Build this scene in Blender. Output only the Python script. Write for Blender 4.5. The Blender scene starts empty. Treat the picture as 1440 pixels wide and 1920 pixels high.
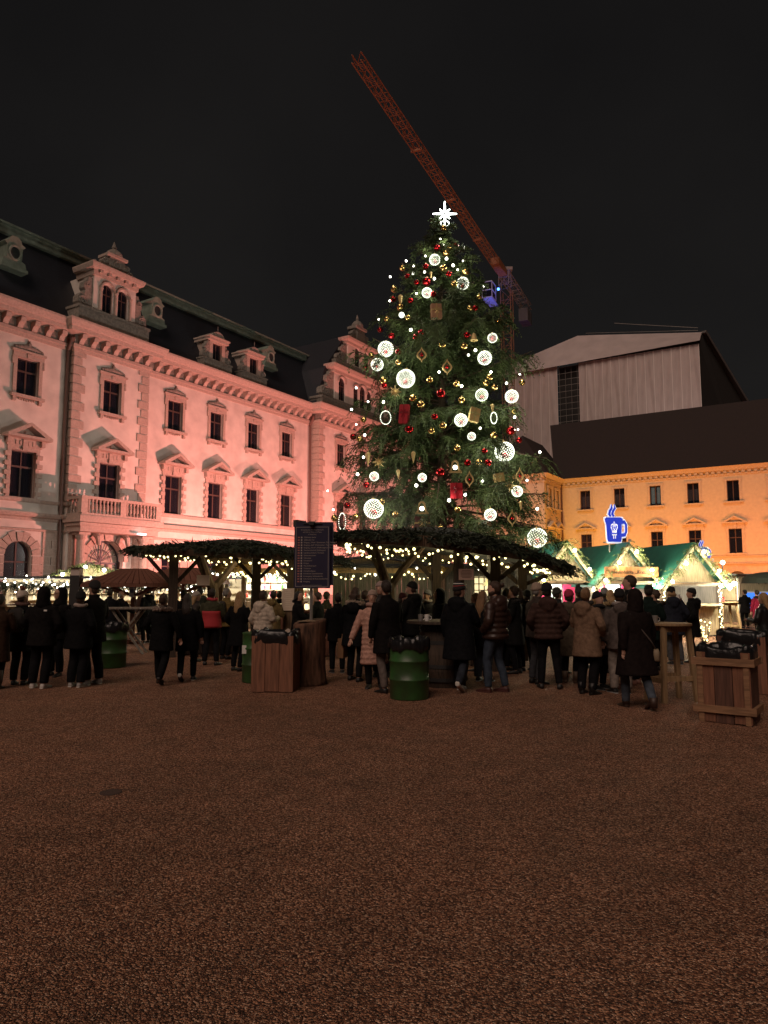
import bpy, bmesh, math, random
import numpy as np
from mathutils import Vector, Matrix, Euler
R = math.radians
S = bpy.context.scene
COL = S.collection
random.seed(7)
rng = np.random.default_rng(7)

# ------------------------------------------------------------------ camera
F_PX, PITCH, CAM_H = 1332.0, R(6.0), 1.62          # focal length in 1440x1920 pixels, upward pitch, eye height
cam_d = bpy.data.cameras.new("camera")
cam = bpy.data.objects.new("camera", cam_d)
COL.objects.link(cam)
cam.location = (0, 0, CAM_H)
cam.rotation_euler = (R(90) + PITCH, 0, 0)
cam_d.sensor_fit = 'VERTICAL'
cam_d.sensor_height = 24.0
cam_d.lens = 24.0 * F_PX / 1920.0
cam_d.clip_start = 0.05
cam_d.clip_end = 2000
S.camera = cam

# ------------------------------------------------------------------ world (overcast town night) and soft street glow
W = bpy.data.worlds.new("World"); S.world = W; W.use_nodes = True
nt = W.node_tree; nt.nodes.clear()
wo = nt.nodes.new('ShaderNodeOutputWorld'); bg = nt.nodes.new('ShaderNodeBackground')
tc = nt.nodes.new('ShaderNodeTexCoord'); nz = nt.nodes.new('ShaderNodeTexNoise'); cr = nt.nodes.new('ShaderNodeValToRGB')
nz.inputs['Scale'].default_value = 2.2; nz.inputs['Detail'].default_value = 4
cr.color_ramp.elements[0].position = 0.3; cr.color_ramp.elements[0].color = (0.0068, 0.0066, 0.0068, 1)
cr.color_ramp.elements[1].position = 0.75; cr.color_ramp.elements[1].color = (0.0122, 0.0116, 0.0112, 1)
nt.links.new(tc.outputs['Generated'], nz.inputs['Vector']); nt.links.new(nz.outputs['Fac'], cr.inputs['Fac'])
sx = nt.nodes.new('ShaderNodeSeparateXYZ'); gr = nt.nodes.new('ShaderNodeValToRGB'); mm = nt.nodes.new('ShaderNodeMix'); mm.data_type = 'RGBA'; mm.blend_type = 'MULTIPLY'; mm.inputs['Factor'].default_value = 1
gr.color_ramp.elements[0].position = .0; gr.color_ramp.elements[0].color = (1.25, 1.22, 1.2, 1); gr.color_ramp.elements[1].position = .75; gr.color_ramp.elements[1].color = (.74, .72, .74, 1)
nt.links.new(tc.outputs['Generated'], sx.inputs['Vector']); nt.links.new(sx.outputs['Z'], gr.inputs['Fac']); nt.links.new(cr.outputs['Color'], mm.inputs[6]); nt.links.new(gr.outputs['Color'], mm.inputs[7])
nt.links.new(mm.outputs[2], bg.inputs['Color']); nt.links.new(bg.outputs['Background'], wo.inputs['Surface'])
bg.inputs['Strength'].default_value = 1.0
sun_d = bpy.data.lights.new("street_glow", 'SUN'); sun = bpy.data.objects.new("street_glow", sun_d); COL.objects.link(sun)
sun_d.energy = 1.08; sun_d.angle = R(38); sun_d.color = (1.0, 0.74, 0.60)
sun.rotation_euler = (R(44), 0, R(-24))             # dim lamplight of the town from behind the camera
S.view_settings.view_transform = 'Standard'; S.view_settings.look = 'None'
S.view_settings.exposure = 0.0; S.view_settings.gamma = 1.0
S.cycles.use_denoising = True
S.cycles.max_bounces = 5; S.cycles.diffuse_bounces = 2; S.cycles.glossy_bounces = 3; S.cycles.transmission_bounces = 3
S.cycles.sample_clamp_indirect = 3.0
S.cycles.caustics_reflective = False; S.cycles.caustics_refractive = False
S.cycles.use_light_tree = True

# ------------------------------------------------------------------ helpers: survey of the place
def ray(px, py):
    x = (px - 720) / F_PX; u = (960 - py) / F_PX
    return Vector((x, math.cos(PITCH) - u * math.sin(PITCH), math.sin(PITCH) + u * math.cos(PITCH)))
def ground(px, py, z=0.0):
    r = ray(px, py); t = (z - CAM_H) / r.z
    return Vector((r.x * t, r.y * t, z))
def at(px, py, Y):
    r = ray(px, py); t = Y / r.y
    return Vector((r.x * t, Y, CAM_H + r.z * t))
def height_at(py, Y):
    return at(720, py, Y).z

# ------------------------------------------------------------------ helpers: materials
MATS = {}
def mat(name, col, rough=0.7, metal=0.0, bump=0.0, scale=20.0, var=0.0, emit=None, estr=0.0, detail=4, coat=0.0, spec=None, tex='noise', col2=None, stretch=None):
    if name in MATS: return MATS[name]
    m = bpy.data.materials.new(name); m.use_nodes = True
    n = m.node_tree.nodes; l = m.node_tree.links; b = n['Principled BSDF']
    b.inputs['Base Color'].default_value = (*col, 1); b.inputs['Roughness'].default_value = rough; b.inputs['Metallic'].default_value = metal
    if spec is not None: b.inputs['Specular IOR Level'].default_value = spec
    if coat: b.inputs['Coat Weight'].default_value = coat
    if emit:
        b.inputs['Emission Color'].default_value = (*emit, 1); b.inputs['Emission Strength'].default_value = estr
    if bump or var:
        c = n.new('ShaderNodeTexCoord'); v = c.outputs['Object']
        if stretch:
            mp = n.new('ShaderNodeMapping'); mp.inputs['Scale'].default_value = stretch; l.new(v, mp.inputs['Vector']); v = mp.outputs['Vector']
        if tex == 'voronoi':
            t = n.new('ShaderNodeTexVoronoi'); fac = t.outputs['Distance']
        else:
            t = n.new('ShaderNodeTexNoise'); t.inputs['Detail'].default_value = detail; fac = t.outputs['Fac']
        t.inputs['Scale'].default_value = scale; l.new(v, t.inputs['Vector'])
        if var:
            r = n.new('ShaderNodeValToRGB')
            c2 = col2 or tuple(max(0, x * (1 - var)) for x in col); c1 = tuple(min(1, x * (1 + var * .6)) for x in col)
            r.color_ramp.elements[0].position = .32; r.color_ramp.elements[1].position = .68
            r.color_ramp.elements[0].color = (*c2, 1); r.color_ramp.elements[1].color = (*c1, 1)
            l.new(fac, r.inputs['Fac']); l.new(r.outputs['Color'], b.inputs['Base Color'])
        if bump:
            bp = n.new('ShaderNodeBump'); bp.inputs['Strength'].default_value = bump; bp.inputs['Distance'].default_value = .02
            l.new(fac, bp.inputs['Height']); l.new(bp.outputs['Normal'], b.inputs['Normal'])
    MATS[name] = m
    return m
def glow(name, col, strength, sample=False):
    if name in MATS: return MATS[name]
    m = bpy.data.materials.new(name); m.use_nodes = True
    b = m.node_tree.nodes['Principled BSDF']
    b.inputs['Base Color'].default_value = (.8, .8, .8, 1)
    b.inputs['Emission Color'].default_value = (*col, 1); b.inputs['Emission Strength'].default_value = strength
    if not sample: m.cycles.emission_sampling = 'NONE'
    MATS[name] = m
    return m
def wood(name, col, rough=.75, var=.45, s=(40, 40, 3)):
    return mat(name, col, rough, bump=.35, scale=1.0, var=var, stretch=s, detail=5)
def fabric(name, col, rough=.9, bump=.25, sheen=0):
    return mat(name, col, rough, bump=bump, scale=60, var=.18, detail=3)

# ------------------------------------------------------------------ helpers: mesh builder
class MB:
    def __init__(s): s.v = []; s.f = []; s.smooth = False
    def add(s, vs, fs):
        o = len(s.v); s.v.extend([tuple(v) for v in vs]); s.f.extend([tuple(i + o for i in f) for f in fs]); return s
    def box(s, a, b, M=None):
        x0, y0, z0 = a; x1, y1, z1 = b
        vs = [(x0,y0,z0),(x1,y0,z0),(x1,y1,z0),(x0,y1,z0),(x0,y0,z1),(x1,y0,z1),(x1,y1,z1),(x0,y1,z1)]
        if M is not None: vs = [M @ Vector(v) for v in vs]
        return s.add(vs, [(0,3,2,1),(4,5,6,7),(0,1,5,4),(1,2,6,5),(2,3,7,6),(3,0,4,7)])
    def cbox(s, c, d, M=None):
        return s.box((c[0]-d[0]/2, c[1]-d[1]/2, c[2]-d[2]/2), (c[0]+d[0]/2, c[1]+d[1]/2, c[2]+d[2]/2), M)
    def beam(s, p, q, w, h=None, up=(0,0,1)):
        p = Vector(p); q = Vector(q); h = h or w; d = (q - p).normalized(); u = Vector(up)
        if abs(d.dot(u)) > .98: u = Vector((0,1,0))
        a = d.cross(u).normalized() * w / 2; b = a.cross(d).normalized() * h / 2
        vs = [p-a-b, p+a-b, p+a+b, p-a+b, q-a-b, q+a-b, q+a+b, q-a+b]
        return s.add(vs, [(0,1,2,3),(7,6,5,4),(0,4,5,1),(1,5,6,2),(2,6,7,3),(3,7,4,0)])
    def tube(s, pts, rad, n=8, caps=True, squash=None):
        pts = [Vector(p) for p in pts]; k = len(pts)
        if not hasattr(rad, '__len__'): rad = [rad] * k
        o = len(s.v); ref = None
        for i, p in enumerate(pts):
            d = (pts[min(i+1,k-1)] - pts[max(i-1,0)])
            d = d.normalized() if d.length > 1e-9 else Vector((0,0,1))
            if ref is None:
                ref = Vector((1,0,0)) if abs(d.x) < .9 else Vector((0,1,0))
            a = (ref - d * ref.dot(d)).normalized(); b = d.cross(a); ref = a
            for j in range(n):
                t = 2*math.pi*j/n
                s.v.append(tuple(p + (a*math.cos(t) + b*math.sin(t)) * rad[i]))
        for i in range(k-1):
            for j in range(n):
                s.f.append((o+i*n+j, o+i*n+(j+1)%n, o+(i+1)*n+(j+1)%n, o+(i+1)*n+j))
        if caps:
            s.f.append(tuple(o+j for j in reversed(range(n)))); s.f.append(tuple(o+(k-1)*n+j for j in range(n)))
        return s
    def rings(s, rings, caps=True):            # list of equal-length closed rings
        o = len(s.v); n = len(rings[0])
        for r in rings: s.v.extend([tuple(p) for p in r])
        for i in range(len(rings)-1):
            for j in range(n):
                s.f.append((o+i*n+j, o+i*n+(j+1)%n, o+(i+1)*n+(j+1)%n, o+(i+1)*n+j))
        if caps:
            s.f.append(tuple(o+j for j in reversed(range(n)))); s.f.append(tuple(o+(len(rings)-1)*n+j for j in range(n)))
        return s
    def loft(s, secs, n=16, power=2.0):        # sections (z, hw, hd, xo, yo)
        rs = []
        for z, hw, hd, xo, yo in secs:
            r = []
            for j in range(n):
                t = 2*math.pi*j/n; c, q = math.cos(t), math.sin(t)
                e = 2/power
                r.append((xo + hw*math.copysign(abs(c)**e, c), yo + hd*math.copysign(abs(q)**e, q), z))
            rs.append(r)
        return s.rings(rs)
    def lathe(s, prof, n=16, c=(0,0,0), caps=True):   # profile (r, z)
        return s.rings([[(c[0]+r*math.cos(2*math.pi*j/n), c[1]+r*math.sin(2*math.pi*j/n), c[2]+z) for j in range(n)] for r, z in prof], caps)
    def sphere(s, c, r, n=10, m=7, sc=(1,1,1)):
        rs = []
        for i in range(m+1):
            a = -math.pi/2 + math.pi*i/m; q = max(math.cos(a), .02)
            rs.append([(c[0]+r*sc[0]*q*math.cos(2*math.pi*j/n), c[1]+r*sc[1]*q*math.sin(2*math.pi*j/n), c[2]+r*sc[2]*math.sin(a)) for j in range(n)])
        return s.rings(rs)
    def prism(s, poly, y0, y1):                # polygon in x,z extruded along y
        n = len(poly)
        vs = [(x, y0, z) for x, z in poly] + [(x, y1, z) for x, z in poly]
        fs = [tuple(range(n)), tuple(reversed(range(n, 2*n)))] + [(i, i+n, (i+1)%n+n, (i+1)%n) for i in range(n)]
        return s.add(vs, fs)
    def quad(s, a, b, c, d): return s.add([a,b,c,d], [(0,1,2,3)])
    def sweep(s, prof, path, closed=False):    # profile (out, z) swept along plan path [(u, y)], out = to the right-hand side facing -y
        n = len(path); rs = []
        for i, (u, y) in enumerate(path):
            ns = []
            for a, b in ((i-1, i), (i, i+1)):
                if 0 <= a and b < n:
                    dx, dy = path[b][0]-path[a][0], path[b][1]-path[a][1]; L = math.hypot(dx, dy)
                    ns.append((dy/L, -dx/L))
            if len(ns) == 2:
                mx, my = ns[0][0]+ns[1][0], ns[0][1]+ns[1][1]; k = 2/(mx*mx+my*my) if mx*mx+my*my > .01 else 1
                mx, my = mx*k, my*k
            else: mx, my = ns[0]
            rs.append([(u + mx*o, y + my*o, z) for o, z in prof])
        return s.rings(rs)
    def mesh(s, name):
        me = bpy.data.meshes.new(name); me.from_pydata(s.v, [], s.f); me.update(); return me
    def build(s, name, m, parent=None, loc=(0,0,0), rz=0, smooth=False):
        me = s.mesh(name); me.materials.append(m)
        bm = bmesh.new(); bm.from_mesh(me); bmesh.ops.recalc_face_normals(bm, faces=bm.faces); bm.to_mesh(me); bm.free()
        if smooth: me.shade_smooth()
        o = bpy.data.objects.new(name, me); COL.objects.link(o)
        o.location = loc; o.rotation_euler = (0,0,rz); o.parent = parent
        return o
def np_obj(name, verts, faces, m, parent=None, smooth=False):
    me = bpy.data.meshes.new(name); nv = len(verts); nf, k = faces.shape
    me.vertices.add(nv); me.vertices.foreach_set('co', np.asarray(verts, np.float32).ravel())
    me.loops.add(nf*k); me.polygons.add(nf)
    me.loops.foreach_set('vertex_index', faces.astype(np.int32).ravel())
    me.polygons.foreach_set('loop_start', np.arange(0, nf*k, k, dtype=np.int32))
    me.update(calc_edges=True); me.materials.append(m)
    if smooth: me.shade_smooth()
    o = bpy.data.objects.new(name, me); COL.objects.link(o); o.parent = parent
    return o
def inst(src, parent=None, loc=None, rot=None, scale=None, name=None):
    o = src.copy()
    if name: o.name = name
    COL.objects.link(o)
    if parent is not None: o.parent = parent
    if loc is not None: o.location = loc
    if rot is not None: o.rotation_euler = rot
    if scale is not None: o.scale = (scale,)*3 if not hasattr(scale, '__len__') else scale
    return o
def empty(name, loc=(0,0,0), rz=0):
    o = bpy.data.objects.new(name, None); COL.objects.link(o); o.location = loc; o.rotation_euler = (0,0,rz); o.empty_display_size = .3
    return o
def tag(o, label, cat, group=None):
    o['label'] = label; o['category'] = cat
    if group: o['group'] = group
    return o
def thing(name, label, cat, loc=(0,0,0), rz=0, group=None): return tag(empty(name, loc, rz), label, cat, group)
def copy_tree(o, parent=None):
    c = o.copy(); COL.objects.link(c)
    if parent is not None: c.parent = parent
    for ch in list(o.children): copy_tree(ch, c)
    return c
def structure(o): o['kind'] = 'structure'; return o
def lamp(name, kind, loc, energy, col, parent=None, size=.1, aim=None, cone=None, blend=.5):
    d = bpy.data.lights.new(name, kind); d.energy = energy; d.color = col
    if kind in ('POINT', 'SPOT'): d.shadow_soft_size = size
    o = bpy.data.objects.new(name, d); COL.objects.link(o); o.location = loc
    if cone: d.spot_size = R(cone); d.spot_blend = blend
    if aim is not None:
        o.rotation_euler = (Vector(aim) - Vector(loc)).to_track_quat('-Z', 'Y').to_euler()
    if parent is not None:
        o.parent = parent; o.matrix_parent_inverse = Matrix.Identity(4)
    return o

# fir sprays: arrays of thin drooping blades (diamonds) round a twig
def sprays(orig, dirs, length, n=9, droop=.5, blade=.16, width=.022, flat=.35):
    """orig (K,3), dirs (K,3) unit, length (K,) -> verts, faces of K twigs with n*2 blades + a stem"""
    K = len(orig); dirs = dirs / np.linalg.norm(dirs, axis=1, keepdims=True)
    up = np.tile(np.array([[0,0,1.]]), (K,1)); side = np.cross(dirs, up); side /= np.maximum(np.linalg.norm(side, axis=1, keepdims=True), 1e-6)
    V = []; 
    t = (np.arange(n) + .3) / n
    jit = rng.uniform(-.4, .4, (K, n)) / n
    tt = np.clip(t[None] + jit, .02, 1)
    P = orig[:,None] + dirs[:,None]*(length[:,None]*tt)[...,None] - up[:,None]*(droop*length[:,None]*tt**2)[...,None]
    T = dirs[:,None] - up[:,None]*(2*droop*tt)[...,None]; T /= np.linalg.norm(T, axis=2, keepdims=True)
    vs = []
    for sgn in (-1, 1):
        B = T*.75 + sgn*side[:,None]*rng.uniform(.6, 1.1, (K,n,1)) + rng.normal(0, flat, (K,n,3))
        B /= np.linalg.norm(B, axis=2, keepdims=True)
        L = (blade * rng.uniform(.6, 1.25, (K,n)) * (1.1 - .6*tt))[...,None]
        N = np.cross(B, rng.normal(0,1,(K,n,3))); N /= np.linalg.norm(N, axis=2, keepdims=True)
        base = P; tip = P + B*L; mid = P + B*L*.45
        vs.append(np.stack([base, mid + N*width, tip, mid - N*width], axis=2).reshape(-1,3))
    # stem blades
    S0 = P[:, :-1]; S1 = P[:, 1:]; N = side[:,None]*.012
    vs.append(np.stack([S0-N, S0+N, S1+N, S1-N], axis=2).reshape(-1,3))
    V = np.concatenate(vs); Fc = np.arange(len(V)).reshape(-1,4)
    return V, Fc
# ================================================================== ground
def gravel_mat():
    m = bpy.data.materials.new('gravel'); m.use_nodes = True; n = m.node_tree.nodes; l = m.node_tree.links; b = n['Principled BSDF']
    c = n.new('ShaderNodeTexCoord'); co = c.outputs['Object']
    def vor(s):
        v = n.new('ShaderNodeTexVoronoi'); v.inputs['Scale'].default_value = s; l.new(co, v.inputs['Vector']); return v
    def noise(s, d=4):
        v = n.new('ShaderNodeTexNoise'); v.inputs['Scale'].default_value = s; v.inputs['Detail'].default_value = d; l.new(co, v.inputs['Vector']); return v
    v1 = vor(104); v2 = vor(44); big = noise(.35, 6); mid = noise(3.2, 5)
    r = n.new('ShaderNodeValToRGB'); e = r.color_ramp.elements
    e[0].position = 0; e[0].color = (.06, .019, .008, 1); e[1].position = 1; e[1].color = (1.0, .68, .49, 1)
    x = e.new(.5); x.color = (.31, .138, .076, 1); y = e.new(.84); y.color = (.74, .385, .225, 1)
    sep = n.new('ShaderNodeSeparateColor'); l.new(v1.outputs['Color'], sep.inputs['Color']); l.new(sep.outputs['Red'], r.inputs['Fac'])
    mx = n.new('ShaderNodeMix'); mx.data_type = 'RGBA'; mx.blend_type = 'MULTIPLY'; mx.inputs['Factor'].default_value = 1
    r2 = n.new('ShaderNodeValToRGB'); r2.color_ramp.elements[0].position = .36; r2.color_ramp.elements[0].color = (.70, .67, .62, 1); r2.color_ramp.elements[1].position = .62; r2.color_ramp.elements[1].color = (1.15, 1.06, 1, 1)
    ad = n.new('ShaderNodeMath'); ad.operation = 'ADD'; ad.use_clamp = True
    ml = n.new('ShaderNodeMath'); ml.operation = 'MULTIPLY'; ml.inputs[1].default_value = .5
    l.new(big.outputs['Fac'], ml.inputs[0]); ml2 = n.new('ShaderNodeMath'); ml2.operation = 'MULTIPLY'; ml2.inputs[1].default_value = .5
    l.new(mid.outputs['Fac'], ml2.inputs[0]); l.new(ml.outputs[0], ad.inputs[0]); l.new(ml2.outputs[0], ad.inputs[1]); l.new(ad.outputs[0], r2.inputs['Fac'])
    l.new(r.outputs['Color'], mx.inputs[6]); l.new(r2.outputs['Color'], mx.inputs[7]); l.new(mx.outputs[2], b.inputs['Base Color'])
    b.inputs['Roughness'].default_value = .85
    hs = n.new('ShaderNodeMath'); hs.operation = 'ADD'; l.new(v1.outputs['Distance'], hs.inputs[0]); l.new(v2.outputs['Distance'], hs.inputs[1])
    bp = n.new('ShaderNodeBump'); bp.invert = True; bp.inputs['Strength'].default_value = 1.0; bp.inputs['Distance'].default_value = .03
    l.new(hs.outputs[0], bp.inputs['Height']); l.new(bp.outputs['Normal'], b.inputs['Normal'])
    return m
MGRAVEL = gravel_mat()
def make_ground():
    # gently uneven near field, flat far sheet
    xs = np.concatenate([np.linspace(-400, -14, 8), np.linspace(-12, 12, 97), np.linspace(14, 400, 8)])
    ys = np.concatenate([np.linspace(-60, -4, 5), np.linspace(-2, 16, 91), np.linspace(17, 40, 20), np.linspace(50, 600, 8)])
    X, Y = np.meshgrid(xs, ys); Z = np.zeros_like(X)
    near = np.clip((13 - Y)/4, 0, 1)*np.clip((11-np.abs(X))/3, 0, 1)
    Z += near*(.012*np.sin(X*1.3+Y*.7)*np.cos(Y*1.1-.4*X) + .006*np.sin(3.1*X+1)*np.sin(2.7*Y))
    V = np.stack([X, Y, Z], -1).reshape(-1, 3); nx = len(xs); ny = len(ys)
    i = np.arange(ny-1)[:, None]*nx + np.arange(nx-1)[None]; i = i.ravel()
    o = np_obj('ground', V, np.stack([i, i+1, i+1+nx, i+nx], 1), MGRAVEL, smooth=True)
    structure(o)
make_ground()
def make_stones():
    # loose pebbles lying proud of the gravel near the viewer
    K = 26000
    Y = 2.3 + 8*rng.random(K)**1.7; X = rng.uniform(-1, 1, K)*(Y*.62+.5); s = rng.uniform(.002, .0048, K)
    base = np.array([(1,0,0),(0,1,0),(-1,0,0),(0,-1,0),(0,0,.75),(0,0,-.6)], float)
    Fc = np.array([(0,1,4),(1,2,4),(2,3,4),(3,0,4),(1,0,5),(2,1,5),(3,2,5),(0,3,5)])
    V = base[None]*s[:, None, None]*rng.uniform(.6, 1.4, (K, 6, 3))
    a = rng.uniform(0, 6.28, K); c, q = np.cos(a), np.sin(a)
    x = V[..., 0]*c[:, None]-V[..., 1]*q[:, None]; y = V[..., 0]*q[:, None]+V[..., 1]*c[:, None]
    z0 = np.clip((13-Y)/4, 0, 1)*(.012*np.sin(X*1.3+Y*.7)*np.cos(Y*1.1-.4*X) + .006*np.sin(3.1*X+1)*np.sin(2.7*Y))
    V = np.stack([x+X[:, None], y+Y[:, None], V[..., 2]+z0[:, None]+.001], -1).reshape(-1, 3)
    FF = (Fc[None]+np.arange(K)[:, None, None]*6).reshape(-1, 3)
    o = np_obj('pebbles', V, FF, mat('pebble', (.42, .28, .20), .8, var=.75, scale=140, bump=0), smooth=False)
    o['kind'] = 'stuff'; tag(o, 'loose reddish brown pebbles strewn over the gravel court', 'gravel')
make_stones()
g = ground(208, 1488); k = MB(); k.lathe([(.085, 0), (.085, .008), (.075, .011), (.01, .011)], 24); o = k.build('drain_cover', mat('cast_iron', (.07, .045, .035), .6, bump=.5, scale=60), loc=(g.x, g.y, .004)); tag(o, 'small dark round drain cover set in the open gravel', 'drain cover')

# ================================================================== palace (pink lit, left)
MPLASTER = mat('cream_plaster', (.70, .63, .56), .85, bump=.2, scale=1.1, var=.16, detail=8)
MSTONE = mat('trim_stone', (.47, .37, .31), .8, bump=.2, scale=9, var=.16)
MDSTONE = mat('weathered_and_shade_stone', (.27, .235, .20), .85, bump=.3, scale=7, var=.3)
MSLATE = mat('slate', (.022, .024, .032), .55, bump=.3, scale=5, var=.3, stretch=(1, 1, 6))
MCOPPER = mat('green_copper', (.20, .25, .20), .6, bump=.1, scale=3, var=.25)
MGLASS = mat('window_glass', (.012, .013, .022), .12, spec=.6); MGLASS.node_tree.nodes['Principled BSDF'].inputs['Alpha'].default_value = .62
MFRAME = mat('window_wood', (.075, .045, .035), .6)
MCURT = mat('curtain', (.34, .28, .26), .9)
MPIPE = mat('rain_pipe', (.16, .09, .07), .5)

def wall_holes(mb, u0, u1, z0, z1, holes, y=0.0, depth=.28):
    us = sorted({u0, u1, *[h[0] for h in holes], *[h[1] for h in holes]}); zs = sorted({z0, z1, *[h[2] for h in holes], *[h[3] for h in holes]})
    us = [u for u in us if u0 <= u <= u1]; zs = [z for z in zs if z0 <= z <= z1]
    for i in range(len(us)-1):
        for j in range(len(zs)-1):
            cu, cz = (us[i]+us[i+1])/2, (zs[j]+zs[j+1])/2
            if any(h[0] < cu < h[1] and h[2] < cz < h[3] for h in holes): continue
            mb.quad((us[i], y, zs[j]), (us[i+1], y, zs[j]), (us[i+1], y, zs[j+1]), (us[i], y, zs[j+1]))
    for a, b, c, d in holes:
        if c >= z1 or d <= z0: continue
        y1 = y+depth
        mb.quad((a,y,c),(a,y1,c),(a,y1,d),(a,y,d)); mb.quad((b,y,c),(b,y,d),(b,y1,d),(b,y1,c))
        mb.quad((a,y,c),(b,y,c),(b,y1,c),(a,y1,c)); mb.quad((a,y,d),(a,y1,d),(b,y1,d),(b,y,d))
def arch_fill(mb, uc, w, zs, y, depth=.28, n=10, top=None):
    """spandrels that turn the top of a rectangular hole (spring zs .. zs+w/2) into a round arch"""
    r = w/2; top = top or zs+r
    pts = [(uc + r*math.cos(math.pi*i/n), zs + r*math.sin(math.pi*i/n)) for i in range(n+1)]
    for i in range(n):
        (a, b), (c, d) = pts[i], pts[i+1]
        mb.quad((a, y, b), (c, y, d), (c, y, top), (a, y, top)); mb.quad((a, y, b), (a, y+depth, b), (c, y+depth, d), (c, y, d))

class Kit: pass
def window_kit(w, h, style, parent):
    """window in local coords: origin bottom centre of opening on the wall plane, y into the wall"""
    k = Kit(); f = MB(); y0, y1 = .16, .22; t = .07
    f.box((-w/2, y0, 0), (-w/2+t, y1, h)); f.box((w/2-t, y0, 0), (w/2, y1, h)); f.box((-w/2+t, y0, h-t), (w/2-t, y1, h)); f.box((-w/2+t, y0, 0), (w/2-t, y1, t))
    zt = h*.66
    f.box((-w/2+t, y0-.01, zt-.05), (w/2-t, y1, zt+.05)); f.box((-.05, y0-.005, t), (.05, y1, zt-.05)); f.box((-.035, y0-.005, zt+.05), (.035, y1, h-t))
    k.frame = f.build('window', MFRAME, parent)
    k.panes = []
    for a, b, c, d in ((-w/2+t, -.05, t, zt-.05), (.05, w/2-t, t, zt-.05), (-w/2+t, -.035, zt+.05, h-t), (.035, w/2-t, zt+.05, h-t)):
        m = MB(); m.box((a, y0+.03, c), (b, y0+.045, d)); k.panes.append(m.build('pane', MGLASS, k.frame))
    c = MB()
    for sx in (-1, 1):
        n = 9; r0 = []; 
        vs = []
        for i in range(n+1):
            q = i/n; x = sx*(w/2 - .08 - q*w*.27); yy = .27 + .02*math.sin(i*2.4)
            vs += [(x, yy, .1), (x, yy, h-.1)]
        c.add(vs, [(2*i, 2*i+2, 2*i+3, 2*i+1) for i in range(n)])
    k.curt = c.build('curtain', MCURT, k.frame)
    s = MB(); fw = .2
    if style == 'upper':
        s.box((-w/2-fw, -.1, -.0), (-w/2, .06, h)); s.box((w/2, -.1, 0), (w/2+fw, .06, h)); s.box((-w/2-fw-.06, -.12, h), (w/2+fw+.06, .06, h+.28))
        s.box((-w/2-fw-.09, -.13, h-.42), (-w/2-fw, .05, h)); s.box((w/2+fw, -.13, h-.42), (w/2+fw+.09, .05, h))
        s.box((-.13, -.17, h+.0), (.13, -.12, h+.26)); s.box((-w/2-fw-.14, -.2, h+.28), (w/2+fw+.14, .06, h+.40))
        k.sur = s.build('window_surround', MSTONE, k.frame)
        q = MB(); q.box((-w/2-fw-.12, -.26, -.16), (w/2+fw+.12, .1, 0)); q.box((-w/2-.2, -.18, -.4), (-w/2-.02, .0, -.16)); q.box((w/2+.02, -.18, -.4), (w/2+.2, .0, -.16))
        for i in range(7): q.sphere(((i-3)*.14, -.06, -.22-.05*(1-abs(i-3)/3)), .07, 6, 4)
        k.sill = q.build('window_sill', MSTONE, k.frame)
        o = MB()
        for i in range(11):
            x = (i-5)/5; hh = .5*(1-abs(x)**1.4)
            o.sphere((x*(w/2+.12), -.06, h+.42+.10+.35*hh*.6), .12+.06*(1-abs(x)), 6, 5, (1, .7, .9))
        o.sphere((0, -.08, h+.80), .12, 6, 5); o.sphere((0, -.08, h+.95), .07, 6, 4)
        k.orn = o.build('window_ornament', MDSTONE, k.frame)
    elif style == 'lower':
        s.box((-w/2-.2, -.1, 0), (-w/2, .06, h)); s.box((w/2, -.1, 0), (w/2+.2, .06, h)); s.box((-w/2-.22, -.1, h), (w/2+.22, .06, h+.22))
        s.box((-w/2-.30, -.14, h+.22), (w/2+.30, .05, h+.62)); s.box((-.14, -.22, h+.02), (.14, -.13, h+.6))
        for i in range(-2, 3):
            if i: s.box((i*.24-.05, -.18, h+.28), (i*.24+.05, -.139, h+.52))
        for sx in (-1, 1):
            s.box((sx*(w/2+.26)-.1, -.34, h+.30), (sx*(w/2+.26)+.1, -.14, h+.62))
            for j in range(5):
                z = .12 + j*(h-.2)/4.6
                x0 = sx*(w/2+.03); x1 = sx*(w/2+.36)
                s.box((min(x0,x1), -.17, z), (max(x0,x1), .05, z+.24))
        k.sur = s.build('window_surround', MSTONE, k.frame)
        p = MB(); W2 = w/2+.56; zb = h+.62; rise = .72
        p.box((-W2, -.72, zb), (W2, .05, zb+.14))
        # raking cornices as thick plates
        for sx in (-1, 1):
            a = (sx*W2, zb+.14); b = (0, zb+.14+rise); c = (0, zb+.14+rise-.2); d = (sx*(W2-.42), zb+.14)
            p.prism([a, d, c, b] if sx > 0 else [a, b, c, d], -.72, .05)
        p.prism([(-W2+.42, zb+.14), (W2-.42, zb+.14), (0, zb+.14+rise-.2)], -.12, .05)
        for q in ((0,.2,.1),(-.18,.1,.07),(.18,.1,.07)): p.sphere((q[0], -.14, zb+.16+q[1]), q[2], 6, 4)
        k.sill = p.build('pediment', MSTONE, k.frame)
        q = MB(); q.box((-w/2-.3, -.14, -.1), (w/2+.3, .1, 0)); k.orn = q.build('window_sill', MSTONE, k.frame)
    return k
def put_window(k, parent, u, z, y=0.0, first=[None]):
    o = copy_tree(k.frame, parent); o.location = (u, y, z); return o

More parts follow.
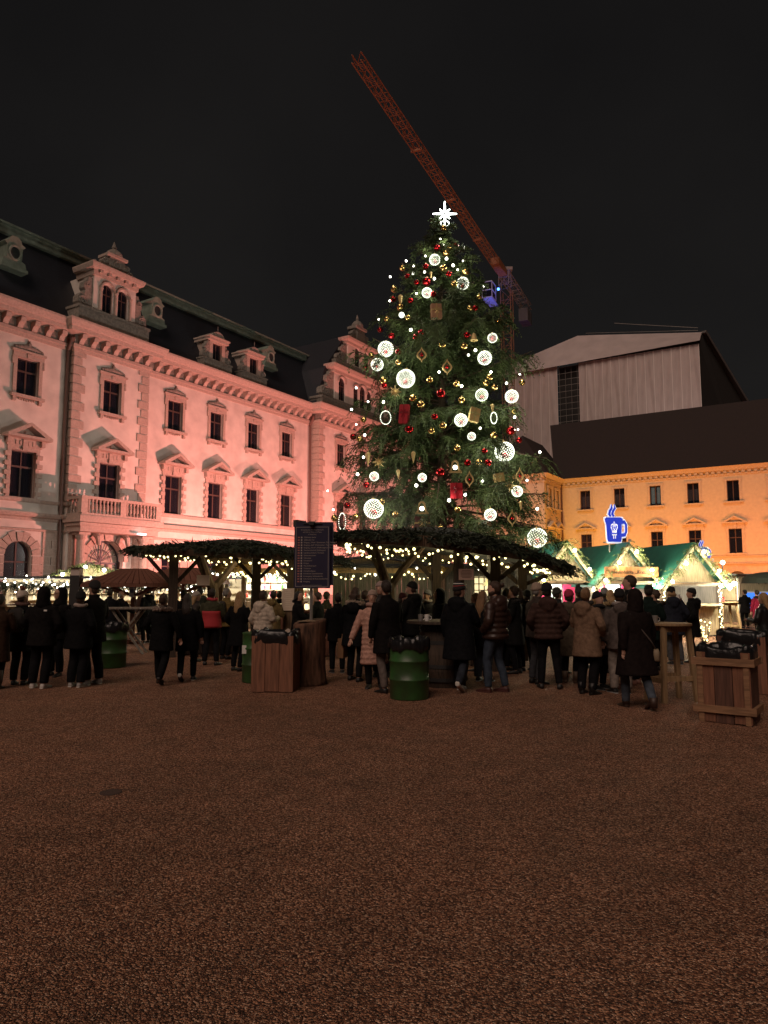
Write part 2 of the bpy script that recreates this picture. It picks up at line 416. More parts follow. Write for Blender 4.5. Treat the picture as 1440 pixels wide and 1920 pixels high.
PAL_O, PAL_A = Vector((-14.5, 46.0, 0)), R(57.8)
def build_palace():
    P = thing('palace', 'long cream palace with slate mansard roof, dormers and pink light on its walls', 'building', PAL_O, PAL_A)
    UPW, UPH, UPZ = 1.26, 2.06, 11.98
    LOW, LOH, LOZ = 1.4, 2.54, 6.40
    RIS = (-7.0, -1.75, -.42); PAV = (15.5, 28.7, -.95); UEND = 54.0; U0 = -26.0
    axes_main = [-21.2, -17.3, -13.4, -9.5, .85, 4.65, 8.5, 12.4] + [31.5+3.9*i for i in range(6)]
    ax_ris = [-4.4]; ax_pav = [18.6, 22.1, 25.6]
    ztop = 15.4
    def holes(ax, arch=True):
        hs = []
        for u in ax:
            hs.append((u-UPW/2, u+UPW/2, UPZ, UPZ+UPH)); hs.append((u-LOW/2, u+LOW/2, LOZ, LOZ+LOH))
            if arch: hs.append((u-.75, u+.75, 1.3, 4.05))
        return hs
    wall = MB()
    wall_holes(wall, U0, RIS[0], 0, ztop, holes([u for u in axes_main if u < RIS[0]]))
    wall_holes(wall, RIS[1], PAV[0], 0, ztop, holes([u for u in axes_main if RIS[1] < u < PAV[0]]))
    wall_holes(wall, PAV[1], UEND, 0, ztop, holes([u for u in axes_main if u > PAV[1]]))
    for u in axes_main: arch_fill(wall, u, 1.5, 3.3, 0)
    # risalit with portal, and pavilion
    wall_holes(wall, RIS[0], RIS[1], 0, ztop, holes(ax_ris, False) + [(-5.65, -3.15, 0, 4.35)], RIS[2])
    arch_fill(wall, -4.4, 2.5, 3.1, RIS[2], .5)
    wall_holes(wall, PAV[0], PAV[1], 0, ztop, holes(ax_pav), PAV[2])
    for u in ax_pav: arch_fill(wall, u, 1.5, 3.3, PAV[2])
    for u, a, b in ((RIS[0], RIS[2], 0), (RIS[1], RIS[2], 0), (PAV[0], PAV[2], 0), (PAV[1], PAV[2], 0), (U0, 0, 14), (UEND, 0, 14)):
        wall.quad((u, a, 0), (u, b, 0), (u, b, ztop), (u, a, ztop))
    wall.quad((U0, 14, 0), (UEND, 14, 0), (UEND, 14, ztop), (U0, 14, ztop))
    w_o = wall.build('wall', MPLASTER, P)
    ku = window_kit(UPW, UPH, 'upper', P); kl = window_kit(LOW, LOH, 'lower', P)
    for ax, y in ((axes_main, 0), (ax_ris, RIS[2]), (ax_pav, PAV[2])):
        for u in ax:
            if u > 40: continue
            put_window(ku, P, u, UPZ, y); put_window(kl, P, u, LOZ, y)
    for k in (ku, kl):
        for ch in list(k.frame.children): bpy.data.objects.remove(ch)
        bpy.data.objects.remove(k.frame)
    # ground floor arched windows
    for ax, y in ((axes_main, 0), (ax_pav, PAV[2])):
        for u in ax:
            if u > 30: continue
            f = MB(); n = 10
            f.box((u-.75, y+.2, 1.3), (u-.68, y+.26, 3.3)); f.box((u+.68, y+.2, 1.3), (u+.75, y+.26, 3.3)); f.box((u-.04, y+.19, 1.3), (u+.04, y+.26, 3.98)); f.box((u-.68, y+.19, 2.9), (u+.68, y+.26, 2.98))
            f.tube([(u+.72*math.cos(math.pi*i/n), y+.23, 3.3+.72*math.sin(math.pi*i/n)) for i in range(n+1)], .04, 5)
            fo = f.build('window', MFRAME, P)
            g = MB(); g.prism([(u-.74, 1.3), (u+.74, 1.3)] + [(u+.74*math.cos(math.pi*i/n), 3.3+.74*math.sin(math.pi*i/n)) for i in range(n+1)], y+.24, y+.25)
            g.build('pane', MGLASS, fo)
    # cornice
    path = [(U0, 0), (RIS[0], 0), (RIS[0], RIS[2]), (RIS[1], RIS[2]), (RIS[1], 0), (PAV[0], 0), (PAV[0], PAV[2]), (PAV[1], PAV[2]), (PAV[1], 0), (UEND, 0)]
    MB().sweep([(-.05, 15.2), (.10, 15.2), (.12, 15.38), (.18, 15.4), (.18, 15.58), (-.05, 15.6)], path).build('architrave', MSTONE, P)
    MB().sweep([(-.05, 15.6), (.06, 15.6), (.06, 16.14), (-.05, 16.14)], path).build('frieze', MDSTONE, P)  # darker stone puts the shade between the modillions into the colour
    MB().sweep([(-.05, 16.14), (.22, 16.14), (.62, 16.2), (.66, 16.42), (.72, 16.46), (.86, 16.74), (.86, 16.86), (-.05, 16.9)], path).build('cornice', MSTONE, P)
    md = MB(); md.prism([(-.16, 0), (.16, 0), (.16, .5), (-.16, .5)], -.12, 0); md.v = []; md.f = []
    md.rings([[(x, -o, z) for o, z in ((.055, .0), (.20, .02), (.26, .14), (.34, .24), (.50, .30), (.55, .54), (.055, .54))] for x in (-.15, .15)])
    m0 = None
    def modillions(a, b, y):
        nonlocal m0
        n = max(1, round((b-a)/.83))
        for i in range(n):
            u = a + (i+.5)*(b-a)/n
            if m0 is None: m0 = md.build('modillion', MSTONE, P); m0.location = (u, y, 15.6)
            else: inst(m0, P, (u, y, 15.6))
    modillions(-13, RIS[0]-.3, 0); modillions(RIS[0]-.1, RIS[1]+.1, RIS[2]); modillions(RIS[1]+.5, PAV[0]-.2, 0); modillions(PAV[0]-.1, PAV[1]+.1, PAV[2])
    # string course over the ground floor, plinth
    MB().sweep([(-.05, 5.2), (.10, 5.2), (.12, 5.34), (.30, 5.4), (.36, 5.52), (.36, 5.62), (-.05, 5.66)], path).build('string_course', MSTONE, P)
    MB().sweep([(-.05, 6.16), (.10, 6.16), (.16, 6.24), (.18, 6.34), (-.05, 6.36)], path).build('sill_course', MSTONE, P)
    MB().sweep([(-.05, 0), (.22, 0), (.22, .8), (.14, .95), (-.05, .95)], path).build('plinth', MDSTONE, P)
    MB().sweep([(-.05, 4.62), (.08, 4.62), (.14, 4.74), (-.05, 4.78)], path).build('lower_course', MSTONE, P)
    # quoins
    ql = MB(); ql.box((-.40, -.07, .03), (.40, .2, .50)); qs = MB(); qs.box((-.28, -.055, .03), (.28, .2, .50))
    QL = QS = None
    def quoins(u, y, sgn, side=True):
        nonlocal QL, QS
        z = 6.4; i = 0
        while z < 15.0:
            big = i % 2 == 0
            if big:
                if QL is None: QL = ql.build('quoin', MSTONE, P); o = QL
                else: o = inst(QL, P)
                o.location = (u+sgn*.34, y, z)
            else:
                if QS is None: QS = qs.build('quoin', MSTONE, P); o = QS
                else: o = inst(QS, P)
                o.location = (u+sgn*.22, y, z)
            z += .53; i += 1
    quoins(RIS[0], RIS[2], 1); quoins(RIS[1], RIS[2], -1); quoins(PAV[0], PAV[2], 1); quoins(PAV[1], PAV[2], -1)
    # quoin returns on the side faces that the court sees
    for u, y0 in ((RIS[0], RIS[2]), (PAV[0], PAV[2])):
        z = 6.4
        while z < 15.0:
            m = MB(); m.box((u-.06, y0+.205, z+.03), (u+.02, -.03, z+.5)); m.build('quoin', MSTONE, P); z += .53
    # rusticated ground floor blocks
    bl = MB(); bl.box((-.57, -.075, .02), (.57, .1, .45)); BL = None
    def rust(u0, u1, y, holes):
        nonlocal BL
        for r in range(8):
            z = .98+r*.455
            n = max(1, round((u1-u0)/1.16)); off = .29 if r % 2 else -.29
            for i in range(n+1):
                u = u0 + (i+.25)*(u1-u0)/n + off
                w = 1.14
                a, b = max(u-.57, u0), min(u+.57, u1)
                for h0, h1, ht in holes:
                    if a < h1 and b > h0 and z < ht:
                        if (h0+h1)/2 > u: b = min(b, h0)
                        else: a = max(a, h1)
                if b-a < .2: continue
                sc = (b-a)/1.16
                if BL is None: BL = bl.build('block', MSTONE, P); o = BL
                else: o = inst(BL, P)
                o.location = ((a+b)/2, y, z); o.scale = (sc, 1, 1)
    rust(-15.4, RIS[0]-.05, 0, [(-14.75, -12.05, 4.5), (-10.85, -8.15, 4.5)])
    rust(RIS[1]+.05, PAV[0]-.05, 0, [(u-1.35, u+1.35, 4.5) for u in (.85, 4.65, 8.5, 12.4)])
    # voussoirs round the arched windows
    for u in [-13.4, -9.5, .85, 4.65, 8.5, 12.4]:
        for i in range(9):
            a0 = math.pi*(i+.06)/9; a1 = math.pi*(i+.94)/9; r1 = 1.32 if i % 2 else 1.24
            m = MB(); m.prism([(u+.77*math.cos(a0), 3.3+.77*math.sin(a0)), (u+r1*math.cos(a0), 3.3+r1*math.sin(a0)), (u+r1*math.cos(a1), 3.3+r1*math.sin(a1)), (u+.77*math.cos(a1), 3.3+.77*math.sin(a1))], -.1 - (.05 if i == 4 else 0), .05)
            m.build('voussoir', MSTONE, P)
        for sx in (-1, 1):
            for j in range(5):
                z = 1.0+j*.455; m = MB(); m.box((u+sx*1.06-.28, -.1, z+.02), (u+sx*1.06+.28, .05, z+.44)); m.build('block', MSTONE, P)
    # portal: arch, columns, balcony
    y = RIS[2]
    po = MB()
    for i in range(11):
        a0 = math.pi*(i+.05)/11; a1 = math.pi*(i+.95)/11; r1 = 1.78 if i % 2 else 1.62; ys = -.18 if i % 2 else -.12
        m = MB(); m.prism([(-4.4+1.27*math.cos(a0), 3.1+1.27*math.sin(a0)), (-4.4+r1*math.cos(a0), 3.1+r1*math.sin(a0)), (-4.4+r1*math.cos(a1), 3.1+r1*math.sin(a1)), (-4.4+1.27*math.cos(a1), 3.1+1.27*math.sin(a1))], y+ys, y+.05)
        m.build('voussoir', MSTONE, P)
    for cx in (-6.55, -2.25):
        c = MB(); c.box((cx-.34, y-1.05, 0), (cx+.34, y-.37, 1.15)); c.lathe([(.3, 1.15), (.3, 1.28), (.25, 1.34), (.26, 2.4), (.22, 4.2), (.24, 4.26), (.3, 4.36), (.34, 4.52)], 14, (cx, y-.71, 0)); c.box((cx-.36, y-1.07, 4.52), (cx+.36, y-.35, 4.66))
        c.build('column', MSTONE, P, smooth=False)
        c = MB(); c.box((cx-.3, y-.3, 0), (cx+.3, y+.02, 4.66)); c.build('pilaster', MSTONE, P)
    for cx in (-4.4-1.0, -4.4+1.0):
        c = MB(); c.tube([(cx, y-.75, 4.0), (cx, y-.65, 4.45), (cx, y-.2, 4.8)], [.12, .17, .2], 8); c.build('bracket', MSTONE, P)
    b = MB(); b.box((-7.05, y-1.35, 4.68), (-1.7, y+.05, 5.0)); b.box((-7.15, y-1.45, 5.0), (-1.6, y+.02, 5.18)); b.build('entablature', MSTONE, P)
    b = MB(); b.box((-7.25, y-1.6, 5.2), (-1.5, y+.02, 5.56)); b.build('balcony_slab', MSTONE, P)
    b = MB()
    yb = y-1.35
    b.box((-7.1, yb-.14, 5.56), (-1.65, yb+.14, 5.72)); b.box((-7.14, yb-.17, 6.5), (-1.61, yb+.17, 6.66))
    for x in (-6.95, -4.38, -1.8): b.box((x-.2, yb-.15, 5.72), (x+.2, yb+.15, 6.5))
    for x in (-6.95, -1.8):
        b.box((x-.13, yb+.15, 5.56), (x+.13, y-.05, 5.72)); b.box((x-.15, yb+.17, 6.5), (x+.15, y-.05, 6.66))
    b.build('balustrade', MSTONE, P)
    bs = MB(); bs.lathe([(.07, 0), (.07, .08), (.045, .12), (.085, .3), (.06, .52), (.045, .62), (.07, .68), (.07, .78)], 8); B0 = None
    pos = [(-6.6+i*.245, yb) for i in range(9)] + [(-4.03+i*.245, yb) for i in range(9)] + [(x, yb+.45+j*.27) for x in (-6.95, -1.8) for j in range(3)]
    for x, yy in pos:
        if B0 is None: B0 = bs.build('baluster', MSTONE, P); B0.location = (x, yy, 5.72)
        else: inst(B0, P, (x, yy, 5.72))
    d = MB(); d.box((-5.6, y+.55, 0), (-3.2, y+.62, 4.3)); d.build('portal_door', mat('lit_hall', (.45, .42, .34), .7), P)
    d = MB(); n = 12
    d.box((-4.44, y+.4, 0), (-4.36, y+.46, 4.3)); d.box((-5.6, y+.4, 2.95), (-3.2, y+.46, 3.05))
    d.tube([(-4.4+1.2*math.cos(math.pi*i/n), y+.43, 3.1+1.2*math.sin(math.pi*i/n)) for i in range(n+1)], .05, 6)
    d.tube([(-4.4+.7*math.cos(math.pi*i/n), y+.43, 3.1+.7*math.sin(math.pi*i/n)) for i in range(n+1)], .03, 6)
    for i in range(1, 8):
        a = math.pi*i/8; d.beam((-4.4+.1*math.cos(a), y+.43, 3.1+.1*math.sin(a)), (-4.4+1.2*math.cos(a), y+.43, 3.1+1.2*math.sin(a)), .04)
    for x in (-5.5, -4.9, -3.9, -3.3): d.box((x-.05, y+.4, 0), (x+.05, y+.46, 2.95))
    d.build('portal_grille', mat('iron', (.03, .035, .045), .5), P)
    li = MB(); li.cbox((-3.2, yb-.35, 4.72), (.5, .2, .08)); li.build('portal_lamp', glow('cool_lamp', (.75, .95, 1.0), 5.0), P)
    # rain pipes
    for u, yy in ((RIS[0]-.22, -.16), (PAV[0]-.22, -.16), (RIS[1]+18.0, -.16)):
        if u > PAV[0]: continue
        m = MB(); m.tube([(u, yy, 0), (u, yy, 15.9)], .09, 8); m.tube([(u, yy, 15.2), (u, yy-.3, 15.7), (u, yy-.35, 15.9)], .12, 8); m.build('rain_pipe', MPIPE, P)
    # mansard
    rf = MB(); ya, za, yb2, zb = .15, 16.88, 2.9, 22.0
    rf.quad((U0, ya, za), (UEND, ya, za), (UEND, yb2, zb), (U0, yb2, zb))
    rf.quad((U0, yb2, zb+.4), (UEND, yb2, zb+.4), (UEND, 8, 24.2), (U0, 8, 24.2))
    rf.quad((U0, 8, 24.2), (UEND, 8, 24.2), (UEND, 14, 16.9), (U0, 14, 16.9))
    rf.add([(U0, ya, za), (U0, yb2, zb), (U0, 8, 24.2), (U0, 14, 16.9)], [(0,1,2,3)]); rf.add([(UEND, ya, za), (UEND, yb2, zb), (UEND, 8, 24.2), (UEND, 14, 16.9)], [(0,1,2,3)])
    # risalit roof infill and pavilion cross roof
    rf.quad((RIS[0], RIS[2]+.15, za), (RIS[1], RIS[2]+.15, za), (RIS[1], .3, za+.1), (RIS[0], .3, za+.1))
    roof = rf.build('roof', MSLATE, P)
    gb = MB()
    gb.box((U0, yb2-.3, zb-.02), (UEND, yb2+.1, zb+.22)); gb.box((U0, yb2-.18, zb+.22), (UEND, yb2+.2, zb+.5)); gb.box((U0, yb2-.4, zb+.5), (UEND, yb2+.2, zb+.62))
    gb.build('roof_moulding', MCOPPER, roof)
    cu = (PAV[0]+PAV[1])/2
    cr_ = MB()
    cr_.prism([(PAV[0]+.1, za), (PAV[1]-.1, za), (PAV[1]-1.4, 20.6), (cu+2.2, 24.3), (cu-2.2, 24.3), (PAV[0]+1.4, 20.6)], PAV[2]+.55, 9)
    cr_.build('roof_crossing', MSLATE, P)
    # oculus dormers
    def oculus(u):
        m = MB(); yy = lambda z: ya + (z-za)/(zb-za)*(yb2-ya)
        z0 = 19.15; y0 = yy(z0)-.55
        m.box((u-.75, y0-.1, z0), (u+.75, yy(z0)+.1, z0+.18)); 
        out = [(-.72, .18), (-.62, .55), (-.42, .62), (-.45, 1.35), (-.6, 1.5), (-.38, 1.62)] + [(.38*math.cos(math.pi-math.pi*i/6), 1.62+.34*math.sin(math.pi*i/6)) for i in range(1, 6)] + [(.38, 1.62), (.6, 1.5), (.45, 1.35), (.42, .62), (.62, .55), (.72, .18)]
        m.prism([(u+x, z0+z) for x, z in out], y0, yy(z0+1.9)+.1)
        n = 14
        m.tube([(u+.33*math.cos(2*math.pi*i/n), y0-.03, z0+.98+.4*math.sin(2*math.pi*i/n)) for i in range(n+1)], .07, 6)
        o = m.build('oculus_dormer', MCOPPER, P)
        g = MB(); g.prism([(u+.3*math.cos(2*math.pi*i/n), z0+.98+.37*math.sin(2*math.pi*i/n)) for i in range(n)], y0-.02, y0+.02); g.build('pane', MGLASS, o)
    for u in (-10.1, -.2, 11.3, -17.3): oculus(u)
    # scroll helper
    def volute(m, u, z, w, h, sx, y0, y1):
        pts = [(0, 0), (w*.85, 0), (w, h*.12), (w*.98, h*.3), (w*.78, h*.42), (w*.55, h*.40), (w*.5, h*.55), (w*.62, h*.62), (w*.58, h*.8), (w*.35, h*.9), (w*.3, h), (0, h)]
        pts = [(u+sx*x, z+q) for x, q in pts]
        m.prism(pts if sx > 0 else pts[::-1], y0, y1)
        for cx, cz, r in ((w*.62, h*.2, w*.28), (w*.36, h*.74, w*.18)):
            n = 12; m.tube([(u+sx*(cx+r*math.cos(i*.62)*(1-i/22)), y0-.03, z+cz+r*math.sin(i*.62)*(1-i/22)) for i in range(18)], .055, 5)
    def arched_window(parent, u, z, w, h, y):
        n = 8; f = MB(); r = w/2
        f.tube([(u-r, y, z), (u-r, y, z+h-r)] + [(u+r*math.cos(math.pi-math.pi*i/n), y, z+h-r+r*math.sin(math.pi*i/n)) for i in range(1, n)] + [(u+r, y, z+h-r), (u+r, y, z)], .045, 5)
        f.box((u-.03, y-.03, z), (u+.03, y+.03, z+h)); f.box((u-r, y-.03, z+h*.62), (u+r, y+.03, z+h*.62+.06))
        fo = f.build('window', MFRAME, parent)
        g = MB(); g.prism([(u-r, z), (u+r, z), (u+r, z+h-r)] + [(u+r*math.cos(math.pi*i/n), z+h-r+r*math.sin(math.pi*i/n)) for i in range(1, n)] + [(u-r, z+h-r)], y-.005, y+.01); g.build('pane', MGLASS, fo)
    def gable_wall(u0, u1, z0, z1, y, wins):   # wins (u, z, w, h)
        m = MB(); hs = [(u-w/2, u+w/2, z, z+h) for u, z, w, h in wins]
        wall_holes(m, u0, u1, z0, z1, hs, y, .25)
        for u, z, w, h in wins: arch_fill(m, u, w, z+h-w/2, y, .25, 8)
        m.quad((u0, y, z0), (u0, y+2.5, z0), (u0, y+2.5, z1), (u0, y, z1)); m.quad((u1, y, z0), (u1, y, z1), (u1, y+2.5, z1), (u1, y+2.5, z0)); m.quad((u0, y, z1), (u1, y, z1), (u1, y+2.5, z1), (u0, y+2.5, z1))
        return m
    # risalit dormer
    y = RIS[2]+.05; c = -4.4
    D = gable_wall(c-1.5, c+1.5, 18.05, 20.35, y, [(c-.55, 18.15, .70, 1.75), (c+.55, 18.15, .70, 1.75)]).build('dormer', MPLASTER, P)
    b = MB(); b.box((c-2.5, y-.15, 16.9), (c+2.5, y+1.6, 18.05)); b.box((c-2.56, y-.2, 17.9), (c+2.56, y+1.6, 18.06)); b.build('dormer_base', MDSTONE, D)
    v = MB(); volute(v, c-1.5, 18.06, .95, 1.95, -1, y+.1, y+.6); v.build('volute', MDSTONE, D); v = MB(); volute(v, c+1.5, 18.06, .95, 1.95, 1, y+.1, y+.6); v.build('volute', MDSTONE, D)
    a = MB()
    for u in (c-.55, c+.55):
        a.tube([(u+.46*math.cos(math.pi*i/8), y-.05, 19.55+.46*math.sin(math.pi*i/8)) for i in range(9)], .09, 6)
    for u in (c-1.06, c, c+1.06): a.lathe([(.11, 0), (.09, .1), (.08, 1.2), (.12, 1.32), (.14, 1.42)], 8, (u, y-.08, 18.1))
    a.build('arch_moulding', MSTONE, D)
    for u in (c-.55, c+.55): arched_window(D, u, 18.15, .70, 1.75, y+.16)
    cb = MB(); pth = [(c-1.5, y+1.6), (c-1.5, y), (c+1.5, y), (c+1.5, y+1.6)]
    cb.sweep([(-.05, 20.2), (.1, 20.2), (.14, 20.5), (.34, 20.58), (.42, 20.8), (.42, 20.88), (-.05, 20.95)], pth); cb.build('dormer_cornice', MSTONE, D)
    for i in range(5):
        m = MB(); m.box((c-1.2+i*.6-.1, y-.3, 20.36), (c-1.2+i*.6+.1, y, 20.56)); m.build('modillion', MSTONE, D)
    t = MB(); zc = 20.92; t.prism([(c-.6, zc), (c+.6, zc), (c+.52, zc+.85), (c-.52, zc+.85)], y-.05, y+.75); volute(t, c-.55, zc, .7, .7, -1, y, y+.4); volute(t, c+.55, zc, .7, .7, 1, y, y+.4)
    t.sphere((c-1.25, y+.4, zc+.3), .15, 8, 6); t.sphere((c+1.25, y+.4, zc+.3), .15, 8, 6)
    t.tube([(c+.22*math.cos(2*math.pi*i/12), y-.07, zc+.42+.22*math.sin(2*math.pi*i/12)) for i in range(13)], .05, 5)
    t.lathe([(.55, 0), (.52, .2), (.38, .38), (.2, .5), (.1, .54), (.15, .66), (.1, .78), (.02, 1.05)], 12, (c, y+.3, zc+1.0)); t.build('dormer_crown', MDSTONE, D)
    t = MB(); t.box((c-.72, y-.15, zc+.85), (c+.72, y+.85, zc+1.02)); t.build('dormer_cap', MSTONE, D)
    # small dormers
    def small(c):
        y = .0; zb0, zt0 = 17.8, 19.2
        b = MB(); b.box((c-1.4, y-.1, 16.9), (c+1.4, y+1.0, zb0-.02)); b.box((c-1.45, y-.16, zb0-.1), (c+1.45, y+1.0, zb0))
        D = b.build('dormer', MDSTONE, P)
        f = MB(); wall_holes(f, c-.75, c+.75, zb0, zt0, [(c-.45, c+.45, zb0+.08, zt0-.1)], y, .3); f.quad((c-.75, y, zb0), (c-.75, y+1.4, zb0), (c-.75, y+1.4, zt0), (c-.75, y, zt0)); f.quad((c+.75, y, zb0), (c+.75, y, zt0), (c+.75, y+1.4, zt0), (c+.75, y+1.4, zb0)); f.build('dormer_face', MSTONE, D)
        for sx in (-1, 1): v = MB(); volute(v, c+sx*.75, zb0, .62, 1.3, sx, y+.02, y+.4); v.build('volute', MDSTONE, D)
        k = MB(); k.box((c-.95, y-.2, zt0), (c+.95, y+1.4, zt0+.2)); k.box((c-1.02, y-.26, zt0+.2), (c+1.02, y+1.4, zt0+.3)); k.build('dormer_cap', MSTONE, D)
        h = MB(); h.prism([(c-.6, zt0+.3)] + [(c+.6*math.cos(math.pi-math.pi*i/10), zt0+.3+.46*math.sin(math.pi*i/10)) for i in range(1, 10)] + [(c+.6, zt0+.3)], y-.1, y+1.5); h.tube([(c, y, zt0+.7), (c, y, zt0+1.2)], .02, 4); h.build('dormer_crown', MDSTONE, D)
        w = MB(); w.box((c-.45, y+.18, zb0+.08), (c-.38, y+.24, zt0-.1)); w.box((c+.38, y+.18, zb0+.08), (c+.45, y+.24, zt0-.1)); w.box((c-.04, y+.18, zb0+.08), (c+.04, y+.24, zt0-.1)); w.box((c-.38, y+.18, zt0-.17), (c+.38, y+.24, zt0-.1)); w.build('dormer_frame', MFRAME, D)
        g = MB(); g.box((c-.4, y+.2, zb0+.08), (c+.4, y+.215, zt0-.1)); g.build('pane', MGLASS, D)
    for c in (4.6, 8.45, -14.0): small(c)
    # pavilion gable, two tiers
    y = PAV[2]+.05; c = cu
    wins = [(c-3.3, 17.95, .95, 2.1), (c, 17.95, .95, 2.1), (c+3.3, 17.95, .95, 2.1), (c-1.1, 17.95, .8, 1.9), (c+1.1, 17.95, .8, 1.9)]
    G = gable_wall(c-4.4, c+4.4, 17.8, 20.3, y, wins).build('gable', MPLASTER, P)
    b = MB(); b.box((c-6.3, y-.15, 16.9), (c+6.3, y+1.2, 17.7)); b.box((c-6.4, y-.22, 17.62), (c+6.4, y+1.2, 17.82)); b.build('gable_base', MDSTONE, G)
    v = MB(); volute(v, c-4.4, 17.82, 1.7, 2.5, -1, y+.1, y+.7); v.build('volute', MDSTONE, G); v = MB(); volute(v, c+4.4, 17.82, 1.7, 2.5, 1, y+.1, y+.7); v.build('volute', MDSTONE, G)
    MB().sweep([(-.05, 20.25), (.12, 20.25), (.16, 20.5), (.4, 20.62), (.5, 20.86), (.5, 20.95), (-.05, 21.05)], [(c-4.6, y+.7), (c-4.6, y), (c+4.6, y), (c+4.6, y+.7)]).build('gable_cornice', MSTONE, G)
    for u, z, w, h in wins:
        arched_window(G, u, z, w, h, y+.15)
        m = MB(); m.tube([(u+(w/2+.1)*math.cos(math.pi*i/8), y-.04, z+h-w/2+(w/2+.1)*math.sin(math.pi*i/8)) for i in range(9)], .08, 6); m.build('arch_moulding', MSTONE, G)
    wins2 = [(c-.75, 21.75, .8, 1.75), (c+.75, 21.75, .8, 1.75)]
    T = gable_wall(c-2.3, c+2.3, 21.6, 23.6, y+.1, wins2).build('gable_tier', MPLASTER, G)
    b = MB(); b.box((c-4.2, y, 20.95), (c+4.2, y+1.2, 21.62)); b.build('gable_step', MDSTONE, G)
    v = MB(); volute(v, c-2.3, 21.62, 1.6, 1.7, -1, y+.2, y+.7); v.build('volute', MDSTONE, G); v = MB(); volute(v, c+2.3, 21.62, 1.6, 1.7, 1, y+.2, y+.7); v.build('volute', MDSTONE, G)
    MB().sweep([(-.05, 23.5), (.12, 23.5), (.16, 23.7), (.4, 23.82), (.46, 24.02), (-.05, 24.1)], [(c-2.4, y+.8), (c-2.4, y+.1), (c+2.4, y+.1), (c+2.4, y+.8)]).build('gable_cornice', MSTONE, G)
    for u, z, w, h in wins2: arched_window(G, u, z, w, h, y+.25)
    t = MB(); t.prism([(c-.7, 24.05), (c+.7, 24.05), (c+.6, 25.5), (c-.6, 25.5)], y+.2, y+1.1); volute(t, c-.65, 24.05, 1.2, 1.2, -1, y+.3, y+.7); volute(t, c+.65, 24.05, 1.2, 1.2, 1, y+.3, y+.7)
    t.box((c-.85, y+.1, 25.5), (c+.85, y+1.2, 25.75)); t.lathe([(.6, 0), (.55, .3), (.35, .6), (.12, .75), (.15, .9), (.02, 1.3)], 10, (c, y+.65, 25.75)); t.build('gable_crown', MDSTONE, G)
    return P
PALACE = build_palace()
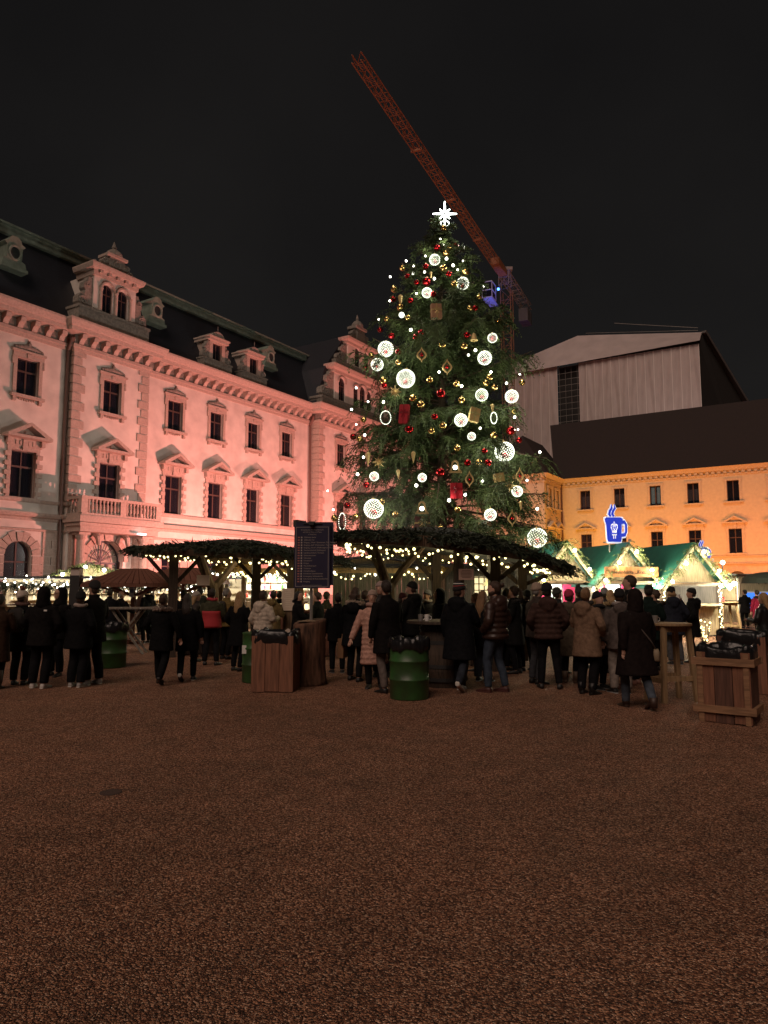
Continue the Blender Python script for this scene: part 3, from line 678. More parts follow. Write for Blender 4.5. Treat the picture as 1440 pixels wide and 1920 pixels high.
# ================================================================== orange lit wing (right)
WNG_O, WNG_A = Vector((22.6, 90.0, 0)), R(-32.2)
def on_plane(px, py, O, A, off=0.0):
    c, s = math.cos(A), math.sin(A); r = ray(px, py)
    t = (off - O.x*s + O.y*c) / (-r.x*s + r.y*c)
    X, Y = r.x*t - O.x, r.y*t - O.y
    return X*c + Y*s, CAM_H + r.z*t
MYPLASTER = mat('ochre_plaster', (.68, .58, .40), .85, bump=.1, scale=3, var=.08)
MYTRIM = mat('ochre_trim', (.62, .52, .37), .8, bump=.15, scale=8, var=.12)
MTILE = mat('roof_tiles', (.036, .023, .020), .8, bump=.6, scale=4, var=.5, stretch=(3, 3, 6))
def build_wing():
    P = thing('yellow_wing', 'ochre three storey wing with dark tiled roof, lit orange behind the stalls', 'building', WNG_O, WNG_A)
    UW, UH, UZ = 1.26, 2.38, 11.2; LW, LH, LZ = 1.34, 2.75, 5.35; EAVE = 15.0
    ax = [3.1 + 4.18*i for i in range(9)]; U1 = 42.0
    pf = -6.2; pu0 = -9.0
    w = MB(); hs = []
    for u in ax: hs += [(u-UW/2, u+UW/2, UZ, UZ+UH), (u-LW/2, u+LW/2, LZ, LZ+LH)]
    arch_u = [u for u in ax if u > 1]
    for u in arch_u: hs.append((u-.95, u+.95, 0, 3.35))
    wall_holes(w, 0, U1, 0, EAVE, hs)
    for u in arch_u: arch_fill(w, u, 1.9, 2.4, 0)
    hp = []
    for u in (-4.4, -7.4): hp += [(u-.6, u+.6, UZ, UZ+UH), (u-.6, u+.6, LZ, LZ+LH)]
    wall_holes(w, pu0, 0, 0, EAVE, hp, pf)
    # side face of the pavilion (faces +u): built flat with shallow window pieces set in
    w.quad((0, pf, 0), (0, 0, 0), (0, 0, EAVE), (0, pf, EAVE))
    w.quad((U1, 0, 0), (U1, 14, 0), (U1, 14, EAVE), (U1, 0, EAVE))
    w.build('wall', MYPLASTER, P)
    def win(w_, h_, style):
        k = Kit(); f = MB(); t = .07
        f.box((-w_/2, .16, 0), (-w_/2+t, .22, h_)); f.box((w_/2-t, .16, 0), (w_/2, .22, h_)); f.box((-w_/2+t, .16, h_-t), (w_/2-t, .22, h_)); f.box((-w_/2+t, .16, 0), (w_/2-t, .22, t)); f.box((-.05, .15, t), (.05, .22, h_-t))
        if style == 'lower': f.box((-w_/2+t, .155, h_*.62), (w_/2-t, .22, h_*.62+.09))
        k.frame = f.build('window', MFRAME, P)
        for a, b in ((-w_/2+t, -.05), (.05, w_/2-t)):
            g = MB(); g.box((a, .19, t), (b, .205, h_-t)); g.build('pane', MGLASS, k.frame)
        s = MB(); fw = .26
        s.box((-w_/2-fw, -.07, 0), (-w_/2, .06, h_)); s.box((w_/2, -.07, 0), (w_/2+fw, .06, h_)); s.box((-w_/2-fw-.08, -.08, h_), (w_/2+fw+.08, .06, h_+.26))
        s.build('window_surround', MYTRIM, k.frame)
        q = MB(); q.box((-w_/2-fw-.15, -.24, -.16), (w_/2+fw+.15, .1, 0)); q.box((-w_/2-.1, -.1, -.36), (w_/2+.1, .0, -.16)); q.build('window_sill', MYTRIM, k.frame)
        if style == 'lower':
            p = MB(); W2 = w_/2+.62; zb = h_+.62
            p.box((-w_/2-.3, -.1, h_+.26), (w_/2+.3, .05, zb)); p.box((-.15, -.2, h_+.02), (.15, -.075, zb)); p.box((-W2, -.42, zb), (W2, .05, zb+.13))
            for sx in (-1, 1):
                a = (sx*W2, zb+.13); b = (0, zb+.85); c = (0, zb+.66); d = (sx*(W2-.4), zb+.13)
                p.prism([a, d, c, b] if sx > 0 else [a, b, c, d], -.42, .05)
            p.prism([(-W2+.4, zb+.13), (W2-.4, zb+.13), (0, zb+.66)], -.1, .05)
            p.build('pediment', MYTRIM, k.frame)
        return k
    ku = win(UW, UH, 'upper'); kl = win(LW, LH, 'lower')
    for u in ax:
        o = copy_tree(ku.frame, P); o.location = (u, 0, UZ)
        if abs(u-11.46) < .2:
            m = MB(); m.box((-.48, .24, .25), (-.1, .25, 2.2)); m.box((.16, .24, .25), (.5, .25, 2.2)); m.build('curtain', glow('lit_curtain', (.85, 1.0, .85), .45), o)
        o = copy_tree(kl.frame, P); o.location = (u, 0, LZ)
    for u in (-4.4, -7.4):
        o = copy_tree(ku.frame, P); o.location = (u, pf, UZ); o = copy_tree(kl.frame, P); o.location = (u, pf, LZ)
    for yy in (-4.6, -1.9):         # windows on the pavilion side, facing the wing
        for k, z in ((ku, UZ), (kl, LZ)):
            o = copy_tree(k.frame, P); o.location = (0.18, yy, z); o.rotation_euler = (0, 0, R(90))
    for k in (ku, kl):
        for ch in list(k.frame.children): bpy.data.objects.remove(ch)
        bpy.data.objects.remove(k.frame)
    path = [(pu0, pf), (0, pf), (0, 0), (U1, 0)]
    MB().sweep([(-.05, 14.2), (.08, 14.2), (.12, 14.4), (-.05, 14.42)], path).build('architrave', MYTRIM, P)
    MB().sweep([(-.05, 14.72), (.3, 14.74), (.42, 14.95), (.5, 15.06), (.62, 15.2), (-.05, 15.26)], path).build('cornice', MYTRIM, P)
    dn = MB(); dn.box((-.17, -.24, 0), (.17, .02, .28)); D0 = None
    seg = [((u, 0), 0) for u in np.arange(.5, 30, .62)] + [((u, pf), 0) for u in np.arange(-4.7, -.1, .62)] + [((0, y), R(90)) for y in np.arange(pf+.4, -.4, .62)]
    for (u, y), a in seg:
        if D0 is None: D0 = dn.build('dentil', MYTRIM, P); o = D0
        else: o = inst(D0, P)
        o.location = (u, y, 14.43); o.rotation_euler = (0, 0, a)
    MB().sweep([(-.05, 4.95), (.14, 4.95), (.2, 5.1), (-.05, 5.14)], path).build('sill_course', MYTRIM, P)
    MB().sweep([(-.05, 3.95), (.08, 3.95), (.12, 4.1), (.3, 4.16), (.3, 4.3), (-.05, 4.34)], path).build('string_course', MYTRIM, P)
    MB().sweep([(-.05, 0), (.15, 0), (.15, .7), (-.05, .75)], path).build('plinth', MYTRIM, P)
    for u in arch_u:
        for i in range(9):
            a0 = math.pi*(i+.05)/9; a1 = math.pi*(i+.95)/9; r1 = 1.5/max(abs(math.cos((a0+a1)/2)), .93) if True else 1.5
            m = MB(); m.prism([(u+.97*math.cos(a0), 2.4+.97*math.sin(a0)), (u+r1*math.cos(a0), 2.4+r1*math.sin(a0)), (u+r1*math.cos(a1), 2.4+r1*math.sin(a1)), (u+.97*math.cos(a1), 2.4+.97*math.sin(a1))], -.07, .05); m.build('voussoir', MYTRIM, P)
        for sx in (-1, 1):
            for j in range(4):
                m = MB(); m.box((u+sx*1.26-.27, -.07, .78+j*.42), (u+sx*1.26+.27, .05, 1.16+j*.42)); m.build('block', MYTRIM, P)
        g = MB(); n = 10; g.prism([(u-.95, 0), (u+.95, 0)] + [(u+.95*math.cos(math.pi*i/n), 2.4+.95*math.sin(math.pi*i/n)) for i in range(n+1)], .3, .32); fo = g.build('door', mat('arch_door', (.10, .075, .06), .6), P)
    for i in range(4):
        u = ax[0]+2.09+4.18*i
        m = MB(); m.box((u-.55, -.05, 1.9), (u+.55, .04, 3.3)); m.build('wall_panel', MYTRIM, P)
    # roof
    yr, zr = 8.2, 24.4
    r = MB(); r.quad((-.6, -.5, 15.2), (U1, -.5, 15.2), (U1, yr, zr), (-4, yr, zr)); r.quad((-4, yr, zr), (U1, yr, zr), (U1, 17, 15), (-4, 17, 15)); r.add([(U1, -.5, 15.2), (U1, 17, 15), (U1, yr, zr)], [(0,1,2)])
    r.build('roof', MTILE, P)
    r = MB(); zt = 21.2; a = (-4.5, -1, zt); 
    v = [(pu0-.5, pf-.5, 15.2), (.55, pf-.5, 15.2), (.55, 3, 15.2), (pu0-.5, 6, 15.2), (-4.4, pf+4.6, zt), (-4.4, 6, zt)]
    r.add(v, [(0,1,4), (1,2,5,4), (0,4,5,3), (2,3,5)]); r.build('pavilion_roof', MTILE, P)
    m = MB(); m.tube([(.12, -.12, 0), (.12, -.12, 14.5)], .1, 8); m.build('rain_pipe', MPIPE, P)
    return P
WING = build_wing()

# ================================================================== sheeted weather roof behind the wing
def build_tent():
    D = 22.0
    P = thing('scaffold_tent', 'huge scaffold roof wrapped in pale plastic sheeting, rising behind the tiled roof', 'scaffold', WNG_O, WNG_A)
    MS = mat('plastic_sheet', (.60, .49, .46), .55, bump=.9, scale=.9, var=.10, stretch=(1.4, 1, .55), detail=6)
    MS2 = mat('plastic_roof_sheet', (.56, .46, .44), .5, bump=.5, scale=.5, var=.1)
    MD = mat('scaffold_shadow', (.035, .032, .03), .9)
    MP = mat('scaffold_tube', (.30, .28, .26), .5, metal=.6)
    q = lambda x, y, o=D: on_plane(x, y, WNG_O, WNG_A, o)
    uL, uR = q(952, 702)[0], q(1310, 644)[0]
    zL, zR = q(952, 702)[1], q(1310, 644)[1]
    ztop = lambda u: zL + (zR-zL)*(u-uL)/(uR-uL)
    zb = 14.0
    d0, d1 = q(1044, 683)[0], q(1084, 678)[0]
    edges = list(np.linspace(uL, d0, 7)) + list(np.linspace(d1, uR, 15))
    for i in range(len(edges)-1):
        a, b = edges[i], edges[i+1]
        dark = abs(a-d0) < 1e-6
        if dark: continue
        # a strip with slack folds
        nx, nz = 8, 26; vs = []; fs = []
        ph = random.random()*6; amp_d = random.choice((-1, 1))
        for j in range(nz+1):
            for k in range(nx+1):
                s = k/nx; t = j/nz; u = a+.03+(b-a-.06)*s; z = zb+(ztop(u)-zb)*t
                y = D + .05*math.sin(math.pi*s)*(1+.5*math.sin(t*5+ph)) + .10*math.sin(6*s*amp_d+11*t+ph)*math.sin(math.pi*s)*(.3+.7*abs(math.sin(2.3*t+ph)))
                vs.append((u, y, z))
        for j in range(nz):
            for k in range(nx):
                o = j*(nx+1)+k; fs.append((o, o+1, o+nx+2, o+nx+1))
        MB().add(vs, fs).build('sheet_panel', MS, P, smooth=True)
        m = MB(); m.beam((b, D-.04, zb), (b, D-.04, ztop(b)), .08, .06); m.build('sheet_seam', mat('seam', (.85, .75, .70), .5), P)
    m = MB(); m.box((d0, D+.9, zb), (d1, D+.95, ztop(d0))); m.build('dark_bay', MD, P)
    m = MB()
    for u in np.linspace(d0+.3, d1-.3, 4): m.tube([(u, D+.3, zb), (u, D+.3, ztop(u))], .05, 5)
    for z in np.arange(zb+1, ztop(d0), 1.0): m.tube([(d0, D+.3, z), (d1, D+.3, z)], .05, 5)
    m.tube([(d0, D+.25, zb+6), (d1, D+.25, zb+10)], .05, 5); m.tube([(d1, D+.25, zb+10), (d0, D+.25, zb+14)], .05, 5)
    m.build('scaffold_bars', MP, P)
    # roof sheeting: eave band and the slope up to the ridge
    e0 = q(926, 708, D-.6); e1 = q(1312, 638, D-.6); r0 = q(926, 697, D+.2); r1 = q(1084, 629, D+4.5); r2 = q(1316, 623, D+4.5)
    f0 = q(926, 697, D-.3); f1 = q(1312, 632, D-.3)
    m = MB()
    A0 = (e0[0], D-.6, e0[1]); A1 = (e1[0], D-.6, e1[1]); mid0 = (f0[0], D-.3, f0[1]); m1 = q(1312, 631, D+1.0); M1 = (m1[0], D+1, m1[1])
    R1 = (r1[0], D+4.5, r1[1]); R2 = (r2[0], D+4.5, r2[1])
    n = 12
    pan = []
    for i in range(n):
        s0, s1 = i/n, (i+1)/n
        L = lambda p, q_, s: tuple(p[k]+(q_[k]-p[k])*s for k in range(3))
        lo0, lo1 = L(A0, A1, s0), L(A0, A1, s1)
        def top(s): return L(mid0, R1, s/.42) if s <= .42 else L(R1, R2, (s-.42)/.58)
        t0, t1 = top(s0), top(s1)
        mm0, mm1 = L(lo0, t0, .5), L(lo1, t1, .5)
        mm0 = (mm0[0], mm0[1]-.15, mm0[2]); mm1 = (mm1[0], mm1[1]-.15, mm1[2])
        p = MB(); p.quad(lo0, lo1, mm1, mm0); p.build('roof_sheet', MS2, P); p = MB(); p.quad(mm0, mm1, t1, t0); p.build('roof_sheet', MS2, P)
    # dark back slope and its truss edge
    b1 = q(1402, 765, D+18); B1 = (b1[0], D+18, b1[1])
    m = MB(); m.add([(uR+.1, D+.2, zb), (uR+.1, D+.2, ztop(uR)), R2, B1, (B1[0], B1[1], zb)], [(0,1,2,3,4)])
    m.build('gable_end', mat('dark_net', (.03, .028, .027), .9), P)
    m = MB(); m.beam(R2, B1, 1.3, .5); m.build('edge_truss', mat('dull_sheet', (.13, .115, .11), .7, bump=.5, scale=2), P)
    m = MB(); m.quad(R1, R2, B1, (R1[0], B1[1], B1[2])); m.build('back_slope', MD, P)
    m = MB(); m.tube([(R1[0]+6, R1[1], R1[2]+.9), (R2[0]-.5, R2[1], R2[2]+.8)], .05, 5); m.tube([(R1[0]+1, R1[1]+1, R1[2]+.5), (R2[0]-.5, R2[1], R2[2]+.4)], .05, 5); m.build('guard_rail', MP, P)
build_tent()

# ================================================================== tower crane
def build_crane():
    base = Vector((19.7, 110.0, 0)); H = 50.6
    tip = Vector((-2.6, 61.8, H))
    P = thing('tower_crane', 'orange lattice tower crane with long jib and blue lit cab above the roofs', 'crane', base)
    MC = mat('crane_paint', (.34, .155, .075), .6, bump=.1, scale=6, var=.3); MCG = mat('crane_steel', (.30, .26, .24), .5)
    d = (tip-base); d.z = 0; L = d.length; d.normalize(); n = Vector((-d.y, d.x, 0))
    def lattice(m, o, ax, s1, s2, L, bay, w0, h0, tri=False, w1=None, h1=None, r=.04):
        w1 = w1 or w0; h1 = h1 or h0; N = max(1, round(L/bay))
        def pt(i, c):
            t = i/N; w = w0+(w1-w0)*t; h = h0+(h1-h0)*t
            return o + ax*(L*t) + s1*(w/2*c[0]) + s2*(h*c[1])
        cs = [(-1, 0), (1, 0), (1, 1), (-1, 1)] if not tri else [(-1, 0), (1, 0), (0, 1)]
        for c in cs: m.tube([pt(0, c), pt(N, c)], r*1.5, 5)
        k = len(cs)
        for i in range(N):
            for j in range(k):
                a, b = cs[j], cs[(j+1) % k]
                m.tube([pt(i, a if i % 2 else b), pt(i+1, b if i % 2 else a)], r*.8, 4)
                m.tube([pt(i, a), pt(i, b)], r*.7, 4)
    Z = Vector((0, 0, 1)); O = Vector((0, 0, 0))
    m = MB(); lattice(m, O - n*0 - d*.9, Z, n, d, H-1.5, 1.9, 1.6, 1.6); m.build('mast', MC, P)
    m = MB(); lattice(m, O + Z*(H) + d*3.4, d, n, Z, L-3.4, 1.2, 1.15, .95, tri=False, w1=.95, h1=.8); m.build('jib', MC, P)
    for k in (.24, .47, .7):
        m = MB(); c = O + Z*(H-.08) + d*(3.4+(L-3.4)*k); m.beam(c-n*.66, c+n*.66, .22, .22); m.build('jib_joint', MC, P)
    m = MB(); c = O + Z*(H+.6) + d*(4.2); m.box((-.64, -2.4, -.5), (.64, 2.4, .5), Matrix.Translation(c) @ Matrix.Rotation(math.atan2(d.y, d.x)+R(90), 4, 'Z')); m.build('jib_root', MC, P)
    m = MB(); lattice(m, O+Z*(H-1.2), Z, n, d, 2.6, 1.3, 1.6, 1.6); m.cbox((0, 0, H+1.8), (1.8, 1.8, .5)); m.build('slewing_unit', MCG, P)
    m = MB(); lattice(m, O+Z*(H+.2)+d*1, d*-1, n, Z, 15, 2, 1.6, .9); m.build('counter_jib', MCG, P)
    m = MB()
    for i in range(3): c = O + Z*(H-1.4) - d*(11.5+i*1.1); m.box((-.8, -.42, -1.3), (.8, .42, 1.0), Matrix.Translation(c) @ Matrix.Rotation(math.atan2(d.y, d.x)+R(90), 4, 'Z'))
    m.build('counterweight', mat('concrete', (.12, .115, .115), .9, bump=.2, scale=4), P)
    cabc = O + Z*(H-2.2) + d*2.0 + n*2.3
    if cabc.x > 0: cabc = O + Z*(H-2.2) + d*2.0 - n*2.3
    M = Matrix.Translation(cabc) @ Matrix.Rotation(math.atan2(d.y, d.x)-R(90), 4, 'Z')
    m = MB(); W2 = .8
    for x in (-W2, W2):
        for y in (-1.1, 1.1): m.box((x-.05, y-.05, -1.3), (x+.05, y+.05, 1.3), M)
    for z in (-1.3, -.1, 1.25):
        for y in (-1.1, 1.1): m.box((-W2, y-.05, z), (W2, y+.05, z+.1), M)
        for x in (-W2, W2): m.box((x-.05, -1.1, z), (x+.05, 1.1, z+.1), M)
    m.box((-W2, -1.1, 1.3), (W2, 1.1, 1.4), M)
    C = m.build('cab', mat('cab_frame', (.5, .52, .62), .5), P)
    m = MB(); m.box((-W2+.02, -1.06, -1.42), (W2-.02, 1.06, -1.31), M); m.box((-W2, -2.6, -1.45), (W2-.2, -1.2, -1.35), M); m.build('cab_floor', mat('cab_floor', (.35, .5, .8), .5), C)
    m = MB(); m.box((-W2+.05, -1.0, -1.2), (W2-.05, 1.0, 1.2), M); m.build('cab_glass', MGLASS, C)
    m = MB(); m.sphere((cabc.x+1.5, cabc.y, cabc.z+.5), .22, 8, 6); m.build('blue_lamp', glow('blue_lamp', (.05, .22, 1.0), 6.0), P)
    w = base + cabc
    lamp('cab_lamp', 'SPOT', (w.x+.2, w.y-3.5, w.z-6.5), 900, (.05, .16, 1.0), size=.3, aim=w, cone=70)
    lamp('counter_lamp', 'SPOT', tuple(base + Vector((0, 0, H-9)) - d*9), 160, (.10, .16, 1.0), size=.3, aim=tuple(base + Vector((0, 0, H-1)) - d*12.5), cone=60)
build_crane()
# unseen floodlights, added behind the ridge to brighten the sheeting and the crane's jib
def added_flood(loc, aim, e, col, cone, label):
    t = thing('added_floodlight', label, 'floodlight', loc)
    m = MB(); m.box((-.35, -.12, -.28), (.35, .12, .28), Matrix.Rotation(R(25), 4, 'X')); m.build('housing', mat('black_metal', (.03, .03, .03), .5), t)
    m = MB(); m.tube([(0, 0, -.25), (0, 0, -1.6)], .05, 6); m.build('stand', mat('black_metal', (.03, .03, .03), .5), t)
    lamp('added_lamp', 'SPOT', (loc[0], loc[1]+.3, loc[2]+.5), e, col, size=.4, aim=aim, cone=cone, blend=.8)
# ================================================================== floodlights standing in front of the facades
FLOODS = []
def flood(O, A, u, off, z, e, col, aim_z, label, cone=150, aim_u=0, size=.22):
    c, s = math.cos(A), math.sin(A)
    loc = Vector((O.x + u*c + off*s, O.y + u*s - off*c, 0))
    t = thing('floodlight', label, 'floodlight', loc, A, 'floodlights along the facades')
    mk = mat('black_metal', (.03, .03, .03), .5)
    m = MB(); m.tube([(0, 0, 0), (0, 0, z-.1)], .04, 6); m.tube([(-.3, 0, 0), (.3, 0, 0)], .03, 5); m.tube([(0, -.3, 0), (0, .3, 0)], .03, 5); m.build('stand', mk, t)
    m = MB(); m.box((-.3, -.1, z-.3), (.3, .1, z-.02), None); m.build('housing', mk, t)
    p = (loc.x, loc.y, z+.12)
    tgt = Vector((O.x + (u+aim_u)*c, O.y + (u+aim_u)*s, aim_z))
    lamp('flood_lamp', 'SPOT', p, e, col, size=size, aim=tgt, cone=cone, blend=.6)
PINK = (1.0, .30, .25); PALE = (1.0, .62, .52); AMBER = (1.0, .45, .04); ROSE = (1.0, .44, .26)
LB = 'black floodlight washing the palace wall in pink'
flood(PAL_O, PAL_A, 2.6, 10.0, 1.5, 10500, PINK, 11, LB, size=.12)
flood(PAL_O, PAL_A, 17.5, 10.0, 1.5, 7600, PINK, 11, LB, size=.12)
flood(PAL_O, PAL_A, 33.0, 10.0, 1.5, 6000, PINK, 11, LB, size=.12)
flood(PAL_O, PAL_A, -11.0, 11.0, 1.5, 7000, PALE, 11, LB, size=.12)
# added pale fill floods, standing in for the market lamps' spill on the palace
flood(PAL_O, PAL_A, 5.0, 20.0, 4.4, 2000, (1.0, .92, .84), 11, 'added black fill floodlight on a tall stand far out in the court', 120)
flood(PAL_O, PAL_A, -8.0, 18.0, 4.4, 1700, (1.0, .92, .84), 11, 'added black fill floodlight on a tall stand behind the garland stall', 120)
LO = 'black floodlight washing the ochre wing in orange'
for u, e, c in ((2.0, 1300, AMBER), (8.5, 1400, (1.0, .36, .06)), (15.0, 1500, (1.0, .31, .06)), (22.0, 1600, (1.0, .26, .07)), (29.5, 1600, (1.0, .30, .12))):
    flood(WNG_O, WNG_A, u, 9.0, 2.2, e*1.7, c, 9.5, LO)
flood(WNG_O, WNG_A, -5.5, 14.0, 2.4, 1500, (1.0, .42, .34), 9.5, 'black floodlight turning the end of the ochre wing pink')
def _wl(u, y, z):
    c, q = math.cos(WNG_A), math.sin(WNG_A); return (WNG_O.x + u*c - y*q, WNG_O.y + u*q + y*c, z)
added_flood(_wl(12, 11, 22.95), _wl(14, 24, 32), 500, (1.0, .74, .70), 150, 'added fill floodlight aimed at the sheeting behind the tiled roof')
added_flood(_wl(0, 9.8, 24.2), (8, 90, 50), 1250, (1.0, .66, .5), 150, 'added fill floodlight pointing up at the crane jib')
# ================================================================== christmas tree
MFIR = mat('fir_needles', (.070, .105, .030), .7, var=.5, scale=2.5, col2=(.028, .048, .015))
MFIRC = mat('cut_fir', (.026, .036, .016), .75, var=.5, scale=4, col2=(.010, .016, .008))
MBARK = wood('bark', (.09, .06, .04), .95, .5, (14, 14, 3))
TREE = Vector((2.15, 26.0, 0))
TR_Z = [2.6, 3.4, 4.2, 5.4, 6.5, 7.8, 9.2, 10.4, 11.65, 12.7, 13.8, 14.5, 15.0, 15.5]
TR_R = [2.4, 3.5, 3.85, 3.4, 3.1, 2.95, 2.7, 2.35, 1.95, 1.55, .98, .56, .30, .08]
def tree_r(z): return float(np.interp(z, TR_Z, TR_R))
def build_tree():
    T = thing('christmas_tree', 'tall dark spruce decked with lights and baubles behind the thatched pavilion', 'tree', TREE)
    m = MB(); m.tube([(0, 0, 0), (-.05, 0, 2), (0, .03, 6), (.04, 0, 11), (0, 0, 15.7)], [.26, .23, .17, .09, .02], 10); m.build('trunk', MBARK, T)
    limbs = MB(); O = []; Dv = []; Ls = []
    z = 2.7; ang = 0
    while z < 15.35:
        r = tree_r(z)*(1 + .09*math.sin(z*4.3)); nb = 8 if z < 12 else 6
        for k in range(nb):
            ang += 2.39996 + random.uniform(-.2, .2)
            rr = r * random.choice((.6, .85, 1.0, 1.1, 1.04, .78)) * random.uniform(.9, 1.08)
            if random.random() < .10: rr *= 1.13
            zz = z + random.uniform(-.35, .35); c, s = math.cos(ang), math.sin(ang)
            rise = random.uniform(-.08, .34) if z < 9 else .22 + .1*(z-9)/6
            sag = .30*rr if z < 9 else .12*rr
            pts = []
            for i in range(6):
                t = i/5; pts.append(Vector((c*rr*t, s*rr*t, zz + rr*rise*1.5*t - sag*1.5*t*t + (.14*rr*t**4))))
            limbs.tube(pts, [.035*(1-.8*i/5)*(.5+rr/5)+.008 for i in range(6)], 5)
            nf = int(6 + rr*(11 if z < 6 else 15)) if z < 13 else int(4 + rr*8)
            for q in range(nf):
                t = random.uniform(.14 if z > 7 else .34, 1)**.8
                i = min(int(t*5), 4); p = pts[i].lerp(pts[i+1], t*5-i)
                sd = random.choice((-1, 1)); a = ang + sd*random.uniform(.35, 1.15)
                if t > .9: a = ang + random.uniform(-.4, .4)
                O.append(p + Vector((random.uniform(-.06, .06), random.uniform(-.06, .06), random.uniform(-.05, .05)))); dz = random.uniform(-1.25, .05) if z < 10 else (random.uniform(-.7, .3) if z < 13 else random.uniform(-.1, 1.0))
                Dv.append((math.cos(a), math.sin(a), dz)); Ls.append(random.uniform(.36, .80)*(1.0 if z < 12 else .62))
        z += .40 if z < 12 else .33
    # leader shoots
    for i in range(34):
        a = random.random()*6.28; zz = random.uniform(12.6, 15.7); rr = tree_r(zz)*.8
        O.append(Vector((rr*.3*math.cos(a), rr*.3*math.sin(a), zz))); Dv.append((math.cos(a), math.sin(a), random.uniform(.3, 1.4))); Ls.append(random.uniform(.4, .75))
    limbs.build('limbs', MBARK, T)
    V, Fc = sprays(np.array([tuple(o) for o in O]), np.array(Dv), np.array(Ls), n=8, droop=.62, blade=.22, width=.017)
    V[:, 2] = np.maximum(V[:, 2], .6)
    cr_ = np_obj('crown', V, Fc, MFIR, T)
    return T
build_tree()

def tree_pt(px, py, lift=.1):
    """a spot on the side of the tree that faces the court"""
    Y = TREE.y
    for _ in range(8):
        p = at(px, py, Y); r = tree_r(p.z) + lift; dx = p.x - TREE.x
        Y = TREE.y - math.sqrt(max(r*r - dx*dx, .0))
    return at(px, py, Y)
c5 = lambda x, y: (640 + x/3.6, 360 + y/3.6)
c6 = lambda x, y: (600 + x/3.13, 700 + y/3.13)
MRED = mat('red_bauble', (.36, .012, .016), .16, metal=.85); MGOLD = mat('gold_bauble', (.80, .58, .22), .14, metal=.95)
MGOLDM = mat('matt_gold', (.70, .52, .24), .45, metal=.5); MREDW = mat('red_wrap', (.50, .025, .04), .4)
MWIRE = mat('silver_wire', (.6, .6, .6), .3, metal=.9)
GL_W = glow('led_white', (.93, 1.0, .80), 2.6); GL_B = glow('bulb_white', (1.0, .96, .80), 7.0); GL_Y = glow('bulb_warm', (1.0, .84, .36), 4.2); GL_S = glow('star_tube', (.93, 1.0, .90), 9.0)

# --- baubles
def bauble_src(name, m):
    b = MB(); b.sphere((0, 0, 0), 1, 14, 10); s = b.build(name, m, smooth=True)
    k = MB(); k.lathe([(.22, .93), (.22, 1.12), (.08, 1.14), (.08, 1.3), (.02, 1.34)], 8); c = k.build('cap', MGOLDM, s)
    return s
RB = bauble_src('red_bauble', MRED); GB = bauble_src('gold_bauble', MGOLD)
reds = [c5(*q) for q in ((772,360),(645,375),(448,567),(570,503),(510,612),(725,553),(620,690),(467,732),(385,1078),(340,970),(262,930),(160,1187),(540,948),(505,980),(903,783),(848,965),(290,1305),(350,722),(1022,990),(1390,358))] + [c6(*q) for q in ((673,255),(1118,337),(195,372),(707,582),(1168,393),(965,455),(985,525),(865,525),(160,775),(1300,885),(272,655))]
reds = [q for q in reds if q[0] < 1015]
redbig = [c5(672, 1360), c5(575, 605), c6(525, 328), c6(1118, 337), c6(707, 580)]
golds = [c5(*q) for q in ((690,243),(733,370),(707,412),(413,512),(690,515),(838,540),(357,655),(450,848),(308,857),(398,775),(868,785),(1060,880),(930,708),(682,1032),(827,1043),(385,1152),(598,1270),(777,1297),(975,1290),(1033,1318),(1000,1250),(812,1405),(485,1393),(1220,1287),(285,1272),(202,1100),(762,622))] + [c6(*q) for q in ((593,183),(722,308),(655,340),(255,272),(1138,225),(1018,365),(805,440),(808,800),(932,525),(1262,515),(232,385),(365,755),(210,842),(85,850),(445,828),(705,910))]
def place_bauble(src, q, r, label, grp, cat='bauble'):
    o = copy_tree(src); o.location = tree_pt(*q, lift=.16); o.scale = (r, r, r*random.uniform(.9, 1.0)); o.rotation_euler = (random.uniform(-.15, .15), random.uniform(-.15, .15), random.random()*6)
    tag(o, label, cat, grp)
for q in reds: place_bauble(RB, q, random.uniform(.095, .125), 'small shiny red bauble hanging on the lit spruce', 'small red baubles on the tree')
for q in redbig: place_bauble(RB, q, .155, 'large glossy red bauble hanging on the lit spruce', 'large red baubles on the tree')
for q in golds: place_bauble(GB, q, random.uniform(.10, .135), 'small mirror gold bauble hanging on the lit spruce', 'gold baubles on the tree')
for s in (RB, GB):
    for ch in list(s.children): bpy.data.objects.remove(ch)
    bpy.data.objects.remove(s)

# --- LED wire globes
def globe_src():
    root = empty('light_globe'); w = MB(); b = MB(); NM = 12
    for i in range(NM):
        a = 2*math.pi*i/NM
        w.tube([(math.cos(a)*math.sin(t), math.sin(a)*math.sin(t), math.cos(t)) for t in np.linspace(.05, math.pi-.05, 11)], .005, 4, caps=False)
    for i in range(230):
        z_ = 1-2*(i+.5)/230; a = i*2.39996; q_ = math.sqrt(1-z_*z_); b.sphere((1.01*q_*math.cos(a), 1.01*q_*math.sin(a), 1.01*z_), .043, 5, 3)
    w.build('wire_frame', MWIRE, root); o = b.build('led_bulbs', GL_W, root); o['kind'] = 'stuff'
    k = MB(); k.lathe([(.16, .98), (.16, 1.12), (.05, 1.15), (.05, 1.3)], 8); k.build('cap', MGOLDM, root)
    k = MB(); k.sphere((0, 0, -.35), .3, 8, 6); k.sphere((.25, .1, -.5), .18, 6, 5); k.build('inner_bauble', MRED, root)
    return root
GS = globe_src()
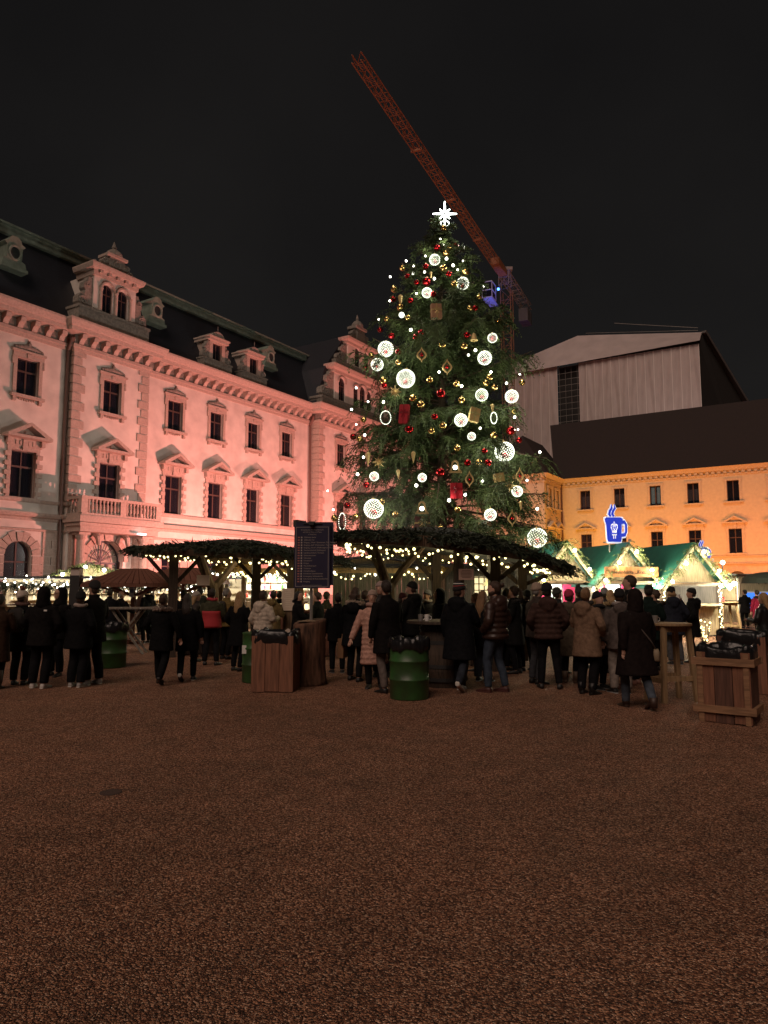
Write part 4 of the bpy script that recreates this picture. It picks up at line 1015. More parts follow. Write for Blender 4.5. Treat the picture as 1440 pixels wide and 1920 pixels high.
globes = [(c5(630,457),10.2),(c5(820,617),11.6),(c5(300,1060),14.4),(c5(242,1165),11.6),(c5(435,1260),17),(c5(948,1370),11.6),(c5(1150,1380),12.2),(c5(578,680),9.5),(c5(968,1120),13),(c5(1020,985),9),(c6(827,275),12),(c6(1083,460),17.8),(c6(315,795),17.8),(c6(1000,830),11),(c6(1275,965),17.5),(c6(1157,693),10),(c6(600,612),8),(c6(318,605),8.5),(c6(890,370),7.5)]
for i, (q, rp) in enumerate(globes):
    p = tree_pt(*q, lift=.22); d = math.hypot(p.y, p.z); r = rp*p.y/F_PX*1.02
    g = copy_tree(GS); g.location = p; g.scale = (r,)*3; g.rotation_euler = (random.uniform(-.2, .2), random.uniform(-.2, .2), random.random()*6)
    tag(g, 'large LED wire globe glowing white on the spruce' if rp > 13 else 'small LED wire globe glowing white on the spruce', 'light globe', 'large LED globes on the tree' if rp > 13 else 'small LED globes on the tree')
    lamp('globe_light', 'POINT', p, 24*(rp/12)**2, (1.0, .98, .74), size=r*.9)
for ch in list(GS.children): bpy.data.objects.remove(ch)
bpy.data.objects.remove(GS)
q = tree_pt(*c5(407, 830), .2); o = MB().sphere((0, 0, 0), .10, 12, 8).build('ball_lamp', GL_W, loc=q, smooth=True); tag(o, 'plain round white ball lamp on the spruce, left of a gold bauble', 'ball lamp')

# --- fairy light chain of the tree: cable and single bulbs
def fairy_lights(label, pts, bulbs, r, m, group=None, cable=True, cab_r=.006):
    o0 = Vector(pts[0]); T = thing('fairy_lights', label, 'fairy lights', o0, 0, group)
    if cable:
        c = MB(); c.tube([Vector(p)-o0 for p in pts], cab_r, 4, caps=False); c.build('cable', mat('dark_cable', (.02, .03, .02), .6), T)
    key = 'bulb_%s_%.3f' % (m.name, r)
    if key not in MATS:
        b = MB(); b.sphere((0, 0, 0), r, 7, 5); MATS[key] = b.build('bulb', m, T); src = MATS[key]; src.location = Vector(bulbs[0])-o0; rest = bulbs[1:]
    else: src = MATS[key]; rest = bulbs
    for p in rest: inst(src, T, Vector(p)-o0, scale=random.uniform(.7, 1.25))
    return T
tb = [c5(*q) for q in ((668,318),(690,352),(828,375),(568,432),(438,465),(487,498),(710,450),(822,465),(755,495),(785,525),(330,572),(485,550),(562,540),(508,685),(327,735),(957,640),(252,860),(468,930),(905,1068),(660,1215),(812,1310),(1010,1215),(1115,1290),(1205,1230),(100,1322),(180,1415),(285,1415),(628,585),(858,1100))] + [c6(*q) for q in ((185,212),(213,300),(262,362),(372,170),(518,242),(940,322),(1142,257),(1162,330),(1290,462),(255,492),(565,658),(757,745),(45,690),(78,800),(220,592),(1215,628),(1275,795),(955,632),(852,712))]
pts = [tree_pt(*q, lift=.2) for q in tb]; pts.sort(key=lambda p: -p.z)
fairy_lights('chain of big white bulbs wound round the spruce', pts, pts, .044, GL_B, cable=False)
for p in pts[::2]: lamp('bulb_light', 'POINT', p + Vector((0, -.12, 0)), 5, (1, .95, .76), size=.05)
lw = []
for z in np.arange(14.8, 3.2, -1.1):
    for a in np.arange(0, 6.28, .5): lw.append((TREE.x + tree_r(z)*.8*math.cos(a), TREE.y + tree_r(z)*.8*math.sin(a), z - a*.17))

# --- star on the tip
def star_top():
    p = at(834, 401, TREE.y - .1); S_ = thing('tree_star', 'glowing eight pointed star on the very tip of the spruce', 'star', p)
    for i in range(8):
        a = math.pi/2 + i*math.pi/4; L = .46 if i % 2 == 0 else .27
        if i == 0: L = .5
        m = MB(); m.tube([(.07*math.cos(a), 0, .07*math.sin(a)), (L*math.cos(a), 0, L*math.sin(a))], [.045, .022], 6); m.build('ray', GL_S, S_)
    m = MB(); m.tube([(.16*math.cos(t), .05, -.36+.12*math.sin(t)) for t in np.linspace(0, 6.28, 13)], .018, 5); m.build('ring', GL_S, S_)
    m = MB(); m.tube([(0, .08, -.2), (0, .08, -1.0)], .03, 6); m.build('stem', MWIRE, S_)
    lamp('star_light', 'POINT', tuple(p), 60, (.93, 1, .9), size=.3)
star_top()

# --- gifts, spiky stars, drops, bells, cones
def gift(q, w, h, m, rib, label, rz=0, tilt=.1):
    p = tree_pt(*q, lift=.25); s = p.y/F_PX; w *= s; h *= s
    G = thing('gift_box', label, 'gift box', p); G.rotation_euler = (0, tilt, rz)
    b = MB(); b.cbox((0, 0, 0), (w, w*.55, h)); b.build('box', m, G)
    r = MB(); r.cbox((0, 0, 0), (w*.12, w*.55+.02, h+.02)); r.cbox((0, 0, h*.08), (w+.02, w*.55+.03, h*.1)); r.build('ribbon', rib, G)
    k = MB()
    for sx in (-1, 1):
        k.tube([(0, -w*.3, h*.08), (sx*w*.22, -w*.38, h*.22), (sx*w*.3, -w*.36, h*.08), (0, -w*.3, h*.06)], w*.045, 5); k.tube([(0, -w*.3, h*.06), (sx*w*.2, -w*.34, -h*.18)], w*.04, 5)
    k.build('bow', rib, G)
gift(c5(640, 808), 20, 29, mat('copper_paper', (.62, .36, .22), .35, metal=.4), MGOLDM, 'copper coloured gift parcel on the upper part of the spruce', .2, -.06)
gift(c6(495, 240), 18, 36, MREDW, mat('dark_red_ribbon', (.3, .01, .02), .4), 'tall red gift parcel beside two gold baubles on the spruce', -.4, .08)
gift(c6(905, 245), 19, 27, MGOLDM, mat('green_gold', (.5, .45, .2), .4), 'tilted gold gift parcel beside an LED globe on the spruce', .2, .22)
gift(c6(800, 690), 22, 29, MREDW, mat('dark_red_ribbon', (.3, .01, .02), .4), 'bright red gift parcel under the lit bell on the spruce', 0, 0)
gift(c6(600, 888), 28, 30, mat('wine_wrap', (.12, .012, .02), .5), MGOLDM, 'dark wine gift box with gold bow low on the spruce', 0, 0)
gift(c6(1050, 612), 18, 16, MGOLDM, mat('green_gold', (.5, .45, .2), .4), 'small gold gift parcel beside a spiky straw star', .3, -.2)
def spiky(q, rp, label):
    p = tree_pt(*q, lift=.25); r = rp*p.y/F_PX; m = MB()
    for i in range(16):
        a = i*math.pi/8; L = r*(1 if i % 2 == 0 else .62); e = Vector((L*math.cos(a), 0, L*math.sin(a))); n = Vector((-math.sin(a), 0, math.cos(a)))*r*.07
        b0 = Vector((r*.1*math.cos(a), 0, r*.1*math.sin(a)))
        m.add([b0+n, b0-n, e, b0+Vector((0, -r*.12, 0)), b0+Vector((0, r*.12, 0))], [(0,3,2),(3,1,2),(1,4,2),(4,0,2)])
    m.sphere((0, 0, 0), r*.14, 8, 6); o = m.build('straw_star', MGOLDM, loc=p); tag(o, label, 'star ornament', 'spiky gold stars on the tree')
for q in (c5(362, 1350), c6(345, 520), c6(1110, 660)): spiky(q, 15, 'spiky gold straw star hanging on the spruce')
def drop(q, wp, hp):
    p = tree_pt(*q, lift=.28); s = p.y/F_PX; w = wp*s/2; h = hp*s/2; D = thing('drop_ornament', 'gold onion shaped frame with red bauble inside on the spruce', 'ornament', p, 0, 'onion shaped ornaments on the tree')
    m = MB(); prof = [(0, 1.25), (.12, .95), (.42, .62), (.85, .25), (1, -.1), (.85, -.42), (.45, -.72), (.14, -.95), (0, -1.3)]
    for sx in (-1, 1):
        out = [(sx*a*w, b*h) for a, b in prof]; inn = [(sx*a*w*.68, b*h*.78) for a, b in prof]
        for i in range(len(prof)-1):
            m.prism([out[i], out[i+1], inn[i+1], inn[i]], -.03, .03)
    m.build('frame', MGOLDM, D); b = MB(); b.sphere((0, 0, -.05*h), w*.36, 10, 8); b.tube([(0, 0, w*.3), (0, 0, h)], .006, 4); b.build('inner_bauble', MRED, D, smooth=True)
for q, w, h in ((c5(542,1097),20,24),(c5(714,1180),20,26),(c6(877,620),17,26),(c6(1172,600),16,25),(c6(1128,850),18,26)): drop(q, w, h)
def bell(q, wp, solid, label):
    p = tree_pt(*q, lift=.28); s = p.y/F_PX*wp/2; B = thing('bell', label, 'bell ornament', p)
    prof = [(0, 1.0), (.2, .98), (.5, .7), (.58, .1), (.72, -.45), (1.0, -.75)]
    m = MB()
    if solid: m.lathe([(.05*s, 1.0*s), (.3*s, .95*s), (.5*s, .6*s), (.58*s, 0), (.8*s, -.6*s), (1*s, -.8*s)], 14)
    else:
        for sx in (-1, 1):
            o_ = [(sx*a*s, b*s) for a, b in prof]; i_ = [(sx*max(a-.2, 0)*s, (b-.16)*s) for a, b in prof]
            for i in range(len(prof)-1): m.prism([o_[i], o_[i+1], i_[i+1], i_[i]], -.05, .05)
        m.box((-1*s, -.05, -.92*s), (1*s, .05, -.72*s))
    m.build('bell_body', MGOLDM, B)
    k = MB(); k.sphere((0, 0, -.1*s if not solid else -.9*s), .34*s if not solid else .2*s, 10, 8); k.build('bell_light' if not solid else 'clapper', GL_B if not solid else MGOLD, B)
bell(c6(793, 548), 25, False, 'gold bell outline with a lit ball inside, above the red parcel')
bell(c6(598, 790), 25, False, 'gold bell outline with a lit ball inside, above the wine gift box')
bell(c5(895, 980), 16, True, 'solid gold bell high on the right side of the spruce')
def cone(q, hp):
    p = tree_pt(*q, lift=.25); h = hp*p.y/F_PX; m = MB(); m.lathe([(.02*h, .5*h), (.15*h, .42*h), (.2*h, .3*h), (.15*h, .05*h), (.09*h, -.25*h), (.01*h, -.55*h)], 8); o = m.build('gold_cone', MGOLDM, loc=p); tag(o, 'slim gold cone ornament hanging on the spruce', 'ornament', 'gold cones on the tree')
for q, h in ((c6(460,590),18),(c6(1178,775),17),(c6(548,490),22),(c6(282,500),26),(c5(400,735),26),(c6(1012,205),18),(c5(605,560),14)): cone(q, h)
def ring(q, wp, hp):
    p = tree_pt(*q, lift=.3); s = p.y/F_PX; Rg = thing('light_ring', 'oval loop of white LEDs on the spruce', 'light ring', p, 0, 'LED loops on the tree')
    m = MB(); b = MB()
    P_ = [(wp*s/2*math.cos(t), 0, hp*s/2*math.sin(t)) for t in np.linspace(0, 6.283, 25)]
    m.tube(P_, .008, 4); m.build('wire', MWIRE, Rg)
    for c in P_[:-1]: b.sphere(c, .017, 5, 4)
    o = b.build('led_bulbs', GL_W, Rg); o['kind'] = 'stuff'
ring(c6(130, 870), 13, 32); ring(c6(385, 260), 20, 26); ring(c6(1020, 262), 12, 22)
# ================================================================== market: thatched pavilions, huts, stalls
WDARK = wood('dark_wood', (.060, .040, .027)); WMID = wood('mid_wood', (.15, .095, .055)); WPALE = wood('pale_board', (.44, .35, .23), .8, .35)
WRED = wood('red_stain', (.17, .065, .04)); WORANGE = wood('sign_wood', (.27, .11, .035)); WGREY = wood('grey_wood', (.22, .19, .16))
MGREENROOF = mat('green_tarp', (.014, .12, .09), .55, bump=.2, scale=3, var=.2); MDARKROOF = mat('felt_roof', (.045, .043, .045), .85, bump=.3, scale=8)
MPINK = mat('pink_panel', (.60, .03, .13), .6); MWHITE = mat('white_paint', (.75, .74, .70), .6); MBLACK = mat('black_metal', (.03, .03, .03), .5)
MSTEEL = mat('steel', (.45, .44, .42), .4, metal=.7); MPAPER = mat('paper', (.62, .50, .40), .8); MINNER = mat('stall_inner', (.60, .52, .38), .8, var=.2, scale=3)
MBAG = mat('bin_bag', (.012, .012, .013), .28, bump=.6, scale=14); MGRNBAR = mat('green_drum', (.030, .105, .026), .42, bump=.5, scale=3.2, var=.45, col2=(.030, .055, .022), detail=7)
def fir_garland(parent, pts, rad=.12, dens=60, ln=.28, name='fir_garland', m=None, droop=.5):
    O = []; D_ = []; L = []
    for a, b in zip(pts[:-1], pts[1:]):
        a = Vector(a); b = Vector(b); n = max(1, int((b-a).length*dens))
        for i in range(n):
            p = a.lerp(b, random.random()); t = random.random()*6.28
            O.append(tuple(p + Vector((random.gauss(0, rad*.4), random.gauss(0, rad*.4), random.gauss(0, rad*.4))))); D_.append((math.cos(t), math.sin(t), random.uniform(-.9, .4))); L.append(random.uniform(.6, 1.2)*ln)
    V, Fc = sprays(np.array(O), np.array(D_), np.array(L), n=6, droop=droop, blade=ln*.4, width=.010)
    o = np_obj(name, V, Fc, m or MFIRC, parent); o['kind'] = 'stuff'; return o
def sag(a, b, d, n=10):
    a = Vector(a); b = Vector(b); return [a.lerp(b, i/n) - Vector((0, 0, d*4*(i/n)*(1-i/n))) for i in range(n+1)]
def along(pts, n, jit=.03):
    seg = [(Vector(b)-Vector(a)).length for a, b in zip(pts[:-1], pts[1:])]; tot = sum(seg); out = []
    for i in range(n):
        t = (i+.5)/n*tot; k = 0
        while k < len(seg)-1 and t > seg[k]: t -= seg[k]; k += 1
        p = Vector(pts[k]).lerp(Vector(pts[k+1]), t/seg[k]); out.append(p + Vector((random.gauss(0, jit), random.gauss(0, jit), random.gauss(0, jit))))
    return out

def thatched_pavilion(loc, rad, eave, apex, label, rz, posts, lights_label, nb, slant=0.0):
    P = thing('thatched_pavilion', label, 'pavilion', loc, rz); N = 8
    ring_ = [(rad*math.cos(2*math.pi*(i+.5)/N), rad*math.sin(2*math.pi*(i+.5)/N)) for i in range(N)]
    # underside boards, rafters, fascia
    top_r = .5
    for i in range(N):
        a = ring_[i]; b = ring_[(i+1) % N]; ta = (a[0]*top_r/rad, a[1]*top_r/rad); tb_ = (b[0]*top_r/rad, b[1]*top_r/rad)
        L = lambda p, q, t: p+(q-p)*t
        nbd = 6
        for k in range(nbd):
            t0, t1 = (k+.03)/nbd, (k+.97)/nbd
            def pt(s, t): 
                x = L(L(a[0], ta[0], t), L(b[0], tb_[0], t), s); y = L(L(a[1], ta[1], t), L(b[1], tb_[1], t), s); return (x, y, L(eave, apex, t))
            q0, q1, q2, q3 = pt(0, t0), pt(1, t0), pt(1, t1), pt(0, t1); up = .025
            m = MB(); m.add([q0, q1, q2, q3] + [(x, y, z+up) for x, y, z in (q0, q1, q2, q3)], [(3,2,1,0), (4,5,6,7), (0,1,5,4), (1,2,6,5), (2,3,7,6), (3,0,4,7)]); m.build('roof_board', WMID if k % 2 else WDARK, P)
        m = MB(); m.beam((a[0]*.98, a[1]*.98, eave-.06), (ta[0], ta[1], apex-.06), .08, .12); m.build('rafter', WDARK, P)
        m = MB(); m.beam((a[0], a[1], eave-.02), (b[0], b[1], eave-.02), .05, .2); m.build('fascia', WMID, P)
    # posts, braces
    for (x, y, r, kind) in posts:
        zt = eave + (apex-eave)*(1-math.hypot(x, y)/rad) - .1
        m = MB()
        if kind == 'round': m.tube([(x, y, 0), (x, y, zt)], r, 12)
        elif kind == 'fork':
            m.tube([(x, y, 0), (x+.03, y, 1.0), (x, y, 1.7)], [r*1.15, r, r*.95], 9)
            for a in (0, 2.2, 4.1): m.tube([(x, y, 1.55), (x+.3*math.cos(a), y+.3*math.sin(a), 1.9), (x+.75*math.cos(a), y+.75*math.sin(a), zt-.05)], [r*.75, r*.6, r*.45], 7)
        else: m.box((x-r, y-r, 0), (x+r, y+r, zt))
        m.build('post', WDARK if kind != 'fork' else MBARK, P)
        if kind == 'square':
            for sx in (-1, 1): m = MB(); m.beam((x, y, zt-.75), (x+sx*.6, y, zt-.1), .07, .09); m.build('brace', WDARK, P)
    m = MB(); tl = []
    for i in range(N):
        a = ring_[i]; b = ring_[(i+1) % N]; m.beam((a[0]*.72, a[1]*.72, eave+.12), (b[0]*.72, b[1]*.72, eave+.12), .1, .14)
    m.build('ring_beam', WDARK, P)
    # fir cover on the roof
    K = 1300; O = []; D_ = []; Ls = []
    for i in range(K):
        a = random.random()*6.283; q = a % (2*math.pi/N); ap = math.cos(math.pi/N)/math.cos(((a-0) % (2*math.pi/N)) - math.pi/N) if True else 1
        rr = rad*1.0*math.sqrt(random.random()); f = rr/rad; z = apex + .06 + (eave-apex)*f + random.uniform(0, .03)
        O.append((rr*math.cos(a), rr*math.sin(a), z)); t = a + random.gauss(0, .5); D_.append((math.cos(t), math.sin(t), -.16 + random.gauss(0, .07))); Ls.append(random.uniform(.25, .5))
    for i in range(170):
        a = random.random()*6.283; rr = rad*random.uniform(.93, 1.02)
        O.append((rr*math.cos(a), rr*math.sin(a), eave+.08+random.uniform(-.03, .06))); t = a+random.gauss(0, .5); D_.append((math.cos(t), math.sin(t), random.uniform(-.6, .05))); Ls.append(random.uniform(.14, .34))
    V, Fc = sprays(np.array(O), np.array(D_), np.array(Ls), n=8, droop=.25, blade=.17, width=.013)
    o = np_obj('fir_thatch', V, Fc, MFIRC, P); o['kind'] = 'stuff'
    m = MB(); m.rings([[(x*1.0, y*1.0, eave+.06) for x, y in ring_], [(x*.2, y*.2, apex+.06) for x, y in ring_]]); m.build('roof_cover', mat('old_thatch', (.02, .022, .014), .95), P)
    for ch in P.children:
        me = ch.data
        co = np.empty(len(me.vertices)*3, np.float32); me.vertices.foreach_get('co', co); co = co.reshape(-1, 3)
        hi = co[:, 2] > 1.75; xw = co[:, 0]*math.cos(rz) - co[:, 1]*math.sin(rz)
        co[hi, 2] -= (slant*xw + 1.4*slant*np.maximum(xw-.8, 0))[hi]; me.vertices.foreach_set('co', co.ravel()); me.update()
    # light strings under the eave
    M = Matrix.Translation(loc) @ Matrix.Rotation(rz, 4, 'Z'); pts = []
    for i in range(N):
        a = ring_[i]; b = ring_[(i+1) % N]; k = .93
        pts += [M @ v for v in sag((a[0]*k, a[1]*k, eave-.02), (b[0]*k, b[1]*k, eave-.02), random.uniform(.05, .28), 6)[:-1]]
    pts = [Vector((p.x, p.y, p.z - slant*(p.x-loc[0]) - 1.4*slant*max(p.x-loc[0]-.8, 0))) for p in pts]
    pts.append(pts[0]); fairy_lights(lights_label + ' round its eave', pts, along(pts, nb), .026, GL_Y)
    pts = [M @ Vector(v) for v in ((-rad*.8, -.3, eave+.0), (-rad*.4, .2, eave+.02), (0, -.4, eave+.1), (rad*.35, .3, eave-.05), (rad*.8, -.2, eave-.08))]
    pp = []
    for a, b in zip(pts[:-1], pts[1:]): pp += sag(a, b, random.uniform(.12, .3), 6)
    fairy_lights(lights_label + ' looped beneath its roof', pp, along(pp, nb//2), .024, GL_Y)
    return P
pc = at(838, 1000, 15.2)
thatched_pavilion((pc.x, 15.2, 0), 2.45, 2.40, 2.78, 'fir thatched wooden pavilion in front of the spruce trunk', R(8), [(-.25, -2.0, .10, 'round'), (.62, -1.35, .10, 'square'), (-1.25, .1, .13, 'fork'), (1.8, .5, .1, 'square'), (.1, 1.6, .10, 'square')], 'warm fairy lights on the pavilion before the spruce', 90, .095)
pc2 = at(452, 1020, 18.5)
thatched_pavilion((pc2.x, 18.5, 0), 2.65, 2.42, 2.76, 'fir thatched wooden pavilion beside the menu board', R(20), [(-1.75, -1.3, .10, 'square'), (-.65, .4, .15, 'fork'), (.2, -1.2, .10, 'square'), (1.5, .7, .1, 'square')], 'warm fairy lights on the pavilion beside the menu board', 70, .03)
lamp('pavilion_lamp', 'POINT', (pc.x+.3, 15.0, 2.1), 34, (1, .8, .42), size=.3)
lamp('pavilion_lamp', 'POINT', (pc2.x+.3, 18.3, 2.1), 34, (1, .8, .42), size=.3)

def counter(loc, w, d, h, label, rz=0, m=None):
    C_ = thing('standing_counter', label, 'counter', loc, rz); m = m or WDARK
    n = max(3, int(w/.16))
    for i in range(n):
        for y in (-d/2, d/2):
            k = MB(); k.box((-w/2+i*w/n+.004, y-.015, .03), (-w/2+(i+1)*w/n-.004, y+.015, h-.05)); k.build('board', m, C_)
    k = MB(); k.box((-w/2-.1, -d/2-.1, h-.05), (w/2+.1, d/2+.1, h)); k.build('counter_top', m, C_)
    k = MB(); k.box((-w/2, -d/2+.02, .0), (-w/2+.05, d/2-.02, h-.06)); k.box((w/2-.05, -d/2+.02, 0), (w/2, d/2-.02, h-.06)); k.build('frame', m, C_)
    return C_
# barrel under the front post of the near pavilion
def keg(loc, r, h, label, m):
    B = thing('barrel_table', label, 'barrel', loc)
    k = MB(); k.lathe([(r*.86, 0), (r*.97, h*.25), (r, h*.5), (r*.97, h*.75), (r*.86, h-.04)], 20); k.build('barrel', m, B)
    for z in (.12, .32, .68, .88):
        q = MB(); rr = r*(.86+.14*(1-abs(z-.5)*2)**.6)+.012; q.lathe([(rr, z*h-.03), (rr, z*h+.03)], 20); q.build('hoop', MBLACK, B)
    k = MB(); k.lathe([(r*1.45, h-.04), (r*1.45, h)], 20); k.build('table_top', m, B)
g = ground(832, 1285); keg((g.x, g.y, 0), .42, 1.06, 'dark barrel table at the foot of the round pavilion post', WDARK)
def mug(loc, label, m, s=1.0):
    k = MB(); k.lathe([(.036*s, 0), (.042*s, .1*s), (.042*s, .105*s), (.035*s, .1*s), (.03*s, .01*s)], 10, caps=True); k.tube([(.04*s, 0, .085*s), (.068*s, 0, .07*s), (.068*s, 0, .035*s), (.04*s, 0, .02*s)], .007*s, 5); o = k.build('mug', m, loc=loc); tag(o, label, 'mug')
mug((g.x-.38, g.y-.1, 1.06), 'glass mug on the left rim of the dark barrel table', MSTEEL); mug((g.x-.28, g.y-.2, 1.06), 'white mug on the dark barrel table', MWHITE)
counter((pc.x+.95, 15.1, 0), 1.1, .45, 1.05, 'dark plank counter inside the pavilion before the spruce', R(5))
counter((at(560, 1100, 17.2).x, 17.0, 0), 1.9, .5, 1.08, 'dark plank counter behind the menu board', R(0), WRED)
counter((pc2.x-.5, 17.6, 0), 1.4, .5, 1.08, 'dark plank counter inside the pavilion beside the menu board', R(20))
p = at(752, 1100, 15.5)
# notice on the pavilion post, hanging lantern bell
n_ = at(874, 1077, 13.0); k = MB(); k.cbox((0, 0, 0), (.27, .015, .2)); no = k.build('notice', mat('notice_paper', (.55, .36, .28), .8), loc=n_); tag(no, 'small pinkish paper notice pinned to the square pavilion post', 'notice')
k = MB()
for i in range(6): w_ = .16 if i in (0, 5) else .2; k.box((-w_/2, -.012, .065-i*.025), (w_/2, -.009, .072-i*.025))
k.build('text_lines', mat('ink', (.08, .05, .04), .8), no)
n_ = at(540, 1124, 16.2); k = MB(); k.cbox((0, 0, 0), (.28, .02, .50)); no = k.build('price_sheet', MPAPER, loc=n_); tag(no, 'tan paper price sheet on a post left of the menu board', 'notice')
k = MB()
for i in range(9): w_ = random.uniform(.1, .2); k.box((-w_/2, -.016, .19-i*.045), (w_/2, -.012, .2-i*.045))
k.build('text_lines', mat('paper_light', (.8, .72, .6), .8), no)
k = MB(); k.box((-.11, .02, -n_.z), (.11, .2, .25)); k.build('post', WMID, no)
n_ = at(381, 1088, 16.6); k = MB(); k.cbox((0, 0, 0), (.3, .02, .24)); no = k.build('price_sheet', MPAPER, loc=n_); tag(no, 'pale paper notice under the lights of the pavilion beside the menu board', 'notice')
lb = at(922, 1083, 17.5); L_ = thing('hanging_bell_lamp', 'lit bell shaped lamp hanging in the pavilion before the spruce', 'lamp', lb)
k = MB(); k.lathe([(.05, .2), (.12, .17), (.15, -.05), (.24, -.2)], 14, caps=False); k.build('shade', mat('bell_shade', (.7, .6, .3), .5, emit=(1, .85, .4), estr=.5), L_)
k = MB(); k.sphere((0, -.1, -.03), .11, 10, 8); k.build('bulb', GL_B, L_); k = MB(); k.tube([(0, 0, .2), (0, 0, .5)], .008, 4); k.build('cord', MBLACK, L_)
lamp('bell_light', 'POINT', (lb.x, lb.y-.25, lb.z), 14, (1, .9, .6), size=.12)

# ---------------- green roofed gable huts
HUT_RZ = R(9)
def green_hut(px, Y, w, apex_py, eave_py, label, first, sign=False, interior='pink', right_leg=False, inst_lights=True):
    ap = at(px, apex_py, Y); zA = ap.z; zE = height_at(eave_py, Y)
    H_ = thing('gable_hut', label, 'market hut', (ap.x, Y, 0), HUT_RZ); depth = 3.4; hw = w/2
    # gable boards
    n = int(w/.115)
    for i in range(n):
        x0 = -hw+.06+i*(w-.12)/n; x1 = x0+(w-.12)/n-.008; xm = max(abs(x0), abs(x1))
        z1a = zA-.10-(zA-zE)*abs(x0)/hw; z1b = zA-.10-(zA-zE)*abs(x1)/hw
        k = MB(); y = random.uniform(-.006, .006); k.prism([(x0, zE-.02), (x1, zE-.02), (x1, max(z1b, zE)), (x0, max(z1a, zE))], y, y+.025); k.build('gable_board', WPALE, H_)
    # roof slopes
    for sx in (-1, 1):
        k = MB(); ov = .16; ex = hw+ov; ez = zE-(zA-zE)/hw*ov
        k.add([(0, -.42, zA+.02), (sx*ex, -.42, ez+.02), (sx*ex, depth, ez+.02), (0, depth, zA+.02), (0, -.42, zA-.05), (sx*ex, -.42, ez-.05), (sx*ex, depth, ez-.05), (0, depth, zA-.05)], [(0,1,2,3), (7,6,5,4), (0,4,5,1), (1,5,6,2), (2,6,7,3)])
        k.build('roof_slope', MGREENROOF, H_)
        k = MB(); k.beam((0, -.40, zA-.08), (sx*ex, -.40, ez-.08), .04, .13); k.build('barge_board', WPALE, H_)
    # front opening
    k = MB(); k.box((-hw, -.05, zE-.16), (hw, .08, zE-.02)); k.build('lintel', WGREY, H_)
    k = MB(); k.box((-hw-.02, -.45, zE-.10), (hw+.02, -.06, zE-.05)); k.build('awning_board', WMID, H_)
    for sx in (-1, 1): k = MB(); k.box((sx*hw-.06, -.06, 0), (sx*hw+.06, .06, zE-.16)); k.build('corner_post', WPALE if interior == 'pink' else WDARK, H_)
    k = MB(); k.box((-hw+.06, -.30, 1.0), (hw-.06, .3, 1.06)); k.build('shelf', WPALE, H_)
    nb = int(w/.13)
    for i in range(nb): k = MB(); x0 = -hw+.06+i*(w-.12)/nb; k.box((x0, -.03, .05), (x0+(w-.12)/nb-.006, 0, 1.0)); k.build('front_board', WPALE, H_)
    k = MB(); k.box((-hw, depth-.06, 0), (hw, depth-.02, zE)); k.build('back_wall', MINNER, H_)
    for sx in (-1, 1): k = MB(); k.box((sx*hw-.03, .08, 0), (sx*hw+.03, depth-.07, zE)); k.build('side_wall', WGREY, H_)
    if interior == 'pink':
        for a, b in ((-hw+.1, -.25), (.35, hw-.1)):
            k = MB(); k.box((a, .9, .9), (b, .93, zE-.06)); k.build('pink_panel', MPINK, H_)
        k = MB(); k.box((-.2, .92, 1.1), (.3, .95, zE-.1)); k.build('menu_sheet', mat('white_menu', (.7, .72, .75), .6), H_)
    M = Matrix.Translation((ap.x, Y, 0)) @ Matrix.Rotation(HUT_RZ, 4, 'Z')
    # fir branches on the gable edge
    gp = [Vector((-hw-.1, -.45, zE-.1)), Vector((0, -.47, zA-.02)), Vector((hw+.1, -.45, zE-.1))]
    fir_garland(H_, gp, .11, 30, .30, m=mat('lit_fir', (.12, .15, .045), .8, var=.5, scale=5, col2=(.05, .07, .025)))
    # lamps on the gable
    F_ = thing('gable_lights', 'round white lamps along the fir edge of the ' + first, 'lamps', M @ gp[0])
    for t in (-.86, -.42, .14, .6, .95):
        q = gp[1].lerp(gp[2] if t > 0 else gp[0], abs(t)) + Vector((0, -.14, -.10)); wq = M @ q
        k = MB(); k.sphere((0, 0, 0), .052, 10, 8); k.build('bulb', glow('hut_bulb', (1, .97, .86), 24.0), F_, loc=wq - (M @ gp[0]), smooth=True)
        lamp('hut_light', 'POINT', wq + (M.to_3x3() @ Vector((0, -.12, -.03))), 44, (1, .87, .56), size=.08)
    lamp('inner_light', 'POINT', M @ Vector((0, .45, zE-.12)), 50, (1, .93, .78), size=.15)
    k = MB(); k.sphere((0, 0, 0), .045, 8, 6); k.build('bulb', glow('hut_bulb', (1, .97, .86), 24.0), F_, loc=M @ Vector((hw*.75, -.52, zE-.17)) - (M @ gp[0]), smooth=True)
    lamp('awning_fill', 'POINT', M @ Vector((hw*.75, -.62, zE-.22)), 120, (1, .90, .62), size=.1)  # bulb and light added under the awning to brighten ground and crowd
    lamp('inner_light', 'POINT', M @ Vector((0, 1.9, zE-.25)), 50, (1, .93, .78), size=.15)
    return H_, M, zA, zE
h1, M1, zA1, zE1 = green_hut(1055, 24.0, 2.0, 1016, 1087, 'green roofed gable hut next to the thatched pavilion', 'hut beside the pavilion')
h2, M2, zA2, zE2 = green_hut(1168, 23.6, 2.0, 1019, 1087, 'green roofed gable hut with the carved name board', 'hut with the name board')
h3, M3, zA3, zE3 = green_hut(1290, 23.4, 2.05, 1019, 1090, 'green roofed gable hut with grey open front and lit corner', 'hut with the grey front', interior='grey')
